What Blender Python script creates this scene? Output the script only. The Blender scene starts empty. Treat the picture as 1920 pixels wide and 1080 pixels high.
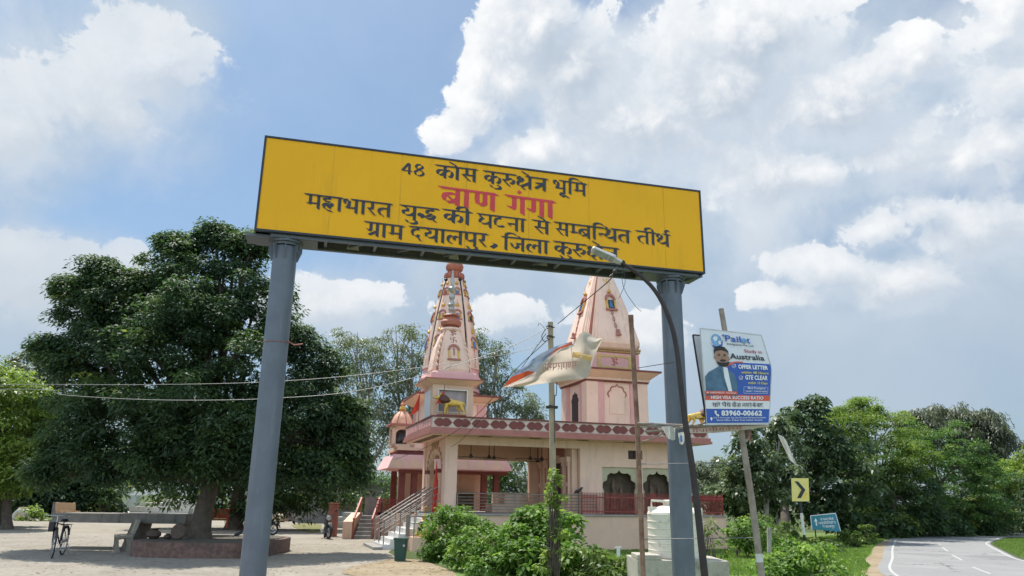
import bpy, bmesh, math, random
import numpy as np
from mathutils import Vector, Matrix
random.seed(7); RNG = np.random.default_rng(7)
SC = bpy.context.scene
COL = SC.collection
R = math.radians
# ------------------------------------------------------------------ camera
FPX, CAMH, PITCH, ROLL = 1400.0, 1.85, math.atan(395/1400), R(0.8)
def _basis():
    U = Vector((0, -math.sin(PITCH), math.cos(PITCH))); Fw = Vector((0, math.cos(PITCH), math.sin(PITCH))); X = Vector((1, 0, 0))
    c, s = math.cos(ROLL), math.sin(ROLL)
    return c*X + s*U, c*U - s*X, Fw
CR, CU, CF = _basis()
cam_d = bpy.data.cameras.new('camera'); cam = bpy.data.objects.new('camera', cam_d); COL.objects.link(cam)
cam.matrix_world = Matrix(((CR.x, CU.x, -CF.x, 0), (CR.y, CU.y, -CF.y, 0), (CR.z, CU.z, -CF.z, CAMH), (0, 0, 0, 1)))
cam_d.sensor_width = 36; cam_d.lens = FPX/1920*36; cam_d.clip_end = 3000; cam_d.clip_start = 0.05
SC.camera = cam
# ------------------------------------------------------------------ exposure
SC.view_settings.view_transform = 'Standard'; SC.view_settings.look = 'None'
SC.view_settings.exposure = 0.34; SC.view_settings.gamma = 1.0
SC.cycles.max_bounces = 6; SC.cycles.diffuse_bounces = 4; SC.cycles.glossy_bounces = 2; SC.cycles.transmission_bounces = 4; SC.cycles.transparent_max_bounces = 4
SC.cycles.use_adaptive_sampling = True; SC.cycles.adaptive_threshold = 0.02; SC.cycles.use_denoising = True
# ------------------------------------------------------------------ sun and sky
SUN_EL, SUN_AZ = R(63), R(-35)          # high, ahead of the viewer and a little to the left
SUN_V = Vector((math.sin(SUN_AZ)*math.cos(SUN_EL), math.cos(SUN_AZ)*math.cos(SUN_EL), math.sin(SUN_EL)))
sl = bpy.data.lights.new('sun', 'SUN'); sl.energy = 4.8; sl.angle = R(0.55); sl.color = (1.0, 0.955, 0.88)
so = bpy.data.objects.new('sun', sl); COL.objects.link(so); so.rotation_euler = SUN_V.to_track_quat('Z', 'Y').to_euler(); so.location = (0, 0, 60)

# pixel measurements of the photograph turned into points of the place
def ray(px, py):
    return CF + (px-960)/FPX*CR + (540-py)/FPX*CU
def G(px, py, z=0.0):
    d = ray(px, py); t = (z-CAMH)/d.z
    return Vector((d.x*t, d.y*t, z))
def A(px, py, Y):
    d = ray(px, py); t = Y/d.y
    return Vector((d.x*t, Y, CAMH+d.z*t))

class NT:
    """small node-tree helper"""
    def __init__(s, nt): s.nt = nt; s.n = nt.nodes; s.l = nt.links
    def set(s, sock, v):
        if isinstance(v, bpy.types.NodeSocket): s.l.new(v, sock)
        else: sock.default_value = v
    def math(s, op, a, b=0.0, c=None, clamp=False):
        n = s.n.new('ShaderNodeMath'); n.operation = op; n.use_clamp = clamp
        s.set(n.inputs[0], a); s.set(n.inputs[1], b)
        if c is not None: s.set(n.inputs[2], c)
        return n.outputs[0]
    def vmath(s, op, a, b=None, out=0):
        n = s.n.new('ShaderNodeVectorMath'); n.operation = op; s.set(n.inputs[0], a)
        if b is not None: s.set(n.inputs[1], b)
        return n.outputs[out]
    def noise(s, vec, scale, detail=4, rough=0.55, dist=0.0, col=False):
        n = s.n.new('ShaderNodeTexNoise'); s.set(n.inputs['Vector'], vec); n.inputs['Scale'].default_value = scale
        n.inputs['Detail'].default_value = detail; n.inputs['Roughness'].default_value = rough; n.inputs['Distortion'].default_value = dist
        return n.outputs[1 if col else 0]
    def smooth(s, v, a, b, lo=0.0, hi=1.0):
        n = s.n.new('ShaderNodeMapRange'); n.interpolation_type = 'SMOOTHSTEP'; s.set(n.inputs[0], v)
        n.inputs[1].default_value = a; n.inputs[2].default_value = b; n.inputs[3].default_value = lo; n.inputs[4].default_value = hi
        return n.outputs[0]
    def lin(s, v, a, b, lo=0.0, hi=1.0):
        n = s.n.new('ShaderNodeMapRange'); s.set(n.inputs[0], v)
        n.inputs[1].default_value = a; n.inputs[2].default_value = b; n.inputs[3].default_value = lo; n.inputs[4].default_value = hi
        return n.outputs[0]
    def mix(s, f, a, b, mode='MIX'):
        n = s.n.new('ShaderNodeMix'); n.data_type = 'RGBA'; n.blend_type = mode
        s.set(n.inputs[0], f)
        for k, v in ((6, a), (7, b)):
            if isinstance(v, tuple) and len(v) == 3: v = v+(1,)
            s.set(n.inputs[k], v)
        return n.outputs[2]

def build_world():
    w = bpy.data.worlds.new('World'); SC.world = w; w.use_nodes = True
    w.node_tree.nodes.clear(); t = NT(w.node_tree)
    out = t.n.new('ShaderNodeOutputWorld')
    sky = t.n.new('ShaderNodeTexSky'); sky.sky_type = 'NISHITA'; sky.sun_disc = False
    sky.sun_elevation = SUN_EL; sky.sun_rotation = SUN_AZ; sky.dust_density = 1.6; sky.air_density = 1.0
    tc = t.n.new('ShaderNodeTexCoord'); d = tc.outputs['Generated']
    def st(px, py):
        r = ray(px, py).normalized(); return r.x/(1+r.y), r.z/(1+r.y)
    def flatten(q, vec):
        sp = q.n.new('ShaderNodeSeparateXYZ'); q.set(sp.inputs[0], vec)
        den = q.math('MAXIMUM', q.math('ADD', sp.outputs[1], 1.0), 0.08)
        cb = q.n.new('ShaderNodeCombineXYZ'); q.set(cb.inputs[0], q.math('DIVIDE', sp.outputs[0], den)); q.set(cb.inputs[1], q.math('DIVIDE', sp.outputs[2], den))
        return cb.outputs[0], sp
    def masses(q, uv, blobs, k):
        M = None
        for (px, py, rx, ry) in blobs:      # cloud masses of the sky: centre, half width, half height
            x, y = st(px, py); x1, _ = st(px+rx, py); _, y1 = st(px, py-ry)
            v = q.n.new('ShaderNodeVectorMath'); v.operation = 'MULTIPLY_ADD'; sx, sy = 1/abs(x1-x), 1/abs(y1-y)
            q.set(v.inputs[0], uv); v.inputs[1].default_value = (sx, sy, 0); v.inputs[2].default_value = (-x*sx, -y*sy, 0)
            f = q.math('SUBTRACT', 1.0, q.vmath('LENGTH', v.outputs[0], out=1))
            M = f if M is None else q.math('SMOOTH_MAX', M, f, k)
        return q.math('MAXIMUM', M, -1.0)
    g = bpy.data.node_groups.new('cloud_density', 'ShaderNodeTree')
    g.interface.new_socket('Dir', in_out='INPUT', socket_type='NodeSocketVector')
    g.interface.new_socket('Density', in_out='OUTPUT', socket_type='NodeSocketFloat')
    q = NT(g); gi = q.n.new('NodeGroupInput'); go = q.n.new('NodeGroupOutput')
    uv, sp = flatten(q, gi.outputs[0])
    M = masses(q, uv, CUMULUS, 0.2)
    back = q.smooth(sp.outputs[1], 0.25, -0.1, 0.0, 0.9)
    f1 = q.noise(gi.outputs[0], 5.5, 5, 0.55, 0.25); f2 = q.noise(gi.outputs[0], 19.0, 5, 0.6, 0.3)
    bil = q.math('ABSOLUTE', q.math('SUBTRACT', f2, 0.5))
    dn = q.math('ADD', q.math('MULTIPLY', q.math('SUBTRACT', f1, 0.5), 3.0), q.math('MULTIPLY', bil, -1.7))
    dn = q.math('ADD', dn, q.math('MULTIPLY', q.math('ADD', M, back), 1.15))
    q.set(go.inputs[0], q.math('ADD', dn, 0.16))
    def dens(vec):
        n = t.n.new('ShaderNodeGroup'); n.node_tree = g; t.set(n.inputs[0], vec); return n.outputs[0]
    d0 = dens(d); d1 = dens(t.vmath('ADD', d, tuple((CR*(-0.020)+CU*0.026)[:])))
    diff = t.math('SUBTRACT', d0, d1)
    lit = t.smooth(diff, -0.30, 1.05)
    cover = t.math('DIVIDE', d0, t.math('MAXIMUM', t.lin(diff, 0.35, -0.25, 0.16, 1.15), 0.16), clamp=True)
    cover = t.smooth(cover, 0.0, 1.0)
    thick = t.smooth(d0, 0.15, 1.3)
    shade = t.mix(thick, (0.70, 0.76, 0.83), (0.49, 0.57, 0.67))
    cl = t.mix(lit, shade, (0.95, 0.955, 0.96))
    # broad soft cloud sheets
    uvm, spm = flatten(t, d)
    n2 = t.noise(d, 3.6, 7, 0.58, 0.4)
    S = t.math('ADD', masses(t, uvm, SHEETS, 0.3), t.math('MULTIPLY', t.math('SUBTRACT', n2, 0.5), 2.4))
    S = t.math('ADD', S, t.smooth(spm.outputs[1], 0.25, -0.1, 0.0, 0.8))
    low = t.smooth(spm.outputs[2], 0.50, 0.02, 0.0, 0.42)
    vm = t.math('MAXIMUM', t.smooth(S, -0.45, 0.55, 0.12, 0.93), low)
    skyc = t.vmath('MULTIPLY', sky.outputs[0], (0.080, 0.102, 0.114))
    veil = t.mix(t.smooth(t.noise(d, 6.0, 7, 0.62, 0.3), 0.32, 0.68), (0.46, 0.57, 0.70), (0.71, 0.765, 0.82))
    veil = t.mix(t.smooth(spm.outputs[2], 0.42, 0.10), veil, t.mix(t.noise(d, 3.0, 4, 0.5), (0.35, 0.45, 0.58), (0.54, 0.63, 0.72)))
    base = t.mix(vm, skyc, veil)
    # distant and left hand clouds are seen through haze
    spx = t.n.new('ShaderNodeSeparateXYZ'); t.set(spx.inputs[0], d)
    hz = t.math('ADD', t.smooth(spx.outputs[2], 0.44, 0.12, 0.0, 0.42), t.smooth(spx.outputs[0], -0.15, -0.45, 0.0, 0.55), clamp=True)
    colr = t.mix(cover, base, t.mix(hz, cl, t.mix(0.5, base, (0.66, 0.70, 0.74))))
    # unseen sky behind the camera, brightened and warmed as added fill for shaded fronts
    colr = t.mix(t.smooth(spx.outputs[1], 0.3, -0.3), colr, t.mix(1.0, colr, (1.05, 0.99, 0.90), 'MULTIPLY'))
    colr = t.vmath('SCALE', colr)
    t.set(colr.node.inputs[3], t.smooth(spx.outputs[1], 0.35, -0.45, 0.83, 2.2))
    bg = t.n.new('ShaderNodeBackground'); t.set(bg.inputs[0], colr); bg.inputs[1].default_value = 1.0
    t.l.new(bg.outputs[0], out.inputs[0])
CUMULUS = [(1010, 50, 105, 120), (950, 160, 90, 85), (905, 215, 85, 70), (850, 262, 75, 50), (1080, 130, 140, 150), (1190, 230, 230, 140), (1000, 280, 150, 70), (1330, 180, 220, 160),
           (1800, 300, 90, 75), (1880, 270, 120, 110), (1730, 390, 95, 65), (1640, 430, 110, 65), (1540, 500, 130, 55), (1450, 560, 110, 40), (1820, 430, 180, 100), (1700, 520, 160, 60), (1500, 330, 220, 100),
           (290, 120, 150, 120), (150, 200, 200, 130), (30, 250, 160, 140), (250, 480, 70, 42), (620, 580, 150, 60), (1225, 640, 110, 65), (960, 600, 170, 60), (90, 520, 170, 90), (1720, 110, 110, 70), (1890, 40, 110, 110), (1420, 60, 170, 90), (1560, 220, 260, 130), (1680, 300, 170, 90), (1880, 160, 130, 120)]
SHEETS = [(1350, 130, 380, 240), (1280, 380, 420, 200), (1600, 260, 330, 190), (1880, 90, 150, 130), (1750, 560, 420, 150), (1050, 560, 480, 140), (120, 190, 300, 220), (80, 560, 320, 150), (640, 580, 220, 90), (1500, 700, 500, 130), (300, 40, 150, 80)]
build_world()

# ------------------------------------------------------------------ mesh helpers
class MB:
    """collects faces; T maps local coordinates to the world"""
    def __init__(s, T=None): s.v = []; s.f = []; s.m = []; s.T = T; s.mi = 0
    def add(s, vs, fs):
        b = len(s.v)
        s.v += [tuple(s.T(*p)) if s.T else tuple(p) for p in vs]
        s.f += [tuple(b+i for i in f) for f in fs]; s.m += [s.mi]*len(fs); return s
    def box(s, x0, y0, z0, x1, y1, z1, ch=0.0):
        vs = [(x0, y0, z0), (x1, y0, z0), (x1, y1, z0), (x0, y1, z0), (x0, y0, z1), (x1, y0, z1), (x1, y1, z1), (x0, y1, z1)]
        return s.add(vs, [(0, 3, 2, 1), (4, 5, 6, 7), (0, 1, 5, 4), (1, 2, 6, 5), (2, 3, 7, 6), (3, 0, 4, 7)])
    def ext(s, poly, f0, f1):
        n = len(poly)
        return s.add([f0(*p) for p in poly]+[f1(*p) for p in poly], [tuple(range(n))[::-1], tuple(range(n, 2*n))]+[(i, (i+1) % n, n+(i+1) % n, n+i) for i in range(n)])
    def extv(s, poly, y0, y1):              # polygon in (x,z), swept in y
        return s.ext(poly, lambda x, z: (x, y0, z), lambda x, z: (x, y1, z))
    def extu(s, poly, x0, x1):              # polygon in (y,z), swept in x
        return s.ext(poly, lambda y, z: (x0, y, z), lambda y, z: (x1, y, z))
    def extz(s, poly, z0, z1):
        return s.ext(poly, lambda x, y: (x, y, z0), lambda x, y: (x, y, z1))
    def lathe(s, c, prof, n=16, ph=0.0, sx=1.0, sy=1.0):
        vs = []; k = len(prof)
        for (r, z) in prof:
            for i in range(n):
                a = ph+2*math.pi*i/n; vs.append((c[0]+sx*r*math.cos(a), c[1]+sy*r*math.sin(a), c[2]+z))
        fs = [(j*n+i, j*n+(i+1) % n, (j+1)*n+(i+1) % n, (j+1)*n+i) for j in range(k-1) for i in range(n)]
        fs += [tuple(range(n))[::-1], tuple(range((k-1)*n, k*n))]
        return s.add(vs, fs)
    def tube(s, path, rad, n=8, cap=True):
        path = [Vector(p) for p in path]; k = len(path)
        if not isinstance(rad, (list, tuple)): rad = [rad]*k
        vs = []; ref = None
        for i in range(k):
            t = (path[min(i+1, k-1)]-path[max(i-1, 0)]).normalized()
            if ref is None: ref = Vector((0, 0, 1)) if abs(t.z) < 0.9 else Vector((1, 0, 0))
            x = ref-t*ref.dot(t)
            if x.length < 1e-5: x = t.orthogonal()
            x.normalize(); y = t.cross(x); ref = x
            for j in range(n):
                a = 2*math.pi*j/n; vs.append(path[i]+(x*math.cos(a)+y*math.sin(a))*rad[i])
        fs = [(j*n+i, j*n+(i+1) % n, (j+1)*n+(i+1) % n, (j+1)*n+i) for j in range(k-1) for i in range(n)]
        if cap: fs += [tuple(range(n))[::-1], tuple(range((k-1)*n, k*n))]
        return s.add(vs, fs)
    def ell(s, c, r, n=12, m=8, rot=None):
        vs = []; fs = []
        for j in range(m+1):
            b = -math.pi/2+math.pi*j/m
            for i in range(n):
                a = 2*math.pi*i/n; p = Vector((r[0]*math.cos(b)*math.cos(a), r[1]*math.cos(b)*math.sin(a), r[2]*math.sin(b)))
                if rot: p = rot @ p
                vs.append((c[0]+p.x, c[1]+p.y, c[2]+p.z))
        fs = [(j*n+i, j*n+(i+1) % n, (j+1)*n+(i+1) % n, (j+1)*n+i) for j in range(m) for i in range(n)]
        return s.add(vs, fs)
    def bar(s, a, b, w, h=None):            # square bar from a to b
        h = w if h is None else h
        a = Vector(a); b = Vector(b); t = (b-a).normalized(); up = Vector((0, 0, 1)) if abs(t.z) < 0.95 else Vector((0, 1, 0))
        x = t.cross(up).normalized()*w/2; y = x.cross(t).normalized()*h/2
        vs = [a-x-y, a+x-y, a+x+y, a-x+y, b-x-y, b+x-y, b+x+y, b-x+y]
        return s.add(vs, [(0, 1, 2, 3), (7, 6, 5, 4), (0, 4, 5, 1), (1, 5, 6, 2), (2, 6, 7, 3), (3, 7, 4, 0)])
def wloc(o):
    v = Vector((0, 0, 0))
    while o is not None: v += Vector(o.location); o = o.parent
    return v
def obj(name, mb, mats, parent=None, smooth=False, world=True, bevel=0.0, loc=None):
    me = bpy.data.meshes.new(name)
    off = wloc(parent) if (parent is not None and world) else Vector((0, 0, 0))
    o = bpy.data.objects.new(name, me)
    if loc is not None: o.location = Vector(loc)-off; off = Vector(loc)
    vs = [(p[0]-off.x, p[1]-off.y, p[2]-off.z) for p in mb.v]
    me.from_pydata(vs, [], mb.f)
    if not isinstance(mats, (list, tuple)): mats = [mats]
    for m in mats: me.materials.append(m)
    if len(mats) > 1: me.polygons.foreach_set('material_index', mb.m)
    bm = bmesh.new(); bm.from_mesh(me); bmesh.ops.recalc_face_normals(bm, faces=bm.faces); bm.to_mesh(me); bm.free()
    if smooth:
        me.polygons.foreach_set('use_smooth', [True]*len(me.polygons)); 
        try: me.set_sharp_from_angle(angle=R(38))
        except Exception: pass
    COL.objects.link(o); o.parent = parent
    if bevel:
        b = o.modifiers.new('bevel', 'BEVEL'); b.width = bevel; b.segments = 2; b.limit_method = 'ANGLE'
    return o
def tag(o, label, cat, group=None):
    o['label'] = label; o['category'] = cat
    if group: o['group'] = group
    return o
def thing(name, label, cat, loc=(0, 0, 0), group=None):
    o = bpy.data.objects.new(name, None); COL.objects.link(o); o.location = loc; o.empty_display_size = 0.2
    return tag(o, label, cat, group)
def struct(name, mb, mats, **k):
    o = obj(name, mb, mats, **k); o['kind'] = 'structure'; return o
def copy_tree(o, parent=None):
    c = o.copy(); COL.objects.link(c); c.parent = parent
    for ch in list(o.children): copy_tree(ch, c)
    return c
def smooth_path(pts, k=8):
    pts = [Vector(p) for p in pts]; n = len(pts); out = []
    for i in range(n-1):
        p0, p1, p2, p3 = pts[max(i-1, 0)], pts[i], pts[i+1], pts[min(i+2, n-1)]
        for j in range(k):
            t = j/k
            out.append(0.5*((2*p1)+(p2-p0)*t+(2*p0-5*p1+4*p2-p3)*t*t+(3*p1-p0-3*p2+p3)*t*t*t))
    out.append(pts[-1]); return out
def skin_mesh(verts, edges, radii, sub=2):
    me = bpy.data.meshes.new('tmp'); me.from_pydata(verts, edges, []); o = bpy.data.objects.new('tmp', me); COL.objects.link(o)
    m = o.modifiers.new('skin', 'SKIN'); 
    if not me.skin_vertices: 
        bm = bmesh.new(); bm.from_mesh(me); bm.verts.layers.skin.verify(); bm.to_mesh(me); bm.free()
    for i, r in enumerate(radii):
        r = r if isinstance(r, tuple) else (r, r)
        me.skin_vertices[0].data[i].radius = r
    me.skin_vertices[0].data[0].use_root = True
    s = o.modifiers.new('sub', 'SUBSURF'); s.levels = sub; s.render_levels = sub
    dg = bpy.context.evaluated_depsgraph_get(); ev = o.evaluated_get(dg); em = ev.to_mesh()
    vs = [tuple(v.co) for v in em.vertices]; fs = [tuple(p.vertices) for p in em.polygons]
    ev.to_mesh_clear(); bpy.data.objects.remove(o); bpy.data.meshes.remove(me)
    return vs, fs
# ------------------------------------------------------------------ materials
MATS = {}
def mat(name, c, rough=0.6, var=0.12, scale=6.0, c2=None, bump=0.0, metal=0.0, stain=None, stain_amt=0.5, stain_scale=1.5, streak=False, spec=0.5, bscale=None):
    if name in MATS: return MATS[name]
    m = bpy.data.materials.new(name); m.use_nodes = True; t = NT(m.node_tree); b = t.n['Principled BSDF']
    tc = t.n.new('ShaderNodeTexCoord'); v = tc.outputs['Object']
    n1 = t.noise(v, scale, 6, 0.6)
    a = tuple(x*(1-var) for x in c); z = tuple(min(1, x*(1+var)) for x in c) if c2 is None else c2
    col = t.mix(t.smooth(n1, 0.3, 0.7), a, z)
    if stain is not None:
        sv = v
        if streak:
            mp = t.n.new('ShaderNodeMapping'); t.set(mp.inputs[0], v); mp.inputs['Scale'].default_value = (3.0, 3.0, 0.35); sv = mp.outputs[0]
        n2 = t.noise(sv, stain_scale, 8, 0.68)
        col = t.mix(t.smooth(n2, 0.52, 0.74, 0, stain_amt), col, stain)
    t.set(b.inputs['Base Color'], col)
    b.inputs['Roughness'].default_value = rough; b.inputs['Metallic'].default_value = metal
    b.inputs['Specular IOR Level'].default_value = spec
    if bump:
        bp = t.n.new('ShaderNodeBump'); bp.inputs['Strength'].default_value = bump; bp.inputs['Distance'].default_value = 0.02
        t.set(bp.inputs['Height'], t.noise(v, bscale or scale*4, 6, 0.65)); t.l.new(bp.outputs[0], b.inputs['Normal'])
    MATS[name] = m; return m
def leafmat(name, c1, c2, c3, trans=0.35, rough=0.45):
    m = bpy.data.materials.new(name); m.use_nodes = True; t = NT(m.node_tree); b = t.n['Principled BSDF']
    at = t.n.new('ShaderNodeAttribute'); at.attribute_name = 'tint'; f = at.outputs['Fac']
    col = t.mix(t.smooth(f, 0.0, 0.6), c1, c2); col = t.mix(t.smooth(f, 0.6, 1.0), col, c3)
    t.set(b.inputs['Base Color'], col); b.inputs['Roughness'].default_value = rough; b.inputs['Specular IOR Level'].default_value = 0.35
    tr = t.n.new('ShaderNodeBsdfTranslucent'); t.set(tr.inputs[0], t.mix(0.5, col, t.mix(1.0, col, (1.0, 1.25, 0.35), 'MULTIPLY')))
    mx = t.n.new('ShaderNodeMixShader'); mx.inputs[0].default_value = trans
    t.l.new(b.outputs[0], mx.inputs[1]); t.l.new(tr.outputs[0], mx.inputs[2]); t.l.new(mx.outputs[0], t.n['Material Output'].inputs[0])
    return m
def flat(name, c, rough=0.5): return mat(name, c, rough, 0.04, 3.0)
# ------------------------------------------------------------------ ground, road, lawn
def sheet(name, pts, z, m, sub=0):
    mb = MB(); mb.add([(p[0], p[1], z) for p in pts], [tuple(range(len(pts)))]); return struct(name, mb, m)
def ground_mat(name, cols, scales, bump=0.3, rough=0.95, tiles=None):
    m = bpy.data.materials.new(name); m.use_nodes = True; t = NT(m.node_tree); b = t.n['Principled BSDF']
    tc = t.n.new('ShaderNodeTexCoord'); v = tc.outputs['Object']
    col = t.mix(t.smooth(t.noise(v, scales[0], 8, 0.65), 0.38, 0.64), cols[0], cols[1])
    col = t.mix(t.smooth(t.noise(v, scales[1], 8, 0.7), 0.55, 0.7), col, cols[2])
    col = t.mix(t.math('MULTIPLY', t.smooth(t.noise(v, scales[2], 6, 0.75), 0.42, 0.66), 0.5), col, cols[3])
    h = t.noise(v, scales[2]*2, 6, 0.7)
    if tiles:
        bk = t.n.new('ShaderNodeTexBrick'); mp = t.n.new('ShaderNodeMapping'); t.set(mp.inputs[0], v); mp.inputs['Rotation'].default_value = (0, 0, 0.35)
        t.set(bk.inputs['Vector'], t.vmath('ADD', mp.outputs[0], t.vmath('MULTIPLY', t.noise(v, 3.0, 3, col=True), (0.03, 0.03, 0))))
        bk.inputs['Scale'].default_value = tiles; bk.inputs['Mortar Size'].default_value = 0.016; bk.inputs['Mortar Smooth'].default_value = 0.6
        bk.inputs['Color1'].default_value = (1, 1, 1, 1); bk.inputs['Color2'].default_value = (0.88, 0.88, 0.87, 1); bk.inputs['Mortar'].default_value = (0.60, 0.57, 0.52, 1)
        col = t.mix(0.8, col, bk.outputs[0], 'MULTIPLY')
    if name == 'asphalt':
        vo = t.n.new('ShaderNodeTexVoronoi'); vo.feature = 'DISTANCE_TO_EDGE'; vo.inputs['Scale'].default_value = 0.42
        t.set(vo.inputs['Vector'], t.vmath('ADD', v, t.vmath('MULTIPLY', t.noise(v, 1.2, 5, 0.65, col=True), (1.6, 1.6, 0))))
        col = t.mix(t.math('MULTIPLY', t.smooth(vo.outputs[0], 0.022, 0.004), t.smooth(t.noise(v, 0.3, 3), 0.45, 0.6)), col, (0.07, 0.068, 0.065))
        col = t.mix(t.smooth(t.noise(v, 0.16, 2, 0.4), 0.60, 0.62, 0, 0.45), col, (0.15, 0.148, 0.145))
    t.set(b.inputs['Base Color'], col); b.inputs['Roughness'].default_value = rough; b.inputs['Specular IOR Level'].default_value = 0.25
    bp = t.n.new('ShaderNodeBump'); bp.inputs['Strength'].default_value = bump; bp.inputs['Distance'].default_value = 0.03
    t.set(bp.inputs['Height'], h); t.l.new(bp.outputs[0], b.inputs['Normal'])
    return m
GM = ground_mat('earth_and_grass', [(0.055, 0.085, 0.022), (0.075, 0.10, 0.028), (0.15, 0.13, 0.07), (0.05, 0.06, 0.02)], (0.12, 0.35, 2.0))
struct('ground', MB().add([(-700, -60, 0), (700, -60, 0), (700, 900, 0), (-700, 900, 0)], [(0, 1, 2, 3)]), GM)
PLZ = ground_mat('dusty_concrete', [(0.275, 0.242, 0.192), (0.325, 0.29, 0.238), (0.225, 0.19, 0.14), (0.18, 0.155, 0.12)], (0.35, 0.5, 3.0), 0.25)
sheet('plaza', [(-60, 4), (-1.0, 4), (-1.1, 15), G(800, 1076), G(765, 1056), G(728, 1036), (-4.4, 31), (-2.5, 44), (-1, 62), (-60, 62)], 0.004, PLZ)
PAV = ground_mat('plaza_pavers', [(0.285, 0.255, 0.208), (0.335, 0.30, 0.25), (0.21, 0.188, 0.155), (0.18, 0.16, 0.135)], (0.5, 0.9, 5.0), 0.3, tiles=1.6)
sheet('paved_yard', [(-60, 4), (-5.2, 4), G(515, 1079), G(505, 1056), G(505, 1046), (-9.5, 31), (-20, 36), (-60, 40)], 0.008, PAV)
DRT = ground_mat('dry_soil', [(0.27, 0.205, 0.13), (0.34, 0.27, 0.18), (0.17, 0.15, 0.065), (0.19, 0.15, 0.095)], (0.8, 1.2, 5.0), 0.5)
sheet('dirt_patch', [G(700, 1056), G(735, 1048), G(790, 1050), G(850, 1072), G(870, 1100), G(770, 1100), G(690, 1085), G(640, 1076), G(655, 1064)], 0.012, DRT)
sheet('dry_grass_patch', [G(545, 985), G(575, 980), G(603, 984), G(604, 998), G(580, 1000), G(556, 992)], 0.012, ground_mat('dry_grass', [(0.16, 0.16, 0.06), (0.22, 0.20, 0.09), (0.3, 0.26, 0.15), (0.1, 0.12, 0.04)], (0.6, 1.0, 6.0)))
LWN = ground_mat('lawn_soil', [(0.12, 0.18, 0.045), (0.16, 0.22, 0.06), (0.24, 0.21, 0.10), (0.09, 0.13, 0.04)], (0.25, 0.5, 4.0), 0.5)
sheet('lawn', [(-0.6, 10), (8.0, 10), (9.0, 16), G(1640, 1079), G(1640, 1040), G(1650, 1018), G(1690, 1004), (16, 52), (9.5, 40), (10, 33), (0, 29.6), (-2.2, 26), G(850, 1076)], 0.006, LWN)
_rs = smooth_path([Vector(p[:2]+(0,)) if isinstance(p, tuple) else p for p in ((8.0, 12), G(1626, 1079), G(1634, 1062), G(1622, 1050), G(1634, 1040), G(1637, 1030), G(1646, 1020), G(1660, 1013))], 6)
sheet('road_shoulder', [tuple(p[:2]) for p in _rs]+[tuple(p[:2]) for p in (G(1680, 1012), G(1672, 1030), G(1668, 1050), G(1675, 1079))]+[(9.4, 12)], 0.008, DRT)
ASP = ground_mat('asphalt', [(0.255, 0.252, 0.245), (0.295, 0.290, 0.28), (0.33, 0.32, 0.295), (0.17, 0.168, 0.165)], (0.25, 0.8, 25.0), 0.25, 0.85)
outer = [(6.4, 5), (8.5, 13.5), G(1657, 1079), G(1655, 1045), G(1663, 1020), G(1686, 1007), (30, 52), (38, 57), (60, 68)]
inner = [(15, 5), (16, 18), (17.4, 24), G(1922, 1051), G(1880, 1033), G(1862, 1024), G(1857, 1018.5), G(1872, 1012), G(1900, 1007), (33, 47), (42, 52), (60, 60)]
def curve2(pts, k=6): return smooth_path([(p[0], p[1], 0) for p in pts], k)
OC, IC = curve2(outer), curve2(inner)
n = min(len(OC), len(IC))
def resample(path, n):
    d = [0]
    for a, b in zip(path, path[1:]): d.append(d[-1]+(b-a).length)
    out = []; j = 0
    for i in range(n):
        x = d[-1]*i/(n-1)
        while j < len(d)-2 and d[j+1] < x: j += 1
        out.append(path[j].lerp(path[j+1], (x-d[j])/max(1e-6, d[j+1]-d[j])))
    return out
def strip(name, a, b, z, m):
    mb = MB(); k = len(a)
    mb.add([(p.x, p.y, z) for p in a]+[(p.x, p.y, z) for p in b], [(i, i+1, k+i+1, k+i) for i in range(k-1)]); return mb
OR, IR = resample(OC, 90), resample(IC, 90)
struct('road', strip('road', OR, IR, 0.010, ASP), ASP)
def offset(path, d):
    out = []
    for i, p in enumerate(path):
        t = (path[min(i+1, len(path)-1)]-path[max(i-1, 0)]).normalized(); out.append(p+Vector((t.y, -t.x, 0))*d)
    return out
WPT = mat('worn_road_paint', (0.41, 0.41, 0.395), 0.8, 0.1, 9.0, stain=(0.30, 0.295, 0.285), stain_amt=0.95, stain_scale=7.0)
mk = strip('m', offset(OR, 0.28), offset(OR, 0.36), 0.014, WPT)
e = strip('m', offset(IR, -0.12), offset(IR, -0.21), 0.014, WPT); mk.add(e.v, e.f)
dashes = [((1735, 1022), (1745, 1015)), ((1767, 1027), (1777, 1034)), ((1785, 1041), (1804, 1051)), ((1824, 1064), (1857, 1077)), ((1761, 1020), (1764, 1022)), ((1765, 1012), (1771, 1014))]
for a, b in dashes[1:]:
    p, q = G(*a), G(*b); t = (q-p).normalized()*0.0; s = Vector(((q-p).y, -(q-p).x, 0)).normalized()*0.042
    mk.add([(p+s)[:2]+(0.014,), (q+s)[:2]+(0.014,), (q-s)[:2]+(0.014,), (p-s)[:2]+(0.014,)], [(0, 1, 2, 3)])
struct('road_markings', mk, WPT)

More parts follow.
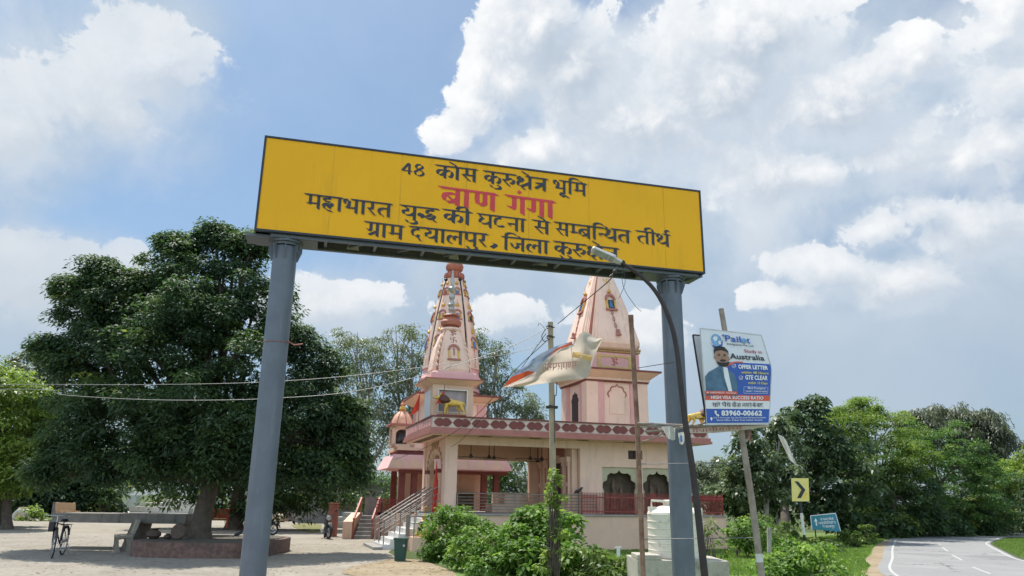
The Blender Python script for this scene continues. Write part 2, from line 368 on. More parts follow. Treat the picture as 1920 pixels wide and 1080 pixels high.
# ------------------------------------------------------------------ lettering
NIB = Vector((0.089, -0.058))
def _c(*p): return ('s', p)
def _l(*p): return ('l', p)
GLY = {
 'ka': (.98, [_l((.5, 1), (.5, .06)), _c((.5, .50), (.38, .66), (.2, .66), (.09, .50), (.16, .32), (.33, .30), (.5, .50)), _c((.5, .56), (.66, .68), (.84, .64), (.92, .46), (.86, .24), (.76, .16))]),
 'sa': (.92, [_l((.78, 1), (.78, .02)), _l((.36, 1), (.36, .50)), _l((.36, .52), (.14, .50)), _l((.16, .50), (.54, .04)), _l((.34, .50), (.78, .50))]),
 'ra': (.60, [_l((.36, 1), (.36, .66)), _c((.36, .68), (.34, .54), (.12, .52)), _l((.14, .52), (.52, .04))]),
 'ru': (.86, [_l((.36, 1), (.36, .66)), _c((.36, .68), (.34, .54), (.12, .52)), _l((.14, .52), (.52, .04)), _c((.36, .58), (.58, .66), (.74, .56), (.72, .38), (.58, .26))]),
 'aa': (.40, [_l((.22, 1), (.22, .02))]),
 'ta': (.88, [_l((.70, 1), (.70, .02)), _c((.70, .62), (.42, .64), (.18, .52), (.16, .32), (.30, .14), (.42, .06))]),
 'tra': (.88, [_l((.70, 1), (.70, .02)), _l((.70, .62), (.20, .58)), _l((.66, .58), (.18, .16))]),
 'bha': (.95, [_l((.78, 1), (.78, .02)), _c((.20, .62), (.10, .78), (.18, .96), (.34, .92), (.38, .74), (.34, .48), (.24, .36)), _l((.20, .38), (.78, .40))], .5),
 'ma': (.92, [_l((.76, 1), (.76, .02)), _l((.30, 1), (.30, .38)), _l((.14, .42), (.30, .30)), _l((.24, .40), (.76, .42))]),
 'mh': (.56, [_l((.30, 1), (.30, .38)), _l((.14, .42), (.30, .30)), _l((.24, .40), (.60, .40))]),
 'nh': (.46, [_l((.14, .50), (.26, .36)), _l((.16, .52), (.50, .52))]),
 'ba': (.90, [_l((.74, 1), (.74, .02)), _c((.74, .62), (.50, .72), (.24, .64), (.15, .44), (.28, .24), (.52, .24), (.74, .42)), _l((.32, .58), (.56, .30))]),
 'va': (.90, [_l((.74, 1), (.74, .02)), _c((.74, .62), (.50, .72), (.24, .64), (.15, .44), (.28, .24), (.52, .24), (.74, .42))]),
 'nna': (1.12, [_l((.28, 1), (.28, .50)), _c((.28, .52), (.32, .34), (.48, .28), (.62, .40), (.62, .56)), _l((.62, 1), (.62, .50)), _l((.95, 1), (.95, .02))]),
 'ga': (.86, [_l((.70, 1), (.70, .02)), _l((.34, 1), (.34, .40)), _c((.34, .40), (.28, .30), (.12, .40)), _l((.12, .42), (.30, .28))]),
 'gra': (.86, [_l((.70, 1), (.70, .02)), _l((.34, 1), (.34, .52)), _c((.34, .52), (.28, .42), (.12, .50)), _l((.66, .38), (.26, .10))]),
 'gha': (.94, [_l((.78, 1), (.78, .02)), _c((.16, .92), (.20, .78), (.36, .74), (.20, .62), (.14, .42), (.34, .30), (.58, .32), (.78, .46))]),
 'dha': (.90, [_l((.74, 1), (.74, .02)), _c((.14, .88), (.22, .98), (.36, .90), (.34, .74), (.20, .68), (.34, .62), (.14, .50), (.18, .34), (.42, .26), (.74, .42))], .5),
 'tha': (.92, [_l((.76, 1), (.76, .02)), _c((.24, .66), (.10, .74), (.12, .92), (.30, .96), (.40, .80), (.30, .58), (.14, .46), (.22, .30), (.46, .24), (.76, .42))], .52),
 'ha': (.80, [_l((.44, 1), (.44, .86)), _c((.46, .86), (.20, .84), (.14, .72), (.30, .66), (.52, .60), (.62, .46), (.50, .34)), _c((.46, .50), (.22, .46), (.14, .28), (.26, .10), (.46, .00), (.64, -.04)), _c((.34, .28), (.46, .36), (.50, .26), (.44, .18))]),
 'ya': (.90, [_l((.74, 1), (.74, .02)), _c((.16, .92), (.34, .88), (.36, .68), (.16, .62), (.16, .44), (.36, .32), (.58, .36), (.74, .52))]),
 'ddha': (1.12, [_l((.80, 1), (.80, .84)), _c((.84, .84), (.58, .82), (.50, .66), (.62, .54), (.80, .56), (.92, .44), (.82, .26), (.60, .20), (.46, .30), (.34, .40)), _c((.20, .56), (.08, .42), (.20, .28), (.34, .40), (.22, .56)), _c((.50, .36), (.66, .44), (.80, .38)), _l((.80, .24), (1.00, .00))]),
 'tta': (.82, [_l((.44, 1), (.44, .84)), _c((.48, .84), (.24, .80), (.14, .54), (.22, .30), (.48, .22), (.70, .30))]),
 'na': (.84, [_l((.68, 1), (.68, .02)), _l((.68, .54), (.20, .54)), _l((.16, .54), (.30, .36))]),
 'ja': (.98, [_l((.82, 1), (.82, .02)), _l((.82, .58), (.48, .58)), _c((.50, .58), (.54, .38), (.40, .24), (.22, .36), (.14, .58))]),
 'jza': (.98, [_l((.82, 1), (.82, .02)), _l((.82, .58), (.48, .58)), _c((.50, .58), (.54, .38), (.40, .24), (.22, .36), (.14, .58)), _l((.42, -.02), (.50, -.10))]),
 'la': (1.02, [_l((.86, 1), (.86, .02)), _c((.36, .04), (.14, .26), (.18, .54), (.38, .62), (.50, .44), (.48, .34)), _c((.48, .42), (.58, .60), (.74, .56), (.86, .50))]),
 'pa': (.86, [_l((.70, 1), (.70, .02)), _l((.20, 1), (.20, .62)), _c((.20, .66), (.22, .46), (.42, .38), (.70, .48))]),
 'da': (.80, [_l((.46, 1), (.46, .84)), _c((.50, .84), (.22, .80), (.14, .56), (.26, .36), (.46, .34), (.52, .46)), _l((.44, .32), (.66, .00))]),
 'ksha': (1.0, [_l((.84, 1), (.84, .02)), _c((.40, .70), (.22, .66), (.14, .80), (.28, .92), (.42, .78), (.34, .62), (.16, .52), (.14, .32), (.32, .18), (.46, .26), (.84, .52)), _l((.34, .18), (.54, -.06))], .62),
 'i': (.40, [_l((.22, 1), (.22, .02)), _c((.22, .98), (.24, 1.22), (.46, 1.34), (.76, 1.26), (1.10, 1.04))]),
 'ii': (.42, [_l((.22, 1), (.22, .02)), _c((.22, 1.0), (.18, 1.24), (.0, 1.34), (-.22, 1.28), (-.30, 1.10))]),
 'u': (0, [_c((-.60, -.02), (-.44, -.22), (-.18, -.28), (-.02, -.18), (-.08, -.04), (-.2, -.02))]),
 'uu': (0, [_c((-.18, .02), (-.36, -.02), (-.40, -.20), (-.24, -.26), (-.14, -.14)), _l((-.16, -.10), (.14, -.34))]),
 'e': (0, [_c((-.22, 1.0), (-.34, 1.18), (-.60, 1.34)), _l((-.60, 1.36), (-.52, 1.24))]),
 'ai': (0, [_l((-.22, 1.0), (-.56, 1.34)), _l((-.22, 1.0), (-.22, 1.36))]),
 'reph': (0, [_c((-.16, 1.0), (-.28, 1.20), (-.14, 1.34), (.02, 1.28))]),
 'dot': (0, [('d', ((-.30, 1.30),))]),
 ',': (.4, [_c((.20, .50), (.28, .38), (.06, .14))]),
 '4': (.72, [_l((.50, .92), (.50, .06)), _l((.46, .92), (.10, .34)), _l((.08, .34), (.66, .34))]),
 '8': (.76, [_c((.34, .52), (.16, .68), (.24, .88), (.44, .88), (.54, .70), (.34, .52), (.12, .32), (.22, .08), (.46, .06), (.60, .28), (.34, .52))]),
}
def hindi(mb, glyphs, place, nib=1.0, head=True):
    """broad-nib lettering; place(x 0..1, y) -> point; layer by layer so that no strokes share a plane"""
    x = 0.0; strokes = []; segs = []
    for g in glyphs:
        d = GLY[g]; adv = d[0]; h0 = d[2] if len(d) > 2 else 0.0
        for kind, pts in d[1]: strokes.append((kind, [(x+p[0], p[1]) for p in pts]))
        if adv and head: segs.append((x+h0, x+adv))
        x += adv
    W = x
    merged = []
    for a, b in segs:
        if merged and abs(merged[-1][1]-a) < 1e-6: merged[-1][1] = b
        else: merged.append([a, b])
    for a, b in merged: strokes.append(('l', [(a-.03, 1.0), (b+.03, 1.0)]))
    for k, (kind, pts) in enumerate(strokes):
        lay = 0.0007*k
        if kind == 'd':
            x0, y0 = pts[0]; q = [(x0-.11, y0), (x0, y0-.13), (x0+.11, y0), (x0, y0+.13)]
            mb.add([place(a/W, b, lay) for a, b in q], [(0, 1, 2, 3)]); continue
        P = [Vector((p[0], p[1], 0)) for p in pts]
        if kind == 's': P = smooth_path(P, 5)
        vs = []
        for i, p in enumerate(P):
            t = (P[min(i+1, len(P)-1)]-P[max(i-1, 0)]).normalized(); nb = Vector((NIB.x, NIB.y, 0))*nib
            m_ = Vector((-t.y, t.x, 0)); c = m_.dot(nb)
            if abs(c) < 0.045*nib: nb = nb+m_*(math.copysign(0.045*nib, c)-c)
            l2 = lay+0.0006*i/len(P)
            vs += [place((p.x-nb.x)/W, p.y-nb.y, l2), place((p.x+nb.x)/W, p.y+nb.y, l2)]
        mb.add(vs, [(2*i, 2*i+1, 2*i+3, 2*i+2) for i in range(len(P)-1)])
    return W
_TX = {}
def latin(mb, text, place, bold=0.0, shear=0.0):
    """Blender's own font; place(x 0..1, y 0..1 of the capitals) -> point"""
    key = (text, bold, shear)
    if key not in _TX:
        c = bpy.data.curves.new('tmp', 'FONT'); c.body = text; c.offset = bold; c.shear = shear; c.resolution_u = 3; c.space_character = 1.0+bold*1.5
        o = bpy.data.objects.new('tmp', c); COL.objects.link(o); dg = bpy.context.evaluated_depsgraph_get(); dg.update()
        me = bpy.data.meshes.new_from_object(o.evaluated_get(dg)); vs = [tuple(v.co) for v in me.vertices]; fs = [tuple(p.vertices) for p in me.polygons]
        bpy.data.objects.remove(o); bpy.data.curves.remove(c); bpy.data.meshes.remove(me)
        x0 = min(v[0] for v in vs); x1 = max(v[0] for v in vs)
        _TX[key] = ([((v[0]-x0)/(x1-x0), v[1]/0.69) for v in vs], fs)
    vs, fs = _TX[key]
    mb.add([place(x, y) for x, y in vs], fs)

# ------------------------------------------------------------------ portal sign board over the entrance
STEEL = mat('grey_blue_steel_paint', (0.115, 0.133, 0.163), 0.45, 0.10, 2.5, stain=(0.19, 0.195, 0.20), stain_amt=0.55, stain_scale=4.0, streak=True, bump=0.08)
DARKF = mat('dark_frame_paint', (0.018, 0.022, 0.034), 0.5)
YEL = mat('yellow_vinyl', (0.88, 0.435, 0.011), 0.5, 0.03, 0.8, spec=0.22, stain=(0.60, 0.30, 0.02), stain_amt=0.45, stain_scale=1.2, streak=True, bump=0.03, bscale=1.2)
INK = mat('dark_blue_letter_vinyl', (0.022, 0.024, 0.034), 0.45, 0.15, 3)
RED = mat('red_letter_vinyl', (0.62, 0.035, 0.045), 0.45, 0.08, 3)
BH = 1.65
def edge(t, b):
    dt, db = ray(*t), ray(*b); lt, lb = math.hypot(dt.x, dt.y), math.hypot(db.x, db.y)
    D = BH/(dt.z/lt-db.z/lb); m = Vector((dt.x/lt+db.x/lb, dt.y/lt+db.y/lb, 0)).normalized()
    return m*D, CAMH+db.z/lb*D, CAMH+dt.z/lt*D
PL, z0a, z1a = edge((495, 254), (478, 432)); PR, z0b, z1b = edge((1314, 357), (1321, 513))
BZ = (z0a+z0b)/2; BW = (PR-PL).length; BU = (PR-PL).normalized(); BN = Vector((BU.y, -BU.x, 0))     # BN faces the viewer
def TB(u, n, z): return PL+BU*u-BN*n+Vector((0, 0, BZ+z))          # n grows away from the viewer
def onboard(px, py):
    d = ray(px, py); t = PL.dot(BN)/d.dot(BN); p = d*t; return (p-PL).dot(BU), p.z+CAMH-BZ
DEP = 0.62
base = PL.lerp(PR, 0.5)
gate = thing('gantry_sign', 'long yellow sign board with black and red Hindi lettering on two grey steel posts', 'sign', (base.x, base.y, 0))
mb = MB(TB); mb.box(0.035, 0.0, 0.035, BW-0.035, 0.05, BH-0.035); face = obj('sign_panel', mb, YEL, gate)
for k in range(1, 7):
    u = BW*k/7+(0.35 if k == 6 else 0); mb = MB(TB); mb.box(u-0.0022, -0.0035, 0.04, u+0.0022, 0.004, BH-0.04)
    obj('panel_seam', mb, mat('seam_yellow', (0.55, 0.28, 0.01), 0.5), face)
mb = MB(TB)
mb.box(0, -0.012, 0, BW, 0.052, 0.033); mb.box(0, -0.012, BH-0.033, BW, 0.052, BH); mb.box(0, -0.012, 0.033, 0.033, 0.052, BH-0.033); mb.box(BW-0.033, -0.012, 0.033, BW, 0.052, BH-0.033)
obj('edge_frame', mb, DARKF, gate)
# the box behind: back sheet, end sheets, bottom chords and bracing
mb = MB(TB); mb.box(0.02, DEP-0.03, 0.0, BW-0.02, DEP, BH); obj('back_sheet', mb, STEEL, gate)
for u in (0.0, BW-0.02): mb = MB(TB); mb.box(u, 0.055, 0.0, u+0.02, DEP, BH); obj('end_sheet', mb, STEEL, gate)
mb = MB(TB); mb.box(0.02, 0.055, BH-0.03, BW-0.02, DEP-0.03, BH); obj('top_sheet', mb, STEEL, gate)
mb = MB(TB); mb.box(0.0, DEP-0.05, -0.04, BW-0.25, DEP+0.02, -0.003); mb.box(0.25, 0.06, -0.05, BW-0.1, 0.11, -0.003); obj('bottom_chord', mb, STEEL, gate)
nb = 9
for k in range(nb+1):
    u = 0.3+(BW-0.6)*k/nb
    mb = MB(TB); mb.bar((u, 0.10, 0.03), (u, DEP-0.06, 0.03), 0.05); mb.bar((u-0.02, 0.12, 0.05), (u-0.42, DEP-0.08, 0.05), 0.045) if k else None
    mb.bar((u, DEP-0.06, 0.03), (u, DEP-0.06, BH-0.1), 0.04)
    obj('brace', mb, STEEL, gate)
mb = MB(TB); mb.bar((BW-0.03, 0.06, -0.03), (BW-0.42, DEP*0.75, -0.10), 0.04); mb.bar((BW-0.42, DEP*0.75, -0.10), (BW-0.75, DEP*0.75, -0.10), 0.05); obj('corner_strut', mb, STEEL, gate)
# posts with flared, gusseted heads
for (pt, pb) in (((537, 452), (475, 1079)), ((1257, 524), (1282, 1079))):
    u = onboard(*pt)[0]; d = ray(*pt); n = DEP*0.52
    PT = PL-BN*n; t = PT.dot(BN)/d.dot(BN); p = d*t; u = (p-PT).dot(BU)
    c = TB(u, n, 0); top = BZ-0.13
    mb = MB(); mb.lathe((c.x, c.y, 0), [(0.19, -0.3), (0.19, top-0.02)], 28)
    po = obj('post', mb, STEEL, gate, smooth=True)
    mb = MB(); mb.lathe((c.x, c.y, top), [(0.215, 0.0), (0.215, 0.04)], 20); mb.lathe((c.x, c.y, top+0.042), [(0.27, 0), (0.27, 0.035)], 8, R(22.5))
    mb.T = TB; mb.box(u-0.62, 0.12, -0.052, u+0.5, DEP-0.06, -0.012)
    obj('head_plate', mb, STEEL, po)
    mb = MB()
    for k in range(8):
        a = 2*math.pi*k/8+0.3; x, y = math.cos(a), math.sin(a); w = Vector((-y, x))*0.008
        q = [(0.19, top-0.24), (0.205, top-0.24), (0.265, top-0.08), (0.265, top-0.004), (0.19, top-0.004)]
        mb.ext([(r, z) for r, z in q], lambda r, z: (c.x+x*r+w.x, c.y+y*r+w.y, z), lambda r, z: (c.x+x*r-w.x, c.y+y*r-w.y, z))
        obj('gusset', mb, STEEL, po); mb = MB()
    if pt[0] < 900:
        zt = A(533, 642, c.y).z; mb = MB(); mb.tube([(c.x+.196*math.cos(a), c.y+.196*math.sin(a), zt+.02*math.sin(a)) for a in [i*math.pi/8 for i in range(17)]], .007, 5); mb.tube([(c.x+.19, c.y-.06, zt+.02), (c.x+.30, c.y-.05, zt-.05), (c.x+.42, c.y, zt-.02)], .012, 5); obj('tied_ribbon', mb, mat('faded_red_thread', (.30, .12, .10), .9), po)
    mb = MB(); mb.lathe((c.x, c.y, 0), [(0.34, -0.01), (0.34, 0.03), (0.20, 0.05)], 8); obj('base_plate', mb, STEEL, po)
# remains of torn paper on the back sheet
PAPER = mat('torn_paper', (0.62, 0.62, 0.60), 0.9)
mb = MB(TB)
for u, z, s in ((1.55, 0.02, 1.0), (3.05, 0.10, 1.0), (3.3, 0.02, 0.9), (4.95, 0.06, 0.8), (7.0, 0.04, 0.6)):
    q = [(u+s*x, z+s*y) for x, y in ((-.09, 0), (.12, -.01), (.10, .09), (.03, .15), (-.05, .12))]
    mb.extv(q, DEP-0.034, DEP-0.0305); obj('paper_scrap', mb, PAPER, gate); mb = MB(TB)
# the words, line by line: word glyphs, headline from (x,y) to (x,y), height
def word(mb, gl, a, b, h, nib=1.0, head=True):
    u0, v0 = onboard(*a); u1, v1 = onboard(*b)
    hindi(mb, gl, lambda x, y, l: TB(u0+(u1-u0)*x, -0.0045-l, v0+(v1-v0)*x+(y-1)*h), nib, head)
H1 = 0.238
l1 = MB(); word(l1, ['4', '8'], (752, 303), (800, 308), 0.24, .8, False)
word(l1, ['ka', 'aa', 'e', 'sa'], (818, 310), (894, 319), H1); word(l1, ['ka', 'u', 'ru', 'ksha', 'e', 'tra'], (908, 321), (1026, 337), H1); word(l1, ['bha', 'uu', 'i', 'ma'], (1036, 337), (1099, 346), H1)
l2 = MB(); word(l2, ['ba', 'aa', 'nna'], (826, 351), (931, 365), 0.32, 1.15); word(l2, ['ga', 'dot', 'ga', 'aa'], (950, 367), (1039, 379), 0.32, 1.15)
l3 = MB()
word(l3, ['ma', 'ha', 'aa', 'bha', 'aa', 'ra', 'ta'], (573, 364), (735, 384), H1); word(l3, ['ya', 'u', 'ddha'], (752, 385), (822, 393), H1); word(l3, ['ka', 'ii'], (832, 393), (884, 399), H1)
word(l3, ['gha', 'tta', 'na', 'aa'], (896, 401), (985, 412), H1); word(l3, ['sa', 'e'], (999, 413), (1030, 417), H1); word(l3, ['sa', 'mh', 'ba', 'i', 'nh', 'dha', 'ta'], (1040, 417), (1181, 434), H1)
word(l3, ['ta', 'ii', 'tha', 'reph'], (1193, 433), (1255, 441), H1)
l4 = MB()
word(l4, ['gra', 'aa', 'ma'], (685, 416), (757, 425), H1); word(l4, ['da', 'ya', 'aa', 'la', 'pa', 'u', 'ra'], (769, 425), (914, 440), H1); word(l4, [','], (920, 443), (934, 445), H1, 1.2, False)
word(l4, ['i', 'ja', 'la', 'aa'], (942, 444), (1029, 453), H1); word(l4, ['ka', 'u', 'ru', 'ksha', 'e', 'tra'], (1039, 453), (1159, 467), H1)
for m_, k in ((l1, INK), (l2, RED), (l3, INK), (l4, INK)): obj('lettering', m_, k, face)
# ------------------------------------------------------------------ temple
TO = A(808, 778, 27.5); TA = R(17.7); E1 = Vector((math.cos(TA), math.sin(TA), 0)); E2 = Vector((-math.sin(TA), math.cos(TA), 0))
def TF(u, v, z): return Vector((TO.x, TO.y, 0))+E1*u+E2*v+Vector((0, 0, z))
PEACH = mat('peach_lime_wash', (0.70, 0.475, 0.35), 0.85, 0.06, 1.2, stain=(0.40, 0.29, 0.22), stain_amt=0.35, stain_scale=1.3, streak=True, bump=0.08)
CREAM = mat('cream_plaster', (0.78, 0.53, 0.415), 0.85, 0.05, 1.5, stain=(0.45, 0.31, 0.24), stain_amt=0.5, stain_scale=1.2, streak=True, bump=0.08)
SPIRE = mat('pale_pink_plaster', (0.79, 0.55, 0.43), 0.8, 0.05, 1.4, stain=(0.40, 0.27, 0.21), stain_amt=0.55, stain_scale=1.0, streak=True, bump=0.06)
PINK = mat('pink_paint', (0.68, 0.36, 0.335), 0.8, 0.06, 1.5, stain=(0.42, 0.22, 0.22), stain_amt=0.35, stain_scale=1.5, streak=True)
MAROON = mat('maroon_paint', (0.185, 0.052, 0.045), 0.75, 0.12, 2.5, stain=(0.10, 0.035, 0.03), stain_amt=0.4)
ROSE = mat('rose_brown_moulding', (0.40, 0.16, 0.13), 0.8, 0.1, 2.0, stain=(0.25, 0.11, 0.09), stain_amt=0.4)
TERRA = mat('terracotta_paint', (0.40, 0.13, 0.08), 0.6, 0.1, 3.0)
GOLD = mat('gold_paint', (0.62, 0.36, 0.075), 0.4, 0.12, 4.0, metal=0.25)
OLIVE = mat('grey_green_plaster', (0.47, 0.42, 0.29), 0.85, 0.06, 2.0, stain=(0.3, 0.27, 0.19), stain_amt=0.4)
DARKIN = mat('dark_recess_plaster', (0.10, 0.075, 0.05), 0.9, 0.25, 3.0)
WINE = mat('dark_wine_wood', (0.05, 0.02, 0.018), 0.6)
MARBLE = mat('white_marble', (0.72, 0.71, 0.69), 0.35, 0.06, 2.0, stain=(0.5, 0.48, 0.45), stain_amt=0.4)
CONC = mat('grey_concrete', (0.30, 0.285, 0.26), 0.9, 0.12, 3.0, stain=(0.12, 0.11, 0.10), stain_amt=0.5, stain_scale=2.0, bump=0.2)
INOX = mat('brushed_steel', (0.27, 0.255, 0.235), 0.5, 0.08, 6.0, metal=0.85)
SILV = mat('silver_finial', (0.42, 0.41, 0.39), 0.45, 0.05, 4, metal=0.5)
BLUEF = flat('blue_figure_paint', (0.05, 0.17, 0.42)); REDF = flat('red_figure_paint', (0.45, 0.04, 0.035)); BLACKF = flat('black_paint', (0.012, 0.012, 0.013))
def cusp(u0, u1, zs, zt, n=5, bulge=0.30):
    c = (u0+u1)/2; w = (u1-u0)/2; h = zt-zs; base = []
    m = 2*n+1
    for i in range(m+1):
        a = math.pi*(1-i/m); base.append((c+w*math.cos(a), zs+h*0.86*math.sin(a)))
    out = [base[0]]
    for i in range(m):
        p, q = base[i], base[i+1]; mx, mz = (p[0]+q[0])/2, (p[1]+q[1])/2; dx, dz = q[0]-p[0], q[1]-p[1]
        if i == n: out += [(mx-abs(dx)*0.18, mz+h*0.05), (mx, zt), (mx+abs(dx)*0.18, mz+h*0.05)]
        else:
            for f in (0.3, 0.7): out.append((p[0]+dx*f-dz*bulge*0.9, p[1]+dz*f+dx*bulge*0.9))
        out.append(q)
    return out
org = TF(5.8, 2.5, 0)
hall = thing('temple_hall', 'open cream and peach temple hall with maroon scalloped roof band and cusped arch niches', 'temple', (org.x, org.y, 0))
mb = MB(TF); mb.box(0.62, 0.12, -0.1, 12.22, 5.6, 1.25); obj('plinth', mb, PEACH, hall)
mb = MB(TF); mb.box(0.55, 0.06, 1.253, 12.28, 5.6, 1.31); obj('floor_slab', mb, CONC, hall)
for (u, v, w) in ((0.81, 0.9, 0.46), (0.85, 4.95, 0.4)):
    mb = MB(TF); mb.box(u, v, 1.31, u+w, v+w, 4.1); obj('column', mb, CREAM, hall)
# front wall with two niches and a vent
mb = MB(TF); F0, F1 = 0.9, 1.12
mb.box(1.273, F0+0.004, 3.80, 6.25, F1, 4.1); obj('front_beam', mb, CREAM, hall)
mb = MB(TF)
for b in ((6.253, 1.31, 7.2, 4.1), (8.74, 1.31, 8.98, 3.12), (10.36, 1.31, 11.0, 3.12), (7.2, 3.12, 8.36, 4.1), (9.0, 3.12, 11.0, 4.1), (8.36, 3.12, 9.0, 3.45), (8.36, 3.80, 9.0, 4.1)):
    mb.box(b[0], F0, b[1], b[2], F1, b[3])
fw = obj('front_wall', mb, CREAM, hall)
mb = MB(TF); mb.box(8.362, 1.0, 3.452, 8.998, 1.1, 3.798); mb.box(8.66, 0.95, 3.452, 8.70, 1.0, 3.798); obj('vent', mb, WINE, fw)
for (u0, u1) in ((7.2, 8.74), (8.98, 10.36)):
    a = cusp(u0+0.10, u1-0.10, 2.2, 3.02, 2, .34); k = len(a)
    mb = MB(TF); v0, v1 = 0.97, 1.03
    mb.extv([(u0+0.002, 1.312)]+[(u0+0.10, 1.312)]+a+[(u1-0.10, 1.312), (u1-0.002, 1.312), (u1-0.002, 3.118), (u0+0.002, 3.118)], v0, v1)
    ni = obj('niche_arch', mb, OLIVE, hall)
    mb = MB(TF); mb.box(u0, 1.34, 1.312, u1, 1.40, 3.118); mb.box(u0, 1.125, 1.312, u0+0.05, 1.34, 3.118); mb.box(u1-0.05, 1.125, 1.312, u1, 1.34, 3.118); obj('niche_back', mb, DARKIN, ni)
    mb = MB(TF); c = (u0+u1)/2          # shadowy relief figures in the niche
    for (du, s, z0) in ((-0.12, 1.0, 1.32), (0.22, 0.8, 1.32), (-0.42, 0.6, 1.32)):
        mb.lathe((c+du, 1.26, z0), [(0.13*s, 0), (0.16*s, 0.12), (0.10*s, 0.5*s), (0.15*s, 0.75*s), (0.07*s, 0.95*s), (0.10*s, 1.05*s), (0.07*s, 1.2*s), (0.01, 1.35*s)], 10, sy=0.4)
    obj('relief_figure', mb, mat('painted_relief', (0.12, 0.075, 0.05), 0.8, 0.5, 9.0, c2=(0.20, 0.12, 0.08)), ni, smooth=True)
mb = MB(TF); mb.box(10.78, F1+0.003, 1.31, 11.0, 5.3, 4.1); obj('right_wall', mb, CREAM, hall)
# back wall, low sill and beam
mb = MB(TF); mb.box(1.26, 5.0, 3.45, 5.55, 5.2, 4.1); mb.box(5.553, 5.0, 1.31, 10.78, 5.2, 4.1); obj('back_wall', mb, PEACH, hall)
mb = MB(TF); mb.box(3.9, 5.0, 1.312, 5.5, 5.2, 2.1); mb.box(3.35, 3.2, 1.312, 4.6, 4.2, 1.62); mb.box(3.9, 3.3, 1.622, 4.6, 4.1, 2.0); obj('altar_block', mb, mat('pale_pink_stone', (0.62, 0.45, 0.34), 0.8, 0.15, 3.0), hall)
# sanctum partition, its carved pilasters and doorway
mb = MB(TF); mb.box(6.0, F1+0.01, 1.31, 6.24, 2.0, 4.1); mb.box(6.0, 3.6, 1.31, 6.24, 4.99, 4.1); mb.box(6.0, 2.0, 3.3, 6.24, 3.6, 4.1)
pw = obj('inner_wall', mb, PEACH, hall)
mb = MB(TF); mb.box(6.12, 2.01, 1.315, 6.18, 3.59, 3.29); obj('doorway', mb, WINE, pw)
for v in (1.3, 1.85, 3.75, 4.5):
    mb = MB(TF); mb.box(5.86, v, 1.312, 5.997, v+0.26, 1.6); mb.box(5.90, v+0.03, 1.6, 5.997, v+0.23, 3.3); mb.box(5.84, v-0.02, 3.3, 5.997, v+0.28, 3.5); mb.mi = 1
    mb.box(5.89, v+0.07, 1.75, 5.90, v+0.19, 2.35); mb.box(5.89, v+0.07, 2.5, 5.90, v+0.19, 3.15)
    obj('pilaster', mb, [SPIRE, ROSE], pw)
mb = MB(TF)
a = cusp(2.0, 3.6, 2.9, 3.75, 3); mb.extu([(1.95, 4.0)]+[(1.95, 2.9)]+a+[(3.65, 2.9), (3.65, 4.0)], 5.93, 5.997); obj('door_arch', mb, ROSE, pw)
# roof slab, stepped moulding and scalloped parapet
mb = MB(TF); mb.box(0.06, 0.06, 4.103, 11.64, 5.6, 4.25); mb.mi = 1
mb.box(-0.02, -0.02, 4.10, 11.72, 0.0595, 4.20); mb.box(-0.02, 0.06, 4.10, 0.0595, 5.6, 4.20); mb.box(11.6405, 0.06, 4.10, 11.72, 5.6, 4.20)
mb.box(0.02, 0.022, 4.2015, 11.68, 0.059, 4.33); mb.box(0.022, 0.0605, 4.2015, 0.059, 5.6, 4.33); mb.box(11.642, 0.0605, 4.2015, 11.68, 5.6, 4.33)
roof = obj('roof', mb, [CREAM, ROSE], hall)
mb = MB(TF); mb.box(0.09, 0.09, 4.2515, 11.62, 0.24, 4.71); mb.box(0.09, 0.24, 4.2515, 0.24, 5.6, 4.71); mb.box(11.47, 0.24, 4.2515, 11.62, 5.6, 4.71)
mb.mi = 1; mb.box(0.05, 0.05, 4.712, 11.66, 0.27, 4.765); mb.box(0.05, 0.272, 4.712, 0.27, 5.6, 4.765); mb.box(11.45, 0.272, 4.712, 11.66, 5.6, 4.765)
NM = 16; per = 11.45/NM
for k in range(NM):
    c = 0.12+per*(k+0.5); w = per*0.485; z = 4.52; h = 0.155
    half = [(-1.0, 0.0), (-0.92, .16), (-.80, .52), (-.62, .86), (-.44, 1.0), (-.24, .98), (-.08, .80), (0, .70)]
    top = half+[(-a, b) for a, b in half[-2::-1]]
    poly = [(c+w*a, z+h*b) for a, b in top]+[(c+w*a, z-h*b) for a, b in top[-2:0:-1]]
    mb.extv(poly, 0.068, 0.0885)
mb.mi = 2
for k in range(11):
    v = 0.36+k*0.46; mb.box(0.065, v, 4.40, 0.0885, v+0.36, 4.66)
obj('parapet', mb, [mat('parapet_cream', (0.62, 0.48, 0.41), 0.85, 0.08, 2, stain=(0.36, 0.28, 0.24), stain_amt=0.5, streak=True), MAROON, PINK], roof)
mb = MB(TF)          # recessed light wells in the soffit and along the side eave
for k in range(5): mb.box(2.0+k*2.0, 0.38, 4.085, 2.45+k*2.0, 0.6, 4.1025)
for k in range(9): mb.box(0.28, 0.8+k*0.5, 4.085, 0.62, 1.0+k*0.5, 4.1025)
obj('soffit_panel', mb, mat('brown_soffit', (0.16, 0.10, 0.07), 0.8), roof)
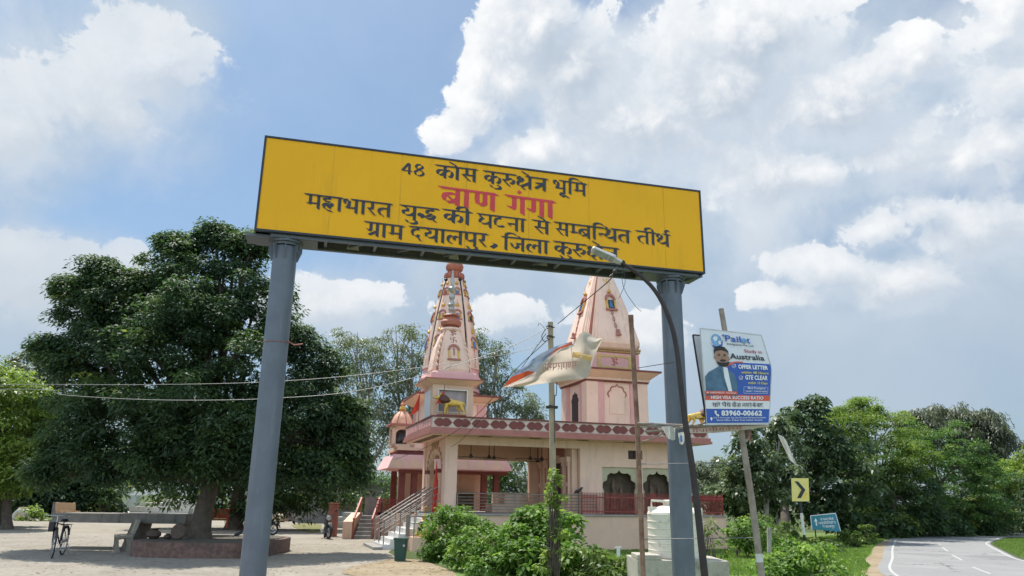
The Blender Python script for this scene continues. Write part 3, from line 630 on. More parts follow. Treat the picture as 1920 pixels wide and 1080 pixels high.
# left face: cusped gateway with carved columns
mb = MB(TF); a = cusp(2.05, 4.35, 2.95, 3.62, 4)
mb.extu([(1.365, 1.312), (2.05, 1.312)]+a+[(4.35, 1.312), (4.945, 1.312), (4.945, 4.1), (1.365, 4.1)], 0.90, 1.06); aw = obj('gateway_wall', mb, PEACH, hall)
for v in (1.95, 4.10):
    mb = MB(TF)
    for (w, z0, z1, mi) in ((.20, 1.312, 1.55, 2), (.23, 1.55, 1.72, 1), (.16, 1.72, 1.86, 0), (.20, 1.86, 2.0, 1), (.15, 2.0, 2.5, 0), (.18, 2.5, 2.62, 0), (.20, 2.62, 2.78, 0), (.24, 2.78, 2.93, 3)):
        mb.mi = mi; mb.box(0.88-w*0.5, v-w*0.9+0.15, z0, 0.897, v+w*0.9+0.15, z1-0.002)
    obj('carved_column', mb, [CREAM, PINK, GOLD, MAROON], aw)
mb = MB(TF)
for k in range(11):
    a_ = math.pi*k/10; v = 3.2-1.35*math.cos(a_); z = 3.0+0.82*math.sin(a_); mb.ell((0.885, v, z), (0.03, 0.09, 0.11), 8, 5)
for k in range(8): mb.box(0.872, 2.55+k*0.17, 3.86, 0.898, 2.67+k*0.17, 4.02)
obj('carved_relief', mb, mat('ochre_relief', (0.42, 0.26, 0.14), 0.8, 0.2, 6), aw)
# railing of the hall front
mb = MB(TF)
for u in (1.3, 3.55, 5.0, 6.15, 6.9): mb.tube([TFv for TFv in [(u, 0.82, 1.312), (u, 0.82, 2.02)]], 0.022, 8)
obj('railing_post', mb, INOX, hall)
mb = MB(TF)
for k, z in enumerate((1.45, 1.56, 1.67, 1.78, 1.89, 2.02)): mb.tube([(1.28, 0.82, z), (6.92, 0.82, z)], 0.022 if k == 5 else 0.013, 6)
obj('railing_bar', mb, INOX, hall)
# stone in front of and inside the hall
# steps up to the gateway with steel handrails
st = thing('entrance_steps', 'white marble steps with slanting steel handrails climbing to the cusped gateway', 'stairs', tuple(TF(-0.3, 2.9, 0)))
mb = MB(TF)
for k in range(7):
    u0 = -1.25+0.29*k; mb.box(u0, 1.7, -0.05 if k == 0 else 0.18*k+0.001, 0.60, 4.1, 0.18*(k+1))
obj('step', mb, MARBLE, st)
mb = MB(TF); mb.box(-0.35, 0.62, -0.05, 0.60, 1.66, 0.48); obj('side_plinth', mb, PEACH, st)
mb = MB(TF); mb.box(-1.6, 1.5, -0.05, -1.253, 4.3, 0.10); obj('landing', mb, CONC, st)
mb = MB(TF)
for v in (1.75, 2.9, 4.05):
    for k in range(4):
        u = -1.2+0.58*k; z = 0.18+0.36*k; mb.tube([(u, v, z), (u, v, z+0.85)], 0.022, 8)
    for dz in (0.85, 0.6, 0.38): mb.tube([(-1.2, v, 0.18+dz), (0.75, v, 1.40+dz)], 0.025 if dz > .8 else 0.015, 8)
for u, v in ((-0.3, 0.68), (-0.3, 1.6), (0.5, 0.68), (0.1, 0.68)): mb.tube([(u, v, 0.48), (u, v, 1.2)], 0.02, 8)
for z in (1.2, 0.95): mb.tube([(-0.3, 1.6, z), (-0.3, 0.68, z), (0.55, 0.68, z)], 0.018, 8)
mb.box(-0.42, 1.55, 0.48, -0.30, 1.67, 1.22)
obj('handrail', mb, INOX, st)
idol = thing('golden_idol', 'small seated idol in gold and black behind the steel rail of the steps', 'statue', tuple(TF(0.15, 1.2, 0.48)))
mb = MB(TF); mb.lathe((0.15, 1.15, 0.485), [(0.32, 0), (0.32, 0.1), (0.2, 0.14)], 14); mb.lathe((0.15, 1.15, 0.62), [(0.26, 0), (0.24, 0.12), (0.16, 0.2), (0.19, 0.36), (0.07, 0.46), (0.09, 0.55), (0.02, 0.66)], 14); obj('body', mb, GOLD, idol, smooth=True)
mb = MB(TF); mb.ell((0.15, 1.02, 0.95), (0.21, 0.12, 0.1)); mb.ell((0.0, 1.0, 0.75), (0.12, 0.1, 0.1)); obj('drape', mb, BLACKF, idol, smooth=True)
# ceiling fans hanging in the hall
FANM = mat('dark_brown_fan', (0.035, 0.026, 0.022), 0.45)
def fan():
    r = thing('ceiling_fan', 'x', 'fan', (0, 0, 0), 'ceiling fans in the open hall')
    mb = MB(); mb.tube([(0, 0, 0.0), (0, 0, 0.62)], 0.016, 8); mb.lathe((0, 0, 0.54), [(0.05, 0), (0.035, 0.08)], 10); obj('rod', mb, FANM, r, world=False)
    mb = MB(); mb.lathe((0, 0, -0.10), [(0.03, 0), (0.085, 0.02), (0.095, 0.06), (0.06, 0.10), (0.03, 0.16)], 14); obj('motor', mb, FANM, r, smooth=True, world=False)
    for k in range(3):
        a = 2*math.pi*k/3; c, s = math.cos(a), math.sin(a); mb = MB(lambda x, y, z: Vector((c*x-s*y, s*x+c*y, z)))
        mb.ext([(0.08, -0.03), (0.2, -0.055), (0.6, -0.065), (0.62, 0.05), (0.2, 0.06), (0.08, 0.03)], lambda x, y: (x, y, -0.055+y*0.2), lambda x, y: (x, y, -0.047+y*0.2)); obj('blade', mb, FANM, r, world=False)
    return r
fspots = [(2.05, 1.9, 'ceiling fan nearest the cream corner column'), (2.85, 2.1, 'second ceiling fan from the corner column, hanging lowest'), (3.5, 3.6, 'ceiling fan set back near the middle of the hall, hanging higher'),
          (4.55, 2.0, 'left one of two close ceiling fans before the concrete pole'), (5.15, 2.3, 'right one of two close ceiling fans before the concrete pole'), (5.55, 3.9, 'rearmost ceiling fan close to the carved pilasters')]
f0 = None
for i, (u, v, lab) in enumerate(fspots):
    o = fan() if f0 is None else copy_tree(f0)
    if f0 is None: f0 = o
    p = TF(u, v, 3.46 if i != 2 else 3.52); o.location = p; o.rotation_euler = (0, 0, 0.5+i*0.9); o['label'] = lab
# red picket fence on the plinth
FEN = mat('red_oxide_iron', (0.26, 0.045, 0.035), 0.6, 0.25, 5.0, stain=(0.10, 0.04, 0.03), stain_amt=0.5)
fe = thing('picket_railing', 'red iron picket railing along the top of the temple plinth', 'fence', tuple(TF(9.2, 0.2, 1.31)))
mb = MB(TF)
for k in range(100):
    u = 6.05+6.1*k/99; mb.box(u-0.011, 0.163, 1.312, u+0.011, 0.180, 2.12); 
o = obj('picket', mb, FEN, fe); o['kind'] = 'stuff'
mb = MB(TF); mb.box(6.0, 0.155, 1.92, 12.2, 0.162, 1.97); mb.box(6.0, 0.155, 1.40, 12.2, 0.162, 1.44); obj('rail', mb, FEN, fe)
mb = MB(TF)
for u in (6.0, 9.1, 12.15): mb.box(u-0.025, 0.178, 1.312, u+0.025, 0.21, 2.15)
obj('fence_post', mb, FEN, fe)
mb = MB(TF); mb.box(10.6, 0.22, 1.85, 12.1, 0.23, 2.05); obj('red_banner', mb, mat('bright_red_board', (0.42, 0.03, 0.03), 0.7), fe)

# ---- loft with a four-fold stepped section
def loft(mb, c, prof, sect, mats_of=None):
    n = len(sect); vs = []
    for (h, z) in prof: vs += [(c[0]+h*a, c[1]+h*b, z) for a, b in sect]
    for j in range(len(prof)-1):
        for i in range(n):
            mb.mi = mats_of[i] if mats_of else 0
            b = j*n; mb.add([vs[b+i], vs[b+(i+1) % n], vs[b+n+(i+1) % n], vs[b+n+i]], [(0, 1, 2, 3)])
    mb.mi = 0; mb.add(vs[:n], [tuple(range(n))[::-1]]); mb.add(vs[-n:], [tuple(range(n))])
def four(side):
    out = []
    for k in range(4):
        c, s = [(1, 0), (0, 1), (-1, 0), (0, -1)][k]; out += [(c*a-s*b, s*a+c*b) for a, b in side]
    return out
SIDE = [(1, -.60), (1, .60), (.95, .615), (.95, .69), (.90, .70), (.90, .77), (.86, .78), (.86, .84), (.84, .86), (.78, .86), (.77, .90), (.70, .90), (.69, .95), (.615, .95)]
SMAT = [0, 0, 0, 0, 0, 0, 0, 1, 1, 1, 0, 0, 0, 0]
GLYPH_OM = [_c((.10, .86), (.28, .98), (.44, .84), (.30, .62), (.22, .58), (.44, .50), (.50, .26), (.28, .06), (.06, .20)), _c((.40, .52), (.62, .62), (.72, .40), (.86, .30), (.92, .52)), _c((.58, .92), (.74, .80), (.92, .94)), ('d', ((.76, 1.06),))]
def emblem(mb, kind, place, nib=1.0):
    if kind == 'om': st_ = GLYPH_OM
    else: st_ = [_l((.5, .95), (.5, .05)), _l((.05, .5), (.95, .5)), _l((.5, .95), (.95, .95)), _l((.95, .5), (.95, .05)), _l((.5, .05), (.05, .05)), _l((.05, .5), (.05, .95))]
    GLY['tmp'] = (1.0, st_); hindi(mb, ['tmp'], place, nib, False)
def arch_frame(mb, c, w, h, place, d, mi=(0, 1, 2)):
    """small shrine frame: sill, two colonnettes, round hood; place(x, y, depth)"""
    mb.mi = mi[0]
    def bx(x0, y0, x1, y1, dd): mb.ext([(x0, y0), (x1, y0), (x1, y1), (x0, y1)], lambda x, y: place(x, y, 0), lambda x, y: place(x, y, dd))
    bx(c-w*.62, 0, c+w*.62, h*.10, d)
    arc = [(c+w*.56*math.cos(a), h*.62+h*.38*math.sin(a)) for a in [math.pi*i/12 for i in range(13)]]; inn = [(c+w*.38*math.cos(a), h*.62+h*.24*math.sin(a)) for a in [math.pi*i/12 for i in range(13)]]
    mb.ext(arc+inn[::-1], lambda x, y: place(x, y, 0), lambda x, y: place(x, y, d))
    mb.mi = mi[1]; bx(c-w*.52, h*.10, c-w*.36, h*.60, d*.8); bx(c+w*.36, h*.10, c+w*.52, h*.60, d*.8)
    mb.mi = mi[2]; bx(c-w*.34, h*.11, c+w*.34, h*.62, d*.25)
def kalash(mb, c, s, kind=0):
    mb.lathe(c, [(.10*s, 0), (.30*s, .05*s), (.42*s, .25*s), (.38*s, .45*s), (.16*s, .6*s), (.20*s, .68*s), (.07*s, .8*s), (.05*s, 1.5*s), (.005, 1.9*s)], 10)

# ---- square spire behind the hall
RC = (11.98, 11.0)
tp = thing('square_spire_tower', 'square pink temple tower with tapering four sided spire, chain and bell motif', 'tower', tuple(TF(RC[0], RC[1], 0)))
mb = MB(TF); c0, c1 = RC
mb.box(c0-1.7, c1-1.7, 0, c0+1.7, c1+1.7, 8.05); shaft = obj('shaft', mb, SPIRE, tp)
mb = MB(TF)
for sx in (-1, 1):
    for sy in (-1, 1): mb.box(c0+sx*1.47-0.33, c1+sy*1.47-0.33, 0, c0+sx*1.47+0.33, c1+sy*1.47+0.33, 8.0)
obj('corner_pier', mb, SPIRE, shaft)
mb = MB(TF)
for sx in (-1, 1):
    mb.box(c0+sx*0.95-0.185, c1-1.77, 4.0, c0+sx*0.95+0.185, c1-1.702, 8.0); mb.box(c0-1.77, c1+sx*0.95-0.185, 4.0, c0-1.702, c1+sx*0.95+0.185, 8.0)
obj('pilaster', mb, PINK, shaft)
mb = MB(TF); a = cusp(c0-0.44, c0+0.44, 7.15, 7.78, 2)
mb.extv([(c0-0.44, 6.25)]+a+[(c0+0.44, 6.25)], c1-1.73, c1-1.7025); obj('blind_arch', mb, SPIRE, shaft)
mb = MB(TF); a2 = cusp(c0-0.5, c0+0.5, 7.15, 7.86, 2); mb.extv(a2+a[::-1], c1-1.76, c1-1.7025); obj('arch_rim', mb, ROSE, shaft)
mb = MB(TF); a = cusp(c1-0.42, c1+0.42, 6.9, 7.55, 2); mb.extu([(c1-0.42, 5.0)]+a+[(c1+0.42, 5.0)], c0-1.73, c0-1.7025); obj('doorway', mb, WINE, shaft)
mb = MB(TF); mb.box(c0-1.90, c1-1.90, 8.02, c0+1.90, c1+1.90, 8.14); mb.mi = 1
mb.box(c0-1.85, c1-1.85, 7.93, c0+1.85, c1+1.85, 8.018); mb.mi = 0
loft(mb, RC, [(1.90, 8.142), (2.34, 8.48)], four([(1, -1), (1, 1)])); mb.mi = 1; mb.box(c0-2.38, c1-2.38, 8.482, c0+2.38, c1+2.38, 8.58); obj('cornice', mb, [PEACH, MAROON], tp)
mb = MB(TF); loft(mb, RC, [(1.50, 8.582), (1.50, 9.55), (1.46, 9.60)], four([(1, -1), (1, 1)])); band = obj('pink_band', mb, PINK, tp)
for side in (0, 1):
    pl = (lambda x, y, d: (c0-1.0+2.0*x, c1-1.50-d, 8.72+0.72*y)) if side == 0 else (lambda x, y, d: (c0-1.50-d, c1+1.0-2.0*x, 8.72+0.72*y))
    mb = MB(TF); mb.mi = 0
    for q in ([(0, 0), (1, 0), (1, .14), (0, .14)], [(0, .86), (1, .86), (1, 1), (0, 1)], [(0, .141), (.07, .141), (.07, .859), (0, .859)], [(.93, .141), (1, .141), (1, .859), (.93, .859)],
              [(.07, .141), (.13, .141), (.07, .32)], [(.93, .141), (.87, .141), (.93, .32)], [(.07, .859), (.13, .859), (.07, .68)], [(.93, .859), (.87, .859), (.93, .68)]):
        mb.ext(q, lambda x, y: pl(x, y, 0.001), lambda x, y: pl(x, y, 0.03))
    mb.mi = 1; emblem(mb, 'om', lambda x, y, l: pl(.40+.20*x, .20+.6*y, .004+l), 1.3); obj('om_panel', mb, [mat('dull_yellow_paint', (0.52, 0.38, 0.12), 0.7), TERRA], band)
mb = MB(TF)
loft(mb, RC, [(1.50, 9.60), (1.56, 9.64), (1.56, 9.70), (1.48, 9.72)], four([(1, -1), (1, 1)]))
for k in range(26):
    x = c0-1.52+3.04*k/25; mb.box(x-0.04, c1-1.62, 9.73, x+0.04, c1-1.46, 9.86); y = c1-1.52+3.04*k/25; mb.box(c0-1.62, y-0.04, 9.73, c0-1.46, y+0.04, 9.86) if k > 0 else None
obj('dentil_band', mb, mat('old_gold_moulding', (0.40, 0.25, 0.10), 0.6), tp)
RP = [(1.50, 9.72), (1.66, 9.86), (1.78, 10.09), (1.79, 10.3), (1.74, 10.52), (1.58, 11.11), (1.38, 11.76), (1.20, 12.35), (1.02, 12.94), (.82, 13.55), (.62, 14.15), (.42, 14.75), (.28, 15.3)]
def rh(z):
    for (h0, a), (h1, b) in zip(RP, RP[1:]):
        if a <= z <= b: return h0+(h1-h0)*(z-a)/(b-a)
    return RP[-1][0]
mb = MB(TF); loft(mb, RC, RP, four(SIDE), SMAT*4); spr = obj('spire', mb, [SPIRE, TERRA], tp)
def rface(side):
    def f(x, y, d):
        h = rh(y)+d; return (c0+x, c1-h, y) if side == 0 else (c0-h, c1-x, y)
    return f
for side in (0, 1):
    f = rface(side); mb = MB(TF)
    arch_frame(mb, 0, 0.55, 1.06, lambda x, y, d: f(x, 12.02+y, d+.002), 0.13)
    fr = obj('picture_niche', mb, [ROSE, GOLD, mat('dark_green_panel', (0.03, 0.06, 0.045), 0.5)], spr)
    mb = MB(TF); mb.ell(f(0, 12.36, .05), (.09, .04, .15)); mb.ell(f(0, 12.55, .05), (.06, .04, .06)); mb.ell(f(0.06, 12.24, .05), (.13, .04, .06)); obj('figure', mb, BLUEF, fr, smooth=True)
    mb = MB(TF); kalash(mb, f(0, 13.10, .06), .28); obj('gold_pot', mb, GOLD, spr, smooth=True)
    mb = MB(TF); emblem(mb, 'swastik', lambda x, y, l: f(-.19+.38*x, 13.68+.36*y, .006+l), 1.0); mb.mi = 1; emblem(mb, 'om', lambda x, y, l: f(-.18+.36*x, 14.25+.38*y, .006+l), 1.4); obj('emblem', mb, [GOLD, ROSE], spr)
    mb = MB(TF)
    zz = 12.0
    for k in range(7):
        cx = 0.02*k; pts = [f(cx+0.06*math.cos(a), zz-0.12+0.13*math.sin(a), .03) for a in [2*math.pi*i/12 for i in range(13)]] if k % 2 == 0 else [f(cx, zz+0.04, .03), f(cx, zz-.22, .03)]
        mb.tube(pts, 0.018, 5); zz -= 0.19
    mb.lathe(f(0.14, 10.52, .10), [(.02, .34), (.07, .30), (.10, .12), (.17, .0)][::-1], 12); obj('chain_and_bell', mb, [ROSE], spr)
mb = MB(TF); mb.lathe((c0, c1, 15.3), [(.30, 0), (.55, .12), (.55, .3), (.3, .42), (.5, .7), (.42, 1.0), (.12, 1.3), (.02, 2.0)], 16); obj('finial', mb, TERRA, spr, smooth=True)

# ---- tall eight ribbed spire left of it
def LT(x, y, z): return TF(3.36+1.08*x, 11.5+1.08*y, CAMH+(z-CAMH)*1.075 if z < 7.9 else CAMH+6.504+(z-7.9)*1.02)
lt = thing('ribbed_spire_tower', 'tall round ribbed temple spire with rows of small niches and gold pots', 'tower', tuple(LT(0, 0, 0)))
mb = MB(LT); mb.box(-1.45, -1.45, 0, 1.45, 1.45, 6.1); mb.mi = 1
for s in (-1, 1): mb.box(s*1.2-0.2, -1.5, 4, s*1.2+0.2, -1.452, 6.1); mb.box(-1.5, s*1.2-0.2, 4, -1.452, s*1.2+0.2, 6.1)
obj('shaft', mb, [SPIRE, PINK], lt)
mb = MB(LT); loft(mb, (0, 0), [(1.5, 6.1), (1.5, 6.2)], four([(1, -1), (1, 1)])); mb.mi = 0; loft(mb, (0, 0), [(1.55, 6.202), (2.0, 6.42)], four([(1, -1), (1, 1)])); mb.mi = 1; mb.box(-2.05, -2.05, 6.422, 2.05, 2.05, 6.5); obj('cornice', mb, [PEACH, MAROON], lt)
mb = MB(LT); mb.lathe((0, 0, 0), [(1.30, 6.5), (1.30, 6.75), (1.42, 6.80), (1.42, 6.95), (1.22, 7.0), (1.30, 7.15), (1.50, 7.3), (1.52, 7.42), (1.40, 7.6), (1.36, 7.85), (1.42, 7.90)], 32); obj('pink_base', mb, PINK, lt, smooth=True)
LP = [(1.36, 7.9), (1.33, 8.4), (1.26, 9.0), (1.17, 9.6), (1.05, 10.3), (.92, 11.0), (.79, 11.6), (.65, 12.2), (.53, 12.6), (.42, 12.85)]
sect = []; sm = []
for k in range(8):
    a = k*math.pi/4
    for da, r, m_ in ((-.335, .99, 0), (-.31, 1.0, 0), (-.16, 1.03, 0), (.16, 1.03, 0), (.31, 1.0, 0), (.335, .99, 0), (.36, .925, 1), (.425, .925, 1)):
        sect.append((r*math.cos(a+da), r*math.sin(a+da))); sm.append(0)
mb = MB(LT); loft(mb, (0, 0), LP, sect, sm); rs = obj('spire', mb, SPIRE, lt)
def lr(z):
    for (h0, a), (h1, b) in zip(LP, LP[1:]):
        if a <= z <= b: return h0+(h1-h0)*(z-a)/(b-a)
    return LP[-1][0]
def lface(k):
    a = -math.pi/2+k*math.pi/4; n = Vector((math.cos(a), math.sin(a))); t = Vector((-n.y, n.x))
    def f(x, y, d):
        r = lr(y)*1.01+d; return (n.x*r+t.x*x, n.y*r+t.y*x, y)
    return f
fig = [[BLUEF, GOLD, REDF, BLUEF, REDF, BLUEF, GOLD, REDF], [BLUEF, BLACKF, BLUEF, REDF, GOLD, BLUEF, REDF, GOLD], [REDF, BLUEF, BLACKF, BLUEF, REDF, GOLD, BLUEF, BLACKF]]
FRM = mat('niche_shade_panel', (0.40, 0.27, 0.22), 0.8)
for k in range(-2, 3):
    f = lface(k)
    for row, (z, w) in enumerate(((11.82, .30), (10.42, .38), (8.98, .42))):
        mb = MB(LT); arch_frame(mb, 0, w, w*1.5, lambda x, y, d: f(x, z+y, d), 0.06, (0, 1, 2)); fr = obj('small_niche', mb, [ROSE, GOLD, FRM], rs)
        mb = MB(LT); q = f(0, z+w*.42, .05); mb.lathe((q[0], q[1], q[2]-w*.32), [(w*.24, 0), (w*.22, w*.2), (w*.12, w*.42), (w*.14, w*.5), (w*.08, w*.66), (.01, w*.78)], 8, sy=.8); obj('figure', mb, fig[row][(k+8) % 8], fr, smooth=True)
    for (z, s) in ((12.42, .22), (11.15, .24), (9.78, .26)):
        mb = MB(LT); kalash(mb, f(0, z, .02), s); obj('gold_pot', mb, GOLD, rs, smooth=True)
    mb = MB(LT)
    emblem(mb, 'swastik', lambda x, y, l: f(-.12+.24*x, 7.95+.24*y, .01+l), .9)
    for j in range(5): mb.ell(f(0.0, 8.25+j*.13, .02), (.025, .025, .05), 6, 5)
    mb.bar(f(-.07, 8.93, .02), f(0, 8.82, .02), .02); mb.bar(f(.07, 8.93, .02), f(0, 8.82, .02), .02)
    obj('pendant', mb, ROSE, rs)
# black light ropes hanging down the grooves
mb = MB(LT); rnd = random.Random(3)
for k in range(-2, 2):
    a = -math.pi/2+(k+.5)*math.pi/4; pts = []
    for j in range(34):
        z = 12.72-j*(12.72-8.05)/33; r = lr(z)*0.93+.035; b = a+rnd.uniform(-.012, .012); pts.append((r*math.cos(b), r*math.sin(b), z))
    mb.tube(pts, 0.042, 5); mb.ell((pts[0][0]*1.08, pts[0][1]*1.08, 12.75), (.09, .09, .08), 8, 6)
obj('rope_light', mb, BLACKF, rs)
mb = MB(LT); mb.lathe((0, 0, 12.85), [(.44, 0), (.52, .08), (.46, .2), (.50, .3), (.36, .36), (.34, .42)], 20)
for k in range(16): mb.ell((.44*math.cos(k*math.pi/8), .44*math.sin(k*math.pi/8), 13.03), (.10, .10, .13), 6, 5)
mb.lathe((0, 0, 13.27), [(.30, 0), (.42, .12), (.46, .3), (.40, .48), (.22, .62), (.20, .75), (.26, .80), (.06, .9), (.05, 1.3), (.01, 1.5)], 20); obj('lotus_finial', mb, TERRA, rs, smooth=True)

# ---- small shrine turret on the roof corner
tu = thing('roof_shrine', 'small pink shrine turret with silver finial on the corner of the hall roof', 'shrine', tuple(TF(1.02, 1.45, 4.25)))
mb = MB(TF); x0, x1, y0, y1 = 0.16, 1.74, 0.62, 2.2; cx, cy = 0.95, 1.41
mb.box(x0, y0+0.15, 4.255, x1, y1, 5.98)
for b in ((x0, 4.255, 0.38, 5.98), (1.50, 4.255, x1, 5.98), (0.381, 5.80, 1.499, 5.98), (0.381, 4.255, 1.499, 4.95)): mb.box(b[0], y0, b[1], b[2], y0+0.1495, b[3])
bod = obj('body', mb, PEACH, tu)
mb = MB(TF); mb.box(0.383, y0+0.11, 4.952, 1.497, y0+0.148, 5.798); obj('picture_panel', mb, mat('mirror_grey_panel', (0.42, 0.38, 0.37), 0.3, 0.3, 2.5, c2=(0.5, 0.32, 0.32)), bod)
mb = MB(TF)
for b in ((.36, 4.93, .405, 5.82), (1.48, 4.93, 1.525, 5.82), (.406, 5.78, 1.479, 5.82), (.406, 4.93, 1.479, 4.97)): mb.box(b[0], y0-.02, b[1], b[2], y0-.002, b[3])
mb.box(x0-.02, 0.95, 4.7, x0-.003, 2.05, 5.8); obj('white_frame', mb, flat('white_tile', (0.7, 0.69, 0.67)), bod)
mb = MB(TF); loft(mb, (cx, cy), [(0.82, 5.982), (1.10, 6.14)], four([(1, -1), (1, 1)])); mb.mi = 1; mb.box(cx-1.13, cy-1.13, 6.142, cx+1.13, cy+1.13, 6.19); obj('cornice', mb, [PEACH, ROSE], tu)
mb = MB(TF); loft(mb, (cx, cy), [(.92, 6.192), (.88, 6.42), (.78, 6.5)], four([(1, -1), (1, 1)])); obj('pink_base', mb, PINK, tu)
SP = [(.74, 6.5), (.77, 6.62), (.73, 7.0), (.62, 7.5), (.46, 7.95), (.34, 8.2)]
mb = MB(TF); loft(mb, (cx, cy), SP, four(SIDE), SMAT*4); sp2 = obj('spire', mb, [SPIRE, TERRA], tu)
def sr(z):
    for (h0, a), (h1, b) in zip(SP, SP[1:]):
        if a <= z <= b: return h0+(h1-h0)*(z-a)/(b-a)
    return .34
sf = lambda x, y, d: (cx+x, cy-sr(y)-d, y)
mb = MB(TF); arch_frame(mb, 0, .42, .66, lambda x, y, d: sf(x, 6.95+y, d+.002), .05, (0, 1, 2)); mb.mi = 0
mb.ext([(-.02, 7.15), (.02, 7.15), (.02, 7.45), (-.02, 7.45)], lambda x, y: sf(x, y, .02), lambda x, y: sf(x, y, .05))
emblem(mb, 'swastik', lambda x, y, l: sf(-.12+.24*x, 7.68+.22*y, .006+l), .9); emblem(mb, 'om', lambda x, y, l: sf(-.12+.24*x, 7.98+.2*y, .006+l), 1.3); obj('niche_and_emblem', mb, [ROSE, GOLD, SPIRE], sp2)
mb = MB(TF)
for sx in (-1, 1):
    for k in range(6):
        z = 6.75+k*.23; h = sr(z); mb.ell((cx+sx*h*.86, cy-h*.86-.01, z), (.055, .05, .075), 8, 6); obj('ridge_knob', mb, SPIRE, sp2, smooth=True); mb = MB(TF)
mb = MB(TF); mb.lathe((cx, cy, 8.2), [(.40, 0), (.44, .06), (.40, .14), (.30, .16)], 20); obj('cap', mb, CREAM, sp2, smooth=True)
mb = MB(TF); mb.lathe((cx, cy, 8.36), [(.22, 0), (.40, .1), (.42, .24), (.30, .38), (.24, .44), (.34, .50), (.30, .54)], 20); obj('pot', mb, TERRA, sp2, smooth=True)
mb = MB(TF); mb.lathe((cx, cy, 8.9), [(.16, 0), (.08, .12), (.14, .22), (.10, .32), (.17, .42), (.12, .5), (.06, .62), (.13, .72), (.13, .82), (.05, .92), (.17, 1.05), (.18, 1.12), (.06, 1.2), (.09, 1.36), (.02, 1.9)], 14); obj('silver_finial', mb, SILV, sp2, smooth=True)

# ---- pavilion behind the hall
pv = thing('pillared_pavilion', 'pink pavilion with maroon pillars and a small domed turret behind the hall', 'pavilion', tuple(TF(2.5, 9, 0)))
mb = MB(TF); mb.box(0.15, 7.7, 0, 6.0, 11, 1.15); obj('platform', mb, PEACH, pv)
for (u, v) in ((.42, 7.9), (.98, 7.9), (4.35, 8.1), (4.95, 8.1), (.42, 10.2)):
    mb = MB(TF); mb.box(u-.13, v-.13, 1.152, u+.13, v+.13, 3.05); obj('pillar', mb, MAROON, pv)
mb = MB(TF); mb.box(.55, 9.6, 1.152, 4.3, 9.8, 3.05); mb.box(1.75, 8.3, 1.152, 2.2, 9.59, 3.05); obj('rear_wall', mb, PEACH, pv)
mb = MB(TF); mb.box(3.3, 8.9, 1.16, 4.1, 9.58, 2.1); obj('dark_doorway', mb, DARKIN, pv)
mb = MB(TF); mb.box(.2, 7.7, 3.052, 5.4, 10.6, 3.14); mb.mi = 1; mb.box(.2, 7.66, 2.9, 5.4, 7.698, 3.05); mb.mi = 0
loft(mb, (2.6, 9.1), [(1, 3.10), (.9, 3.72)], [(-2.95, -1.75), (2.95, -1.75), (2.95, 1.75), (-2.95, 1.75)]); pr_ = obj('sloping_canopy', mb, [mat('pink_canopy_paint', (0.72, 0.44, 0.42), 0.85, 0.08, 1.5, stain=(0.52, 0.31, 0.29), stain_amt=0.4, streak=True), MAROON], pv)
mb = MB(TF)
for k in range(7):
    u = .1+k*.78; a = [(u+.34*math.cos(x), 3.14+.42*math.sin(x)**.7 if math.sin(x) > 0 else 3.14) for x in [math.pi*i/10 for i in range(11)]]
    yf = lambda z: 9.1-1.75*(1-.1*(z-3.10)/.62)
    mb.ext(a, lambda x, z: (x, yf(z)-.008, z), lambda x, z: (x, yf(z)-.001, z))
obj('painted_arch', mb, PEACH, pr_)
mb = MB(TF); mb.box(.2, 7.75, 3.722, 5.2, 10.4, 3.92); mb.mi = 1; mb.box(.1, 7.65, 3.922, 5.3, 10.5, 4.06); obj('roof_band', mb, [MAROON, PEACH], pr_)
tc0 = (.35, 8.25)
mb = MB(TF)
for sx in (-1, 1):
    for sy in (-1, 1): mb.box(tc0[0]+sx*.42-.08, tc0[1]+sy*.42-.08, 4.062, tc0[0]+sx*.42+.08, tc0[1]+sy*.42+.08, 5.0)
a = [(tc0[0]+.34*math.cos(x), 4.62+.26*math.sin(x)) for x in [math.pi-math.pi*i/10 for i in range(11)]]
mb.extv(a+[(tc0[0]+.34, 4.9), (tc0[0]-.34, 4.9)], tc0[1]-.46, tc0[1]-.40)
mb.box(tc0[0]-.5, tc0[1]-.5, 4.062, tc0[0]+.5, tc0[1]+.5, 4.2); mb.box(tc0[0]-.5, tc0[1]-.5, 4.9, tc0[0]+.5, tc0[1]+.5, 5.04); mb.mi = 1; mb.box(tc0[0]-.66, tc0[1]-.66, 5.042, tc0[0]+.66, tc0[1]+.66, 5.12)
tb = obj('turret', mb, [PEACH, ROSE], pr_)
mb = MB(TF); mb.box(tc0[0]-.33, tc0[1]+.36, 4.21, tc0[0]+.33, tc0[1]+.40, 4.9); mb.ell((tc0[0], tc0[1]-.1, 4.5), (.16, .2, .22)); mb.tube([(tc0[0]-.3, tc0[1]-.5, 4.35), (tc0[0]+.2, tc0[1]-.1, 4.55)], .09, 8)
obj('loudspeaker_recess', mb, mat('dark_metal_recess', (0.05, 0.05, 0.055), 0.5), tb)
mb = MB(TF); mb.lathe((tc0[0], tc0[1], 5.122), [(.55, 0), (.52, .14), (.42, .36), (.26, .55), (.14, .62)], 24); obj('dome', mb, mat('peach_dome_paint', (0.70, 0.38, 0.25), 0.6), tb, smooth=True)
mb = MB(TF)
for k in range(8):
    a = k*math.pi/4+.2; mb.tube([(tc0[0]+r*math.cos(a)*1.01, tc0[1]+r*math.sin(a)*1.01, 5.125+z) for r, z in ((.55, 0), (.52, .14), (.42, .36), (.26, .55), (.14, .62))], .022, 5)
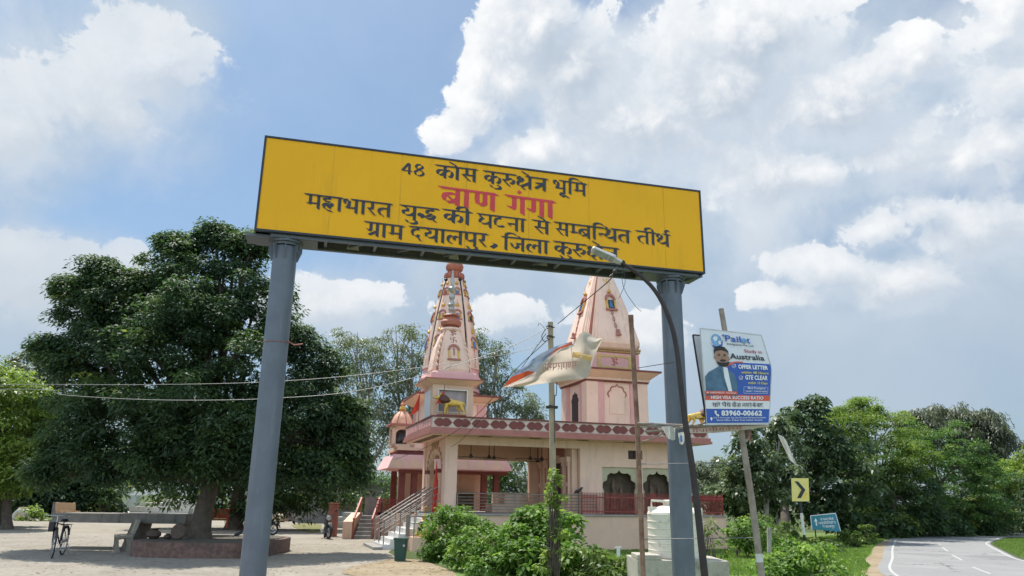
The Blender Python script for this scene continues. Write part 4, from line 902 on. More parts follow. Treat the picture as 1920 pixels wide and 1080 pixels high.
mb.mi = 1; mb.lathe((tc0[0], tc0[1], 5.74), [(.10, 0), (.18, .1), (.12, .22), (.10, .26)], 12); mb.mi = 0; mb.lathe((tc0[0], tc0[1], 6.0), [(.10, 0), (.13, .06), (.06, .14), (.01, .28)], 12); obj('dome_rib', mb, [TERRA, GOLD], tb)
# ------------------------------------------------------------------ roof statues and flags
LGOLD = mat('yellow_gold_enamel', (0.66, 0.42, 0.08), 0.4, 0.10, 4.0); MANE = mat('dark_brown_mane_paint', (0.10, 0.035, 0.025), 0.7, 0.2, 6.0)
def lion():
    r = thing('lion_statue', 'x', 'statue', (0, 0, 0), 'lion statues on the hall roof')
    V = [(0, 0, .47), (-.28, 0, .49), (.22, 0, .50), (.40, 0, .60), (.53, 0, .70), (.66, 0, .68), (.74, 0, .64)]; E = [(0, 1), (0, 2), (2, 3), (3, 4), (4, 5), (5, 6)]
    Rr = [.125, .13, .15, .14, .11, .085, .055]
    for sy, dx in ((1, .08), (-1, -.06)):
        b = len(V); V += [(.24, sy*.09, .38), (.26+dx, sy*.10, .20), (.25+dx, sy*.10, .05), (.31+dx, sy*.10, .03)]; E += [(2, b), (b, b+1), (b+1, b+2), (b+2, b+3)]; Rr += [.08, .05, .042, .045]
        b = len(V); V += [(-.30, sy*.09, .40), (-.26-dx, sy*.10, .26), (-.36-dx, sy*.10, .16), (-.33-dx, sy*.10, .04), (-.27-dx, sy*.10, .03)]; E += [(1, b), (b, b+1), (b+1, b+2), (b+2, b+3), (b+3, b+4)]; Rr += [.10, .07, .045, .04, .045]
    b = len(V); V += [(-.42, 0, .50), (-.50, 0, .38), (-.50, .03, .22), (-.53, .03, .15)]; E += [(1, b), (b, b+1), (b+1, b+2), (b+2, b+3)]; Rr += [.05, .025, .02, .045]
    vs, fs = skin_mesh(V, E, Rr); mb = MB(); mb.add(vs, fs)
    for sy in (-1, 1): mb.ell((.50, sy*.09, .81), (.03, .03, .045), 8, 5)
    obj('body', mb, LGOLD, r, smooth=True, world=False)
    vs, fs = skin_mesh([(.40, 0, .70), (.30, 0, .55), (.38, 0, .42), (.48, 0, .80), (.52, 0, .60)], [(0, 1), (1, 2), (0, 3), (0, 4)], [.30, .27, .19, .17, .20]); mb = MB(); mb.add(vs, fs); obj('mane', mb, MANE, r, smooth=True, world=False)
    mb = MB(); mb.box(-.52, -.18, -.03, .62, .18, 0.012); obj('base', mb, MAROON, r, world=False)
    mb = MB()
    for sy in (-1, 1): mb.ell((.665, sy*.055, .715), (.018, .018, .018), 8, 5)
    mb.ell((.775, 0, .655), (.025, .035, .02), 8, 5); obj('face_mark', mb, BLACKF, r, world=False)
    return r
li = lion(); li.scale = (.95,)*3; li.location = TF(0.86, 0.22, 4.765+.03); li.rotation_euler = (0, 0, math.pi+TA-.1); li['label'] = 'golden lion statue with dark mane facing left beside the roof shrine'
l2_ = copy_tree(li); l2_.location = TF(11.25, 0.3, 4.795); l2_.rotation_euler = (0, 0, TA+.12); l2_['label'] = 'golden lion statue facing right at the far right corner of the roof'
FLAG = mat('saffron_red_cloth', (0.62, 0.06, 0.035), 0.8, 0.12, 6.0)
def flag(base, h, pts, label, parent_m=None):
    r = thing('pennant_flag', label, 'flag', tuple(base), 'red pennants of the temple'); b = Vector(base)
    mb = MB(); mb.tube([b, b+Vector((0, 0, h))], .014, 6); obj('staff', mb, mat('flag_staff', (0.2, 0.1, 0.06), 0.6), r)
    n = 6; vs = []
    (ax, az), (bx, bz), (cx_, cz) = pts
    for i in range(n+1):
        t = i/n; w = .04*math.sin(t*6); p = (ax+(cx_-ax)*t, az+(cz-az)*t); q = (bx+(cx_-bx)*t, bz+(cz-bz)*t)
        vs += [b+Vector((p[0], w, p[1])), b+Vector((q[0], w+.02, q[1]))]
    mb = MB(); mb.add(vs, [(2*i, 2*i+1, 2*i+3, 2*i+2) for i in range(n)]); obj('cloth', mb, FLAG, r, smooth=True)
p = TF(.50, .13, 4.77); flag(p, 1.15, [(0, 1.0), (0, .55), (-.32, .38)], 'red pennant on a thin staff beside the lion on the left roof corner')
p = TF(.14, 3.1, 4.77); flag(p, 1.3, [(0, 1.15), (0, .5), (-.36, .2)], 'red pennant with gold knot on the side edge of the hall roof')
p = TF(11.55, .14, 4.77); flag(p, 1.1, [(0, 1.05), (0, .7), (-.12, .15)], 'limp red pennant beside the right roof lion')
r = thing('hanging_cloth', 'long red cloth wound round a staff standing in the cusped gateway', 'cloth', tuple(TF(.74, 2.1, 1.31)))
mb = MB(TF); mb.lathe((.74, 2.1, 1.315), [(.13, 0), (.17, .12), (.14, .5), (.16, .8), (.09, 1.15), (.05, 1.5), (.01, 1.85)], 9, sx=.7); obj('cloth', mb, FLAG, r, smooth=True)
mb = MB(TF); mb.tube([(.74, 2.1, 1.32), (.74, 2.1, 3.2)], .012, 6); obj('staff', mb, WINE, r)
# ------------------------------------------------------------------ birds
CROW = mat('dark_grey_feathers', (0.03, 0.03, 0.034), 0.6, 0.3, 30.0)
def bird():
    r = thing('perched_bird', 'x', 'bird', (0, 0, 0), 'dark birds about the temple')
    V = [(0, 0, .12), (.07, 0, .17), (.12, 0, .23), (.15, 0, .235), (.185, 0, .225), (-.09, 0, .09), (-.22, 0, .03)]; E = [(0, 1), (1, 2), (2, 3), (3, 4), (0, 5), (5, 6)]
    vs, fs = skin_mesh(V, E, [.062, .055, .036, .034, .009, .045, .015], 1); mb = MB(); mb.add(vs, fs); mb.tube([(0, .02, .07), (.01, .025, 0)], .006, 5); mb.tube([(0, -.02, .07), (.01, -.025, 0)], .006, 5); obj('body', mb, CROW, r, smooth=True, world=False)
    mb = MB()
    for s in (-1, 1): mb.ell((-.03, s*.052, .125), (.12, .016, .045), 8, 5, Matrix.Rotation(-.25, 3, 'Y'))
    obj('wing', mb, CROW, r, smooth=True, world=False)
    return r
b0 = bird()
for i, (pos, rz, lab, s) in enumerate([(tuple(TF(3.35, .82, 2.04)), 2.2, 'dark bird perched on the hall railing left of the concrete pole', 1.0), (tuple(TF(5.05, .82, 2.04)), 1.1, 'dark bird perched on the hall railing just left of the concrete pole', 1.0),
        (tuple(TF(6.15, .82, 2.04)), .5, 'dark bird perched on the hall railing right of the concrete pole', 1.1), (tuple(A(447, 1008, 25.6)), .6, 'small dark bird standing on the tree platform', .9)]):
    o = b0 if i == 0 else copy_tree(b0)
    if i == 3: pos = (pos[0], pos[1], .52)
    o.location = pos; o.rotation_euler = (0, 0, rz); o.scale = (s,)*3; o['label'] = lab
# ------------------------------------------------------------------ poles at the roadside
RUST = mat('rusty_pipe', (0.20, 0.095, 0.06), 0.85, 0.2, 5.0, c2=(0.33, 0.20, 0.14), stain=(0.09, 0.05, 0.035), stain_amt=0.7, stain_scale=3.0, streak=True, bump=0.3)
DKRUST = mat('dark_rusty_pole_paint', (0.035, 0.023, 0.021), 0.6, 0.3, 4.0, stain=(0.08, 0.048, 0.038), stain_amt=0.45, stain_scale=3.0, streak=True, bump=0.15)
WOOD = mat('weathered_wood', (0.30, 0.245, 0.20), 0.9, 0.25, 6.0, stain=(0.17, 0.09, 0.05), stain_amt=0.7, stain_scale=2.0, streak=True, bump=0.3)
CPOLE = mat('pole_concrete', (0.34, 0.275, 0.19), 0.95, 0.12, 4.0, stain=(0.19, 0.15, 0.10), stain_amt=0.6, stain_scale=2.0, streak=True, bump=0.25)
LAMPW = mat('lamp_housing_white', (0.50, 0.49, 0.46), 0.5, 0.08, 6.0, stain=(0.3, 0.27, 0.22), stain_amt=0.4); GLASS = mat('lamp_cover', (0.33, 0.33, 0.31), 0.25, 0.1, 9.0)
WIRE = flat('black_cable', (0.02, 0.02, 0.022)); GWIRE = flat('grey_cable', (0.13, 0.13, 0.13))
def D(pts, Y): return [A(x, y, Y if not isinstance(Y, (list, tuple)) else Y[i]) for i, (x, y) in enumerate(pts)]
SY = 10.6
pp = smooth_path(D([(1335, 1200), (1322, 1085), (1302, 905), (1282, 770), (1268, 650), (1252, 590), (1228, 545), (1196, 513), (1162, 491)], SY), 6)
sb = pp[0].copy(); sb.z = 0
sl_ = thing('street_light', 'dark rusty street light pole curving over to a white lamp head before the sign board', 'street lamp', tuple(sb))
mb = MB(); mb.tube([sb]+pp[1:], [.056-.020*min(1, i/24)-.010*max(0, (i-24)/(len(pp)-24)) for i in range(len(pp))], 14); po = obj('pole', mb, DKRUST, sl_, smooth=True)
e0, e1 = pp[-1], A(1112, 468, SY-.05); ax = (e1-e0).normalized(); sd = Vector((0.25, -1, -.15)); sd = (sd-ax*sd.dot(ax)).normalized(); up = sd.cross(ax).normalized(); up = up if up.z > 0 else -up; L = (e1-e0).length
# housing lies along the arm; its flat lens looks down and towards the viewer
sd2 = (sd*.62+Vector((0, 0, .5))); sd2 = (sd2-ax*sd2.dot(ax)).normalized(); up2 = ax.cross(sd2); up2 = up2 if up2.z > 0 else -up2
def LH(x, y, z): return e0+ax*x+sd2*y+up2*z
mb = MB(LH)
mb.ext([(-.03, -.03), (.06, -.04), (.12, -.062), (L, -.056), (L+.02, -.04), (L+.02, .04), (L, .056), (.12, .062), (.06, .04), (-.03, .03)], lambda x, y: (x, y, -.03), lambda x, y: (x, y*.92, .03)); hd = obj('lamp_head', mb, LAMPW, sl_, bevel=.008)
mb = MB(LH); mb.box(.19, -.047, -.036, L-.03, .047, -.0305); mb.box(.10, -.045, -.034, .17, .045, -.0305); obj('lamp_cover', mb, GLASS, hd)
mb = MB(LH); mb.box(.08, -.035, .0305, .2, .04, .07); obj('driver_box', mb, LAMPW, hd, bevel=.01)
mb = MB(); mb.tube(smooth_path(D([(1162, 492), (1155, 505), (1150, 512), (1143, 518)], SY)), .006, 5); mb.tube(smooth_path(D([(1170, 500), (1166, 520), (1172, 545), (1190, 572), (1202, 584)], SY)), .004, 5); mb.tube(smooth_path(D([(1168, 500), (1172, 530), (1160, 560)], SY)), .004, 5)
for k in range(5): mb.tube([A(1168+math.cos(a)*4, 495+math.sin(a)*5+k-2, SY) for a in [i*.7 for i in range(10)]], .004, 4)
mb.ell(A(1153, 510, SY), (.04, .03, .04), 8, 6); obj('loose_wire', mb, WIRE, sl_)
# concrete pole with cables
cb = G(1040, 1076); ct = A(1032, 604, cb.y); 
cp = thing('concrete_pole', 'square concrete electricity pole with wires at its top and vines at its foot', 'pole', (cb.x, cb.y, 0))
mb = MB(); vs = []
for k in range(13):
    t = k/12; c = cb.lerp(ct, t); w = .105-.022*t
    for (sx, sy) in ((-1, -1), (1, -1), (1, 1), (-1, 1)): vs.append((c.x+sx*w*.85, c.y+sy*w, c.z-(.1 if k == 0 else 0)))
mb.add(vs, [(j*4+i, j*4+(i+1) % 4, j*4+4+(i+1) % 4, j*4+4+i) for j in range(12) for i in range(4)]+[(0, 3, 2, 1), (48, 49, 50, 51)]); obj('shaft', mb, CPOLE, cp, bevel=.012)
CY = cb.y-.12
mb = MB()
for y in (613, 614, 631, 633, 762): 
    c = A(1032+(y-604)*.018, y, cb.y); mb.tube([c+Vector((.11*math.cos(a), .12*math.sin(a), .02*math.sin(a*2))) for a in [i*.45 for i in range(15)]], .01, 5)
mb.tube(smooth_path(D([(1024, 616), (1016, 630), (1021, 640), (1030, 635)], CY)), .012, 5); mb.tube(smooth_path(D([(1044, 716), (1043, 740), (1040, 745), (1040, 790), (1040, 830)], CY)), .012, 5)
mb.tube(smooth_path(D([(1023, 618), (1012, 606), (1009, 611)], CY)), .006, 4); obj('cable_loop', mb, WIRE, cp)
mb = MB(); c = A(1027, 957, CY); mb.lathe((c.x, c.y, c.z-.12), [(.05, 0), (.06, .02), (.06, .22), (.05, .24)], 10); obj('junction_box', mb, CPOLE, cp)
mb = MB(); c = A(1034, 764, cb.y); mb.box(c.x-.15, c.y-.13, c.z-.02, c.x+.17, c.y+.13, c.z+.03); obj('clamp', mb, DKRUST, cp)
# rusty pipe and leaning wooden pole of the old hoarding
rb = A(1210, 1150, 13.0); rb.z = 0
rp = thing('rusty_pipe_pole', 'thin rusty iron pipe standing upright before the right half of the temple', 'pole', tuple(rb))
mb = MB(); mb.tube([rb]+D([(1206, 1079), (1195, 800), (1183, 596)], 13.0), .043, 12); mb.tube(D([(1183.3, 604), (1182.8, 591)], 13.0), .047, 12); obj('pipe', mb, RUST, rp, smooth=True)
wb = A(1437, 1170, 12.3); wb.z = 0
wp = thing('wooden_pole', 'leaning weathered pole carrying the election of study posters', 'pole', tuple(wb)); wp['label'] = 'leaning weathered pole that carries the blue and white study poster'
mb = MB(); mb.tube([wb]+D([(1428, 1079), (1410, 940), (1390, 810), (1371, 690), (1352, 579)], 12.3), [.058, .056, .054, .052, .048, .045], 10); ws = obj('shaft', mb, WOOD, wp, smooth=True)
mb = MB(); mb.tube(D([(1424.6, 1054), (1422.6, 1038)], 12.298), .0575, 10); obj('white_band', mb, mat('white_wash', (.6, .58, .55), .9), ws)
cr = thing('crossbar_frame', 'makeshift bamboo crossbars tied between the rusty pipe and the leaning poles', 'frame', tuple(A(1320, 800, 12.6)))
mb = MB()
for a, b, rr in (((1196, 794), (1442, 799), .022), ((1200, 800), (1440, 794), .018), ((1212, 809), (1300, 797), .02), ((1285, 800), (1340, 786), .016), ((1205, 828), (1250, 808), .012)): mb.tube([A(*a, 12.75), A((a[0]+b[0])/2, (a[1]+b[1])/2+3, 12.6), A(*b, 12.5)], rr, 7)
obj('crossbar', mb, WOOD, cr, smooth=True)
mb = MB()
for y in (870, 1011): mb = MB(); mb.tube([A(1198+(y-870)*.05, y, 12.95), A(1300, y-1, 12.7), A(1400+(y-870)*.17, y-3, 12.4)], .008, 5); obj('stay_wire', mb, GWIRE, cr)
mb = MB()
mb.tube(smooth_path(D([(1212, 800), (1245, 797), (1280, 801), (1300, 797)], 12.55)), .01, 5); obj('tie_wire', mb, GWIRE, cr)
# torn cloths on the crossbars
def cloth(name, label, top, bot, Y, m, amp=.05, n=10, rows=6, parent=None, cat='banner'):
    """top and bottom edges as pixel polylines; a rippled sheet between them"""
    T = resample([Vector((x, y, 0)) for x, y in top], n); B = resample([Vector((x, y, 0)) for x, y in bot], n); vs = []
    for j in range(rows+1):
        for i in range(n):
            p = T[i].lerp(B[i], j/rows); vs.append(A(p.x, p.y, Y+amp*math.sin(i*9.0/n+j*.5)+amp*.35*math.sin(i*17.0/n-j*.8)))
    mb = MB(); mb.add(vs, [(j*n+i, j*n+i+1, (j+1)*n+i+1, (j+1)*n+i) for j in range(rows) for i in range(n-1)])
    o = obj(name, mb, m, parent, smooth=True)
    if parent is None: tag(o, label, cat)
    return o
def clothmat(name, c, trans=.45, **k):
    m = mat(name, c, .75, .08, 3.0, **k); t = NT(m.node_tree); b = t.n['Principled BSDF']; src = b.inputs['Base Color'].links[0].from_socket
    tr = t.n.new('ShaderNodeBsdfTranslucent'); t.l.new(src, tr.inputs[0]); mx = t.n.new('ShaderNodeMixShader'); mx.inputs[0].default_value = trans
    t.l.new(b.outputs[0], mx.inputs[1]); t.l.new(tr.outputs[0], mx.inputs[2]); t.l.new(mx.outputs[0], t.n['Material Output'].inputs[0]); return m
WCL = clothmat('dirty_white_cloth', (.58, .56, .52)); CRM = clothmat('cream_flex_back', (.66, .57, .48), .5, stain=(.45, .36, .3), stain_amt=.5, stain_scale=1.5)
cloth('torn_cloth', 'dirty white torn cloth hanging left of the grey post from the crossbar', [(1240, 800), (1258, 799), (1266, 803)], [(1252, 822), (1262, 826), (1266, 824)], 12.3, WCL, .02, 8)
o = cloth('torn_cloth', 'small white torn rag with a blue mark hanging from the crossbar', [(1271, 812), (1279, 810), (1284, 812)], [(1274, 832), (1280, 834), (1284, 826)], 12.25, WCL, .01, 6)
cloth('blue_mark', '', [(1275, 817), (1279, 816)], [(1276, 829), (1280, 828)], 12.22, flat('blue_print', (.04, .2, .5)), .004, 3, 2, o)
o = cloth('banner_strip', 'sagging cream cloth strip with faded maroon lettering below the poster', [(1288, 806), (1340, 800), (1400, 799), (1442, 796)], [(1286, 812), (1340, 812), (1398, 806), (1441, 800)], 12.15, CRM, .02, 16, 3)
mb = MB()
def bs(x, y, l):
    px = 1296+95*x; return A(px, 808.5-(px-1296)*.065-6*(y-.5), 12.1-l)
hindi(mb, ['sa', 'va', 'aa', 'ma', 'ii', 'ga', 'na', 'e', 'ra', 'ma'], bs, 1.0); obj('faded_lettering', mb, mat('faded_maroon_ink', (.35, .12, .1), .8), o)
cloth('torn_cloth', 'brown torn flap dangling behind the top of the leaning pole', [(1392, 805), (1408, 803)], [(1399, 822), (1410, 830)], 12.5, clothmat('brown_rag', (.2, .13, .11)), .02, 5)
cloth('torn_cloth', 'thin white streamer caught in front of the dark fig tree', [(1458, 814), (1468, 818), (1474, 826)], [(1480, 862), (1490, 870), (1497, 878)], 20, WCL, .05, 8)
# flapping printed banner
BANY = 17.6
fl = thing('flapping_banner', 'torn printed banner flapping across the concrete pole, showing its cream reverse', 'banner', tuple(A(1030, 680, BANY)))
top = [(943, 726), (975, 712), (1005, 697), (1030, 672), (1052, 656), (1075, 648), (1088, 624), (1100, 621), (1117, 634), (1129, 634)]
bot = [(943, 727), (980, 724), (1020, 719), (1060, 714), (1092, 710), (1102, 708), (1108, 690), (1114, 670), (1122, 652), (1131, 633)]
cloth('reverse_side', '', top, bot, BANY, CRM, .10, 34, 10, fl)
cloth('printed_side', '', [(944, 725), (962, 702), (985, 684), (1010, 665), (1040, 650), (1073, 640)], [(944, 725), (972, 713), (1004, 697), (1028, 672), (1050, 656), (1076, 648)], BANY-.10, clothmat('blue_grey_print', (.30, .36, .46), .25, stain=(.035, .04, .07), stain_amt=1.0, stain_scale=5.0), .07, 24, 8, fl)
cloth('orange_edge', '', [(944, 725), (958, 707), (990, 695)], [(944, 725.5), (970, 714), (1003, 698)], BANY-.19, clothmat('orange_print', (.62, .10, .03), .3), .02, 10, 3, fl)
cloth('orange_edge', '', [(1028, 668), (1045, 652), (1072, 641)], [(1030, 672), (1050, 657), (1074, 647)], BANY-.20, clothmat('orange_print_b', (.60, .14, .07), .3), .02, 10, 3, fl)
cloth('white_hem', '', [(1003, 695), (1028, 669), (1050, 654), (1076, 646)], [(1006, 699), (1031, 673.5), (1053, 657), (1077, 649)], BANY-.24, WCL, .01, 18, 2, fl)
for q, c_ in (([(1074, 660), (1089, 661)], [(1073, 670), (1088, 672)]), ([(1092, 663), (1111, 668)], [(1091, 673), (1109, 677)])): cloth('yellow_print_patch', '', q, c_, BANY-.17, clothmat('show_through_yellow', (.72, .50, .20), .5), .01, 4, 2, fl)
mb = MB()
def bp_(x, y, l):
    px = 1082-65*x; return A(px, 690+(1017-px)*.09-13*(y-.5), BANY-.20-l)
hindi(mb, ['ma', 'nna', 'ga', 'ra', 'pa', 'sa', 'ai', 'ga'], bp_, 1.2); obj('show_through_lettering', mb, clothmat('show_through_pink', (.60, .36, .30), .4), fl)
# ------------------------------------------------------------------ study poster
PYD = 12.05
POSW = mat('poster_white_flex', (.70, .71, .74), .45, .04, 3.0)
def rowx(h):
    pts = [(0, 1427, 629), (.38, 1446, 690), (1, 1441, 795)]
    for a, b in zip(pts, pts[1:]):
        if h <= b[0]: t = (h-a[0])/(b[0]-a[0]); return a[1]+(b[1]-a[1])*t, a[2]+(b[2]-a[2])*t
def PO(w, h, l=0.0):
    h_ = min(max(h, 0), 1); xl, yl = 1313+13*h_, 616+180*h_; xr, yr = rowx(h_)
    return A(xl+(xr-xl)*w, yl+(yr-yl)*w, PYD-.05*math.sin(w*3.1)*(1-h_*.5)+.07*max(0, h_-.4)*w-l)
ps = thing('study_poster', 'creased white, blue and orange Pailot Study in Australia poster with a bearded man in a suit', 'poster', tuple(PO(.5, 1)))
ps['label'] = 'creased white, blue and orange study poster with a bearded man in a suit'
def PS(name, x0, y0, x1, y1, m, l, parent=None, nx=8, ny=8, poly=None):
    mb = MB(); vs = [PO(x0+(x1-x0)*i/nx, y0+(y1-y0)*j/ny, l) for j in range(ny+1) for i in range(nx+1)]
    mb.add(vs, [(j*(nx+1)+i, j*(nx+1)+i+1, (j+1)*(nx+1)+i+1, (j+1)*(nx+1)+i) for j in range(ny) for i in range(nx)]); return obj(name, mb, m, parent, smooth=True)
sheet_ = PS('sheet', 0, 0, 1, 1, POSW, 0, ps, 16, 24)
mb = MB()
bd = [PO(i/10, 0, -.01) for i in range(11)]+[PO(1, j/12, -.01) for j in range(1, 13)]+[PO(1-i/10, 1, -.01) for i in range(1, 11)]+[PO(0, 1-j/12, -.01) for j in range(1, 12)]
for a, b in zip(bd, bd[1:]+bd[:1]): mb.bar(a, b, .022)
obj('rim', mb, mat('poster_rim', (.5, .5, .5), .5), ps)
PBL = mat('poster_blue', (.028, .10, .42), .45, .1, 2.0); POR = mat('poster_orange_red', (.66, .10, .055), .45); PYE = flat('poster_yellow', (.75, .60, .10)); PWH = flat('poster_print_white', (.78, .78, .78)); PBK = flat('poster_print_black', (.02, .022, .03)); PRD = flat('poster_print_red', (.45, .03, .05)); SKN = mat('poster_skin_tone', (.36, .20, .13), .5, .1, 8); HAIR = flat('poster_hair', (.014, .012, .012)); SUIT = mat('poster_suit_blue', (.07, .15, .23), .5, .25, 6); LBL = mat('poster_light_blue', (.20, .38, .62), .5, .3, 6)
def poly(name, pts, m, l, parent=sheet_):
    mb = MB(); mb.add([PO(x, y, l) for x, y in pts], [tuple(range(len(pts)))]); return obj(name, mb, m, parent)
def circ(cx, cy, rx, ry, n=20, a0=0, a1=2*math.pi): return [(cx+rx*math.cos(a0+(a1-a0)*i/n), cy+ry*math.sin(a0+(a1-a0)*i/n)) for i in range(n+(0 if a1-a0 > 6.2 else 1))]
PS('blue_field', .34, .335, 1, .74, PBL, .004, sheet_, 8, 10); PS('orange_band', .0, .685, 1, .745, POR, .008, sheet_, 10, 2); PS('blue_foot', 0, .835, 1, .985, PBL, .004, sheet_, 10, 4)
PS('white_band', 0, .745, 1, .835, PWH, .006, sheet_, 10, 2)
poly('orange_curve', [(.36, .36), (.42, .335), (.52, .322), (.60, .322), (.60, .336), (.5, .338), (.44, .35), (.38, .38)], POR, .010)
# the man
mb = MB(); mb.mi = 0
def pf(pts, l, mi): mb.mi = mi; mb.add([PO(x, y, l) for x, y in pts], [tuple(range(len(pts)))])
pf([(.02, .70), (.02, .50), (.08, .45), (.20, .40), (.27, .37), (.38, .42), (.46, .46), (.50, .55), (.50, .70)], .012, 0)
pf([(.24, .375), (.36, .40), (.43, .68), (.38, .68)], .014, 1); pf([(.24, .37), (.29, .36), (.31, .50), (.37, .66), (.30, .55)], .015, 0)
pf([(.24, .32), (.36, .33), (.36, .41), (.29, .41)], .013, 2); pf(circ(.295, .285, .098, .095), .016, 2); pf(circ(.188, .29, .014, .022), .0165, 2); pf(circ(.398, .295, .014, .022), .0165, 2)
pf(circ(.30, .335, .092, .055)[0:11]+circ(.30, .325, .092, .02, 10, math.pi, 0), .018, 3); pf(circ(.305, .322, .045, .014), .019, 3); pf(circ(.305, .338, .025, .006), .020, 4)
pf([(.185, .27), (.18, .22), (.21, .18), (.28, .162), (.36, .175), (.405, .215), (.402, .27), (.385, .225), (.30, .21), (.21, .225)], .018, 3)
for sx in (-1, 1): pf(circ(.298+sx*.043, .268, .018, .005), .019, 3); pf(circ(.298+sx*.043, .256, .024, .004), .019, 3)
pf([(.294, .27), (.304, .27), (.316, .308), (.285, .306)], .0185, 5)
obj('man_picture', mb, [SUIT, PWH, SKN, HAIR, flat('poster_lips', (.3, .12, .1)), flat('poster_nose_shade_print', (.30, .16, .10))], sheet_)
PS('name_strip', .0, .648, .50, .682, POR, .022, sheet_, 6, 2)
# globe emblem
mb = MB(); pf(circ(.245, .105, .085, .065), .006, 0); 
for q in ([(.19, .09), (.22, .065), (.27, .07), (.26, .10), (.22, .12)], [(.27, .12), (.31, .105), (.31, .14), (.28, .15)]): pf(q, .008, 1)
pf([(.14, .13), (.17, .16), (.24, .175), (.31, .15), (.355, .09), (.33, .155), (.27, .195), (.19, .195)], .010, 2); pf([(.345, .045), (.385, .03), (.372, .052), (.385, .07), (.362, .058)], .010, 2); obj('globe_emblem', mb, [LBL, PWH, PBL], sheet_)
def ptext(name, txt, x0, x1, y, h, m, bold=.0, l=.016):
    mb = MB(); latin(mb, txt, lambda a, b: PO(x0+(x1-x0)*a, y-h*b, l), bold); return obj(name, mb, m, sheet_)
ptext('lettering', 'Pail', .39, .645, .105, .065, PBL, .018); ptext('lettering', 't', .735, .79, .105, .065, PBL, .02); poly('letter_globe', circ(.69, .083, .042, .03), LBL, .016)
ptext('lettering', 'Immigration Pvt. Ltd.', .41, .83, .145, .024, PBK, .005)
ptext('lettering', 'Study in', .66, .93, .215, .036, PRD, .012); ptext('lettering', 'Australia', .42, .94, .295, .058, PBK, .02)
ptext('lettering', 'OFFER LETTER', .52, .955, .40, .042, PWH, .04); ptext('lettering', 'within 48 Hours', .56, .965, .452, .026, PYE, .02); ptext('lettering', 'GTE CLEAR', .62, .955, .515, .045, PWH, .04); ptext('lettering', 'within 10 Days', .66, .955, .563, .026, PYE, .02)
ptext('lettering', 'Most Prestigious', .66, .93, .618, .022, PWH, .01); ptext('lettering', 'Level 1 Universities', .63, .955, .650, .022, PWH, .01); ptext('lettering', 'Mr. RAJESH PAILOT - Visa Expert', .03, .48, .672, .016, PWH, .01, .026)
ptext('lettering', 'HIGH VISA SUCCESS RATIO', .09, .90, .730, .032, PWH, .03); ptext('lettering', '83960-00662', .24, .89, .905, .050, PWH, .045)
ptext('lettering', 'SCO 4, Old Complex, Opp. New Bus Stand, Pipli Road, Kurukshetra', .11, .95, .936, .016, PWH, .01); ptext('lettering', 'Branch Office: Ambala Road, Kaithal, Haryana', .16, .90, .962, .016, PWH, .01)
mb = MB()
for (gx, gl, w) in ((.10, ['sa', 'aa', 'ra', 'e'], .13), (.255, ['pa', 'ai', 'sa', 'e'], .135), (.41, ['va', 'ii', 'jza', 'aa'], .14), (.57, ['la', 'ga', 'na', 'e'], .15), (.735, ['ka', 'e'], .055), (.80, ['ba', 'aa', 'da'], .10)): hindi(mb, gl, lambda x, y, l: PO(gx+w*x, .815-.042*y, .012+l), .9)
obj('lettering', mb, PBK, sheet_)
mb = MB()
for cy in (.375, .50):
    cx = .455 if cy < .4 else .555; c_ = circ(cx, cy, .028, .021); 
    for a, b in zip(c_, c_[1:]+c_[:1]): mb.bar(PO(*a, .012), PO(*b, .012), .005)
    mb.bar(PO(cx-.015, cy, .014), PO(cx, cy+.010, .014), .006); mb.bar(PO(cx, cy+.010, .014), PO(cx+.03, cy-.018, .014), .006); obj('tick_icon', mb, PWH, sheet_); mb = MB()
for a, b in (((.60, .595), (.965, .595)), ((.965, .595), (.965, .665)), ((.965, .665), (.60, .665)), ((.60, .665), (.60, .595))): mb.bar(PO(*a, .010), PO(*b, .010), .004)
obj('text_box', mb, PWH, sheet_); mb = MB()
mb.add([PO(x, y, .012) for x, y in ((.13, .86), (.155, .852), (.17, .87), (.158, .878), (.175, .895), (.19, .89), (.205, .905), (.19, .918), (.16, .905), (.135, .88))], [tuple(range(10))]); obj('phone_icon', mb, PWH, sheet_); mb = MB(); mb.add([PO(x, y, .012) for x, y in circ(.075, .938, .018, .014)], [tuple(range(20))]); mb.add([PO(x, y, .0122) for x, y in ((.060, .945), (.090, .945), (.075, .965))], [(0, 1, 2)])
obj('map_pin_icon', mb, PWH, sheet_)
# older poster behind it
op = thing('old_poster', 'faded older poster in a thin frame peeking out behind the study poster', 'poster', tuple(A(1316, 796, 12.45)))
q0 = [(1299, 628), (1345, 632), (1362, 700), (1372, 794), (1325, 793)]
mb = MB(); mb.ext(q0, lambda x, y: A(x, y, 12.40), lambda x, y: A(x, y, 12.42)); os_ = obj('sheet', mb, mat('faded_flex', (.50, .50, .52), .6, .1, 2, stain=(.35, .3, .32), stain_amt=.5), op)
mb = MB()
for a, b in zip(q0, q0[1:]+q0[:1]): mb.bar(A(*a, 12.41), A(*b, 12.41), .024)
obj('frame_bar', mb, DKRUST, op)
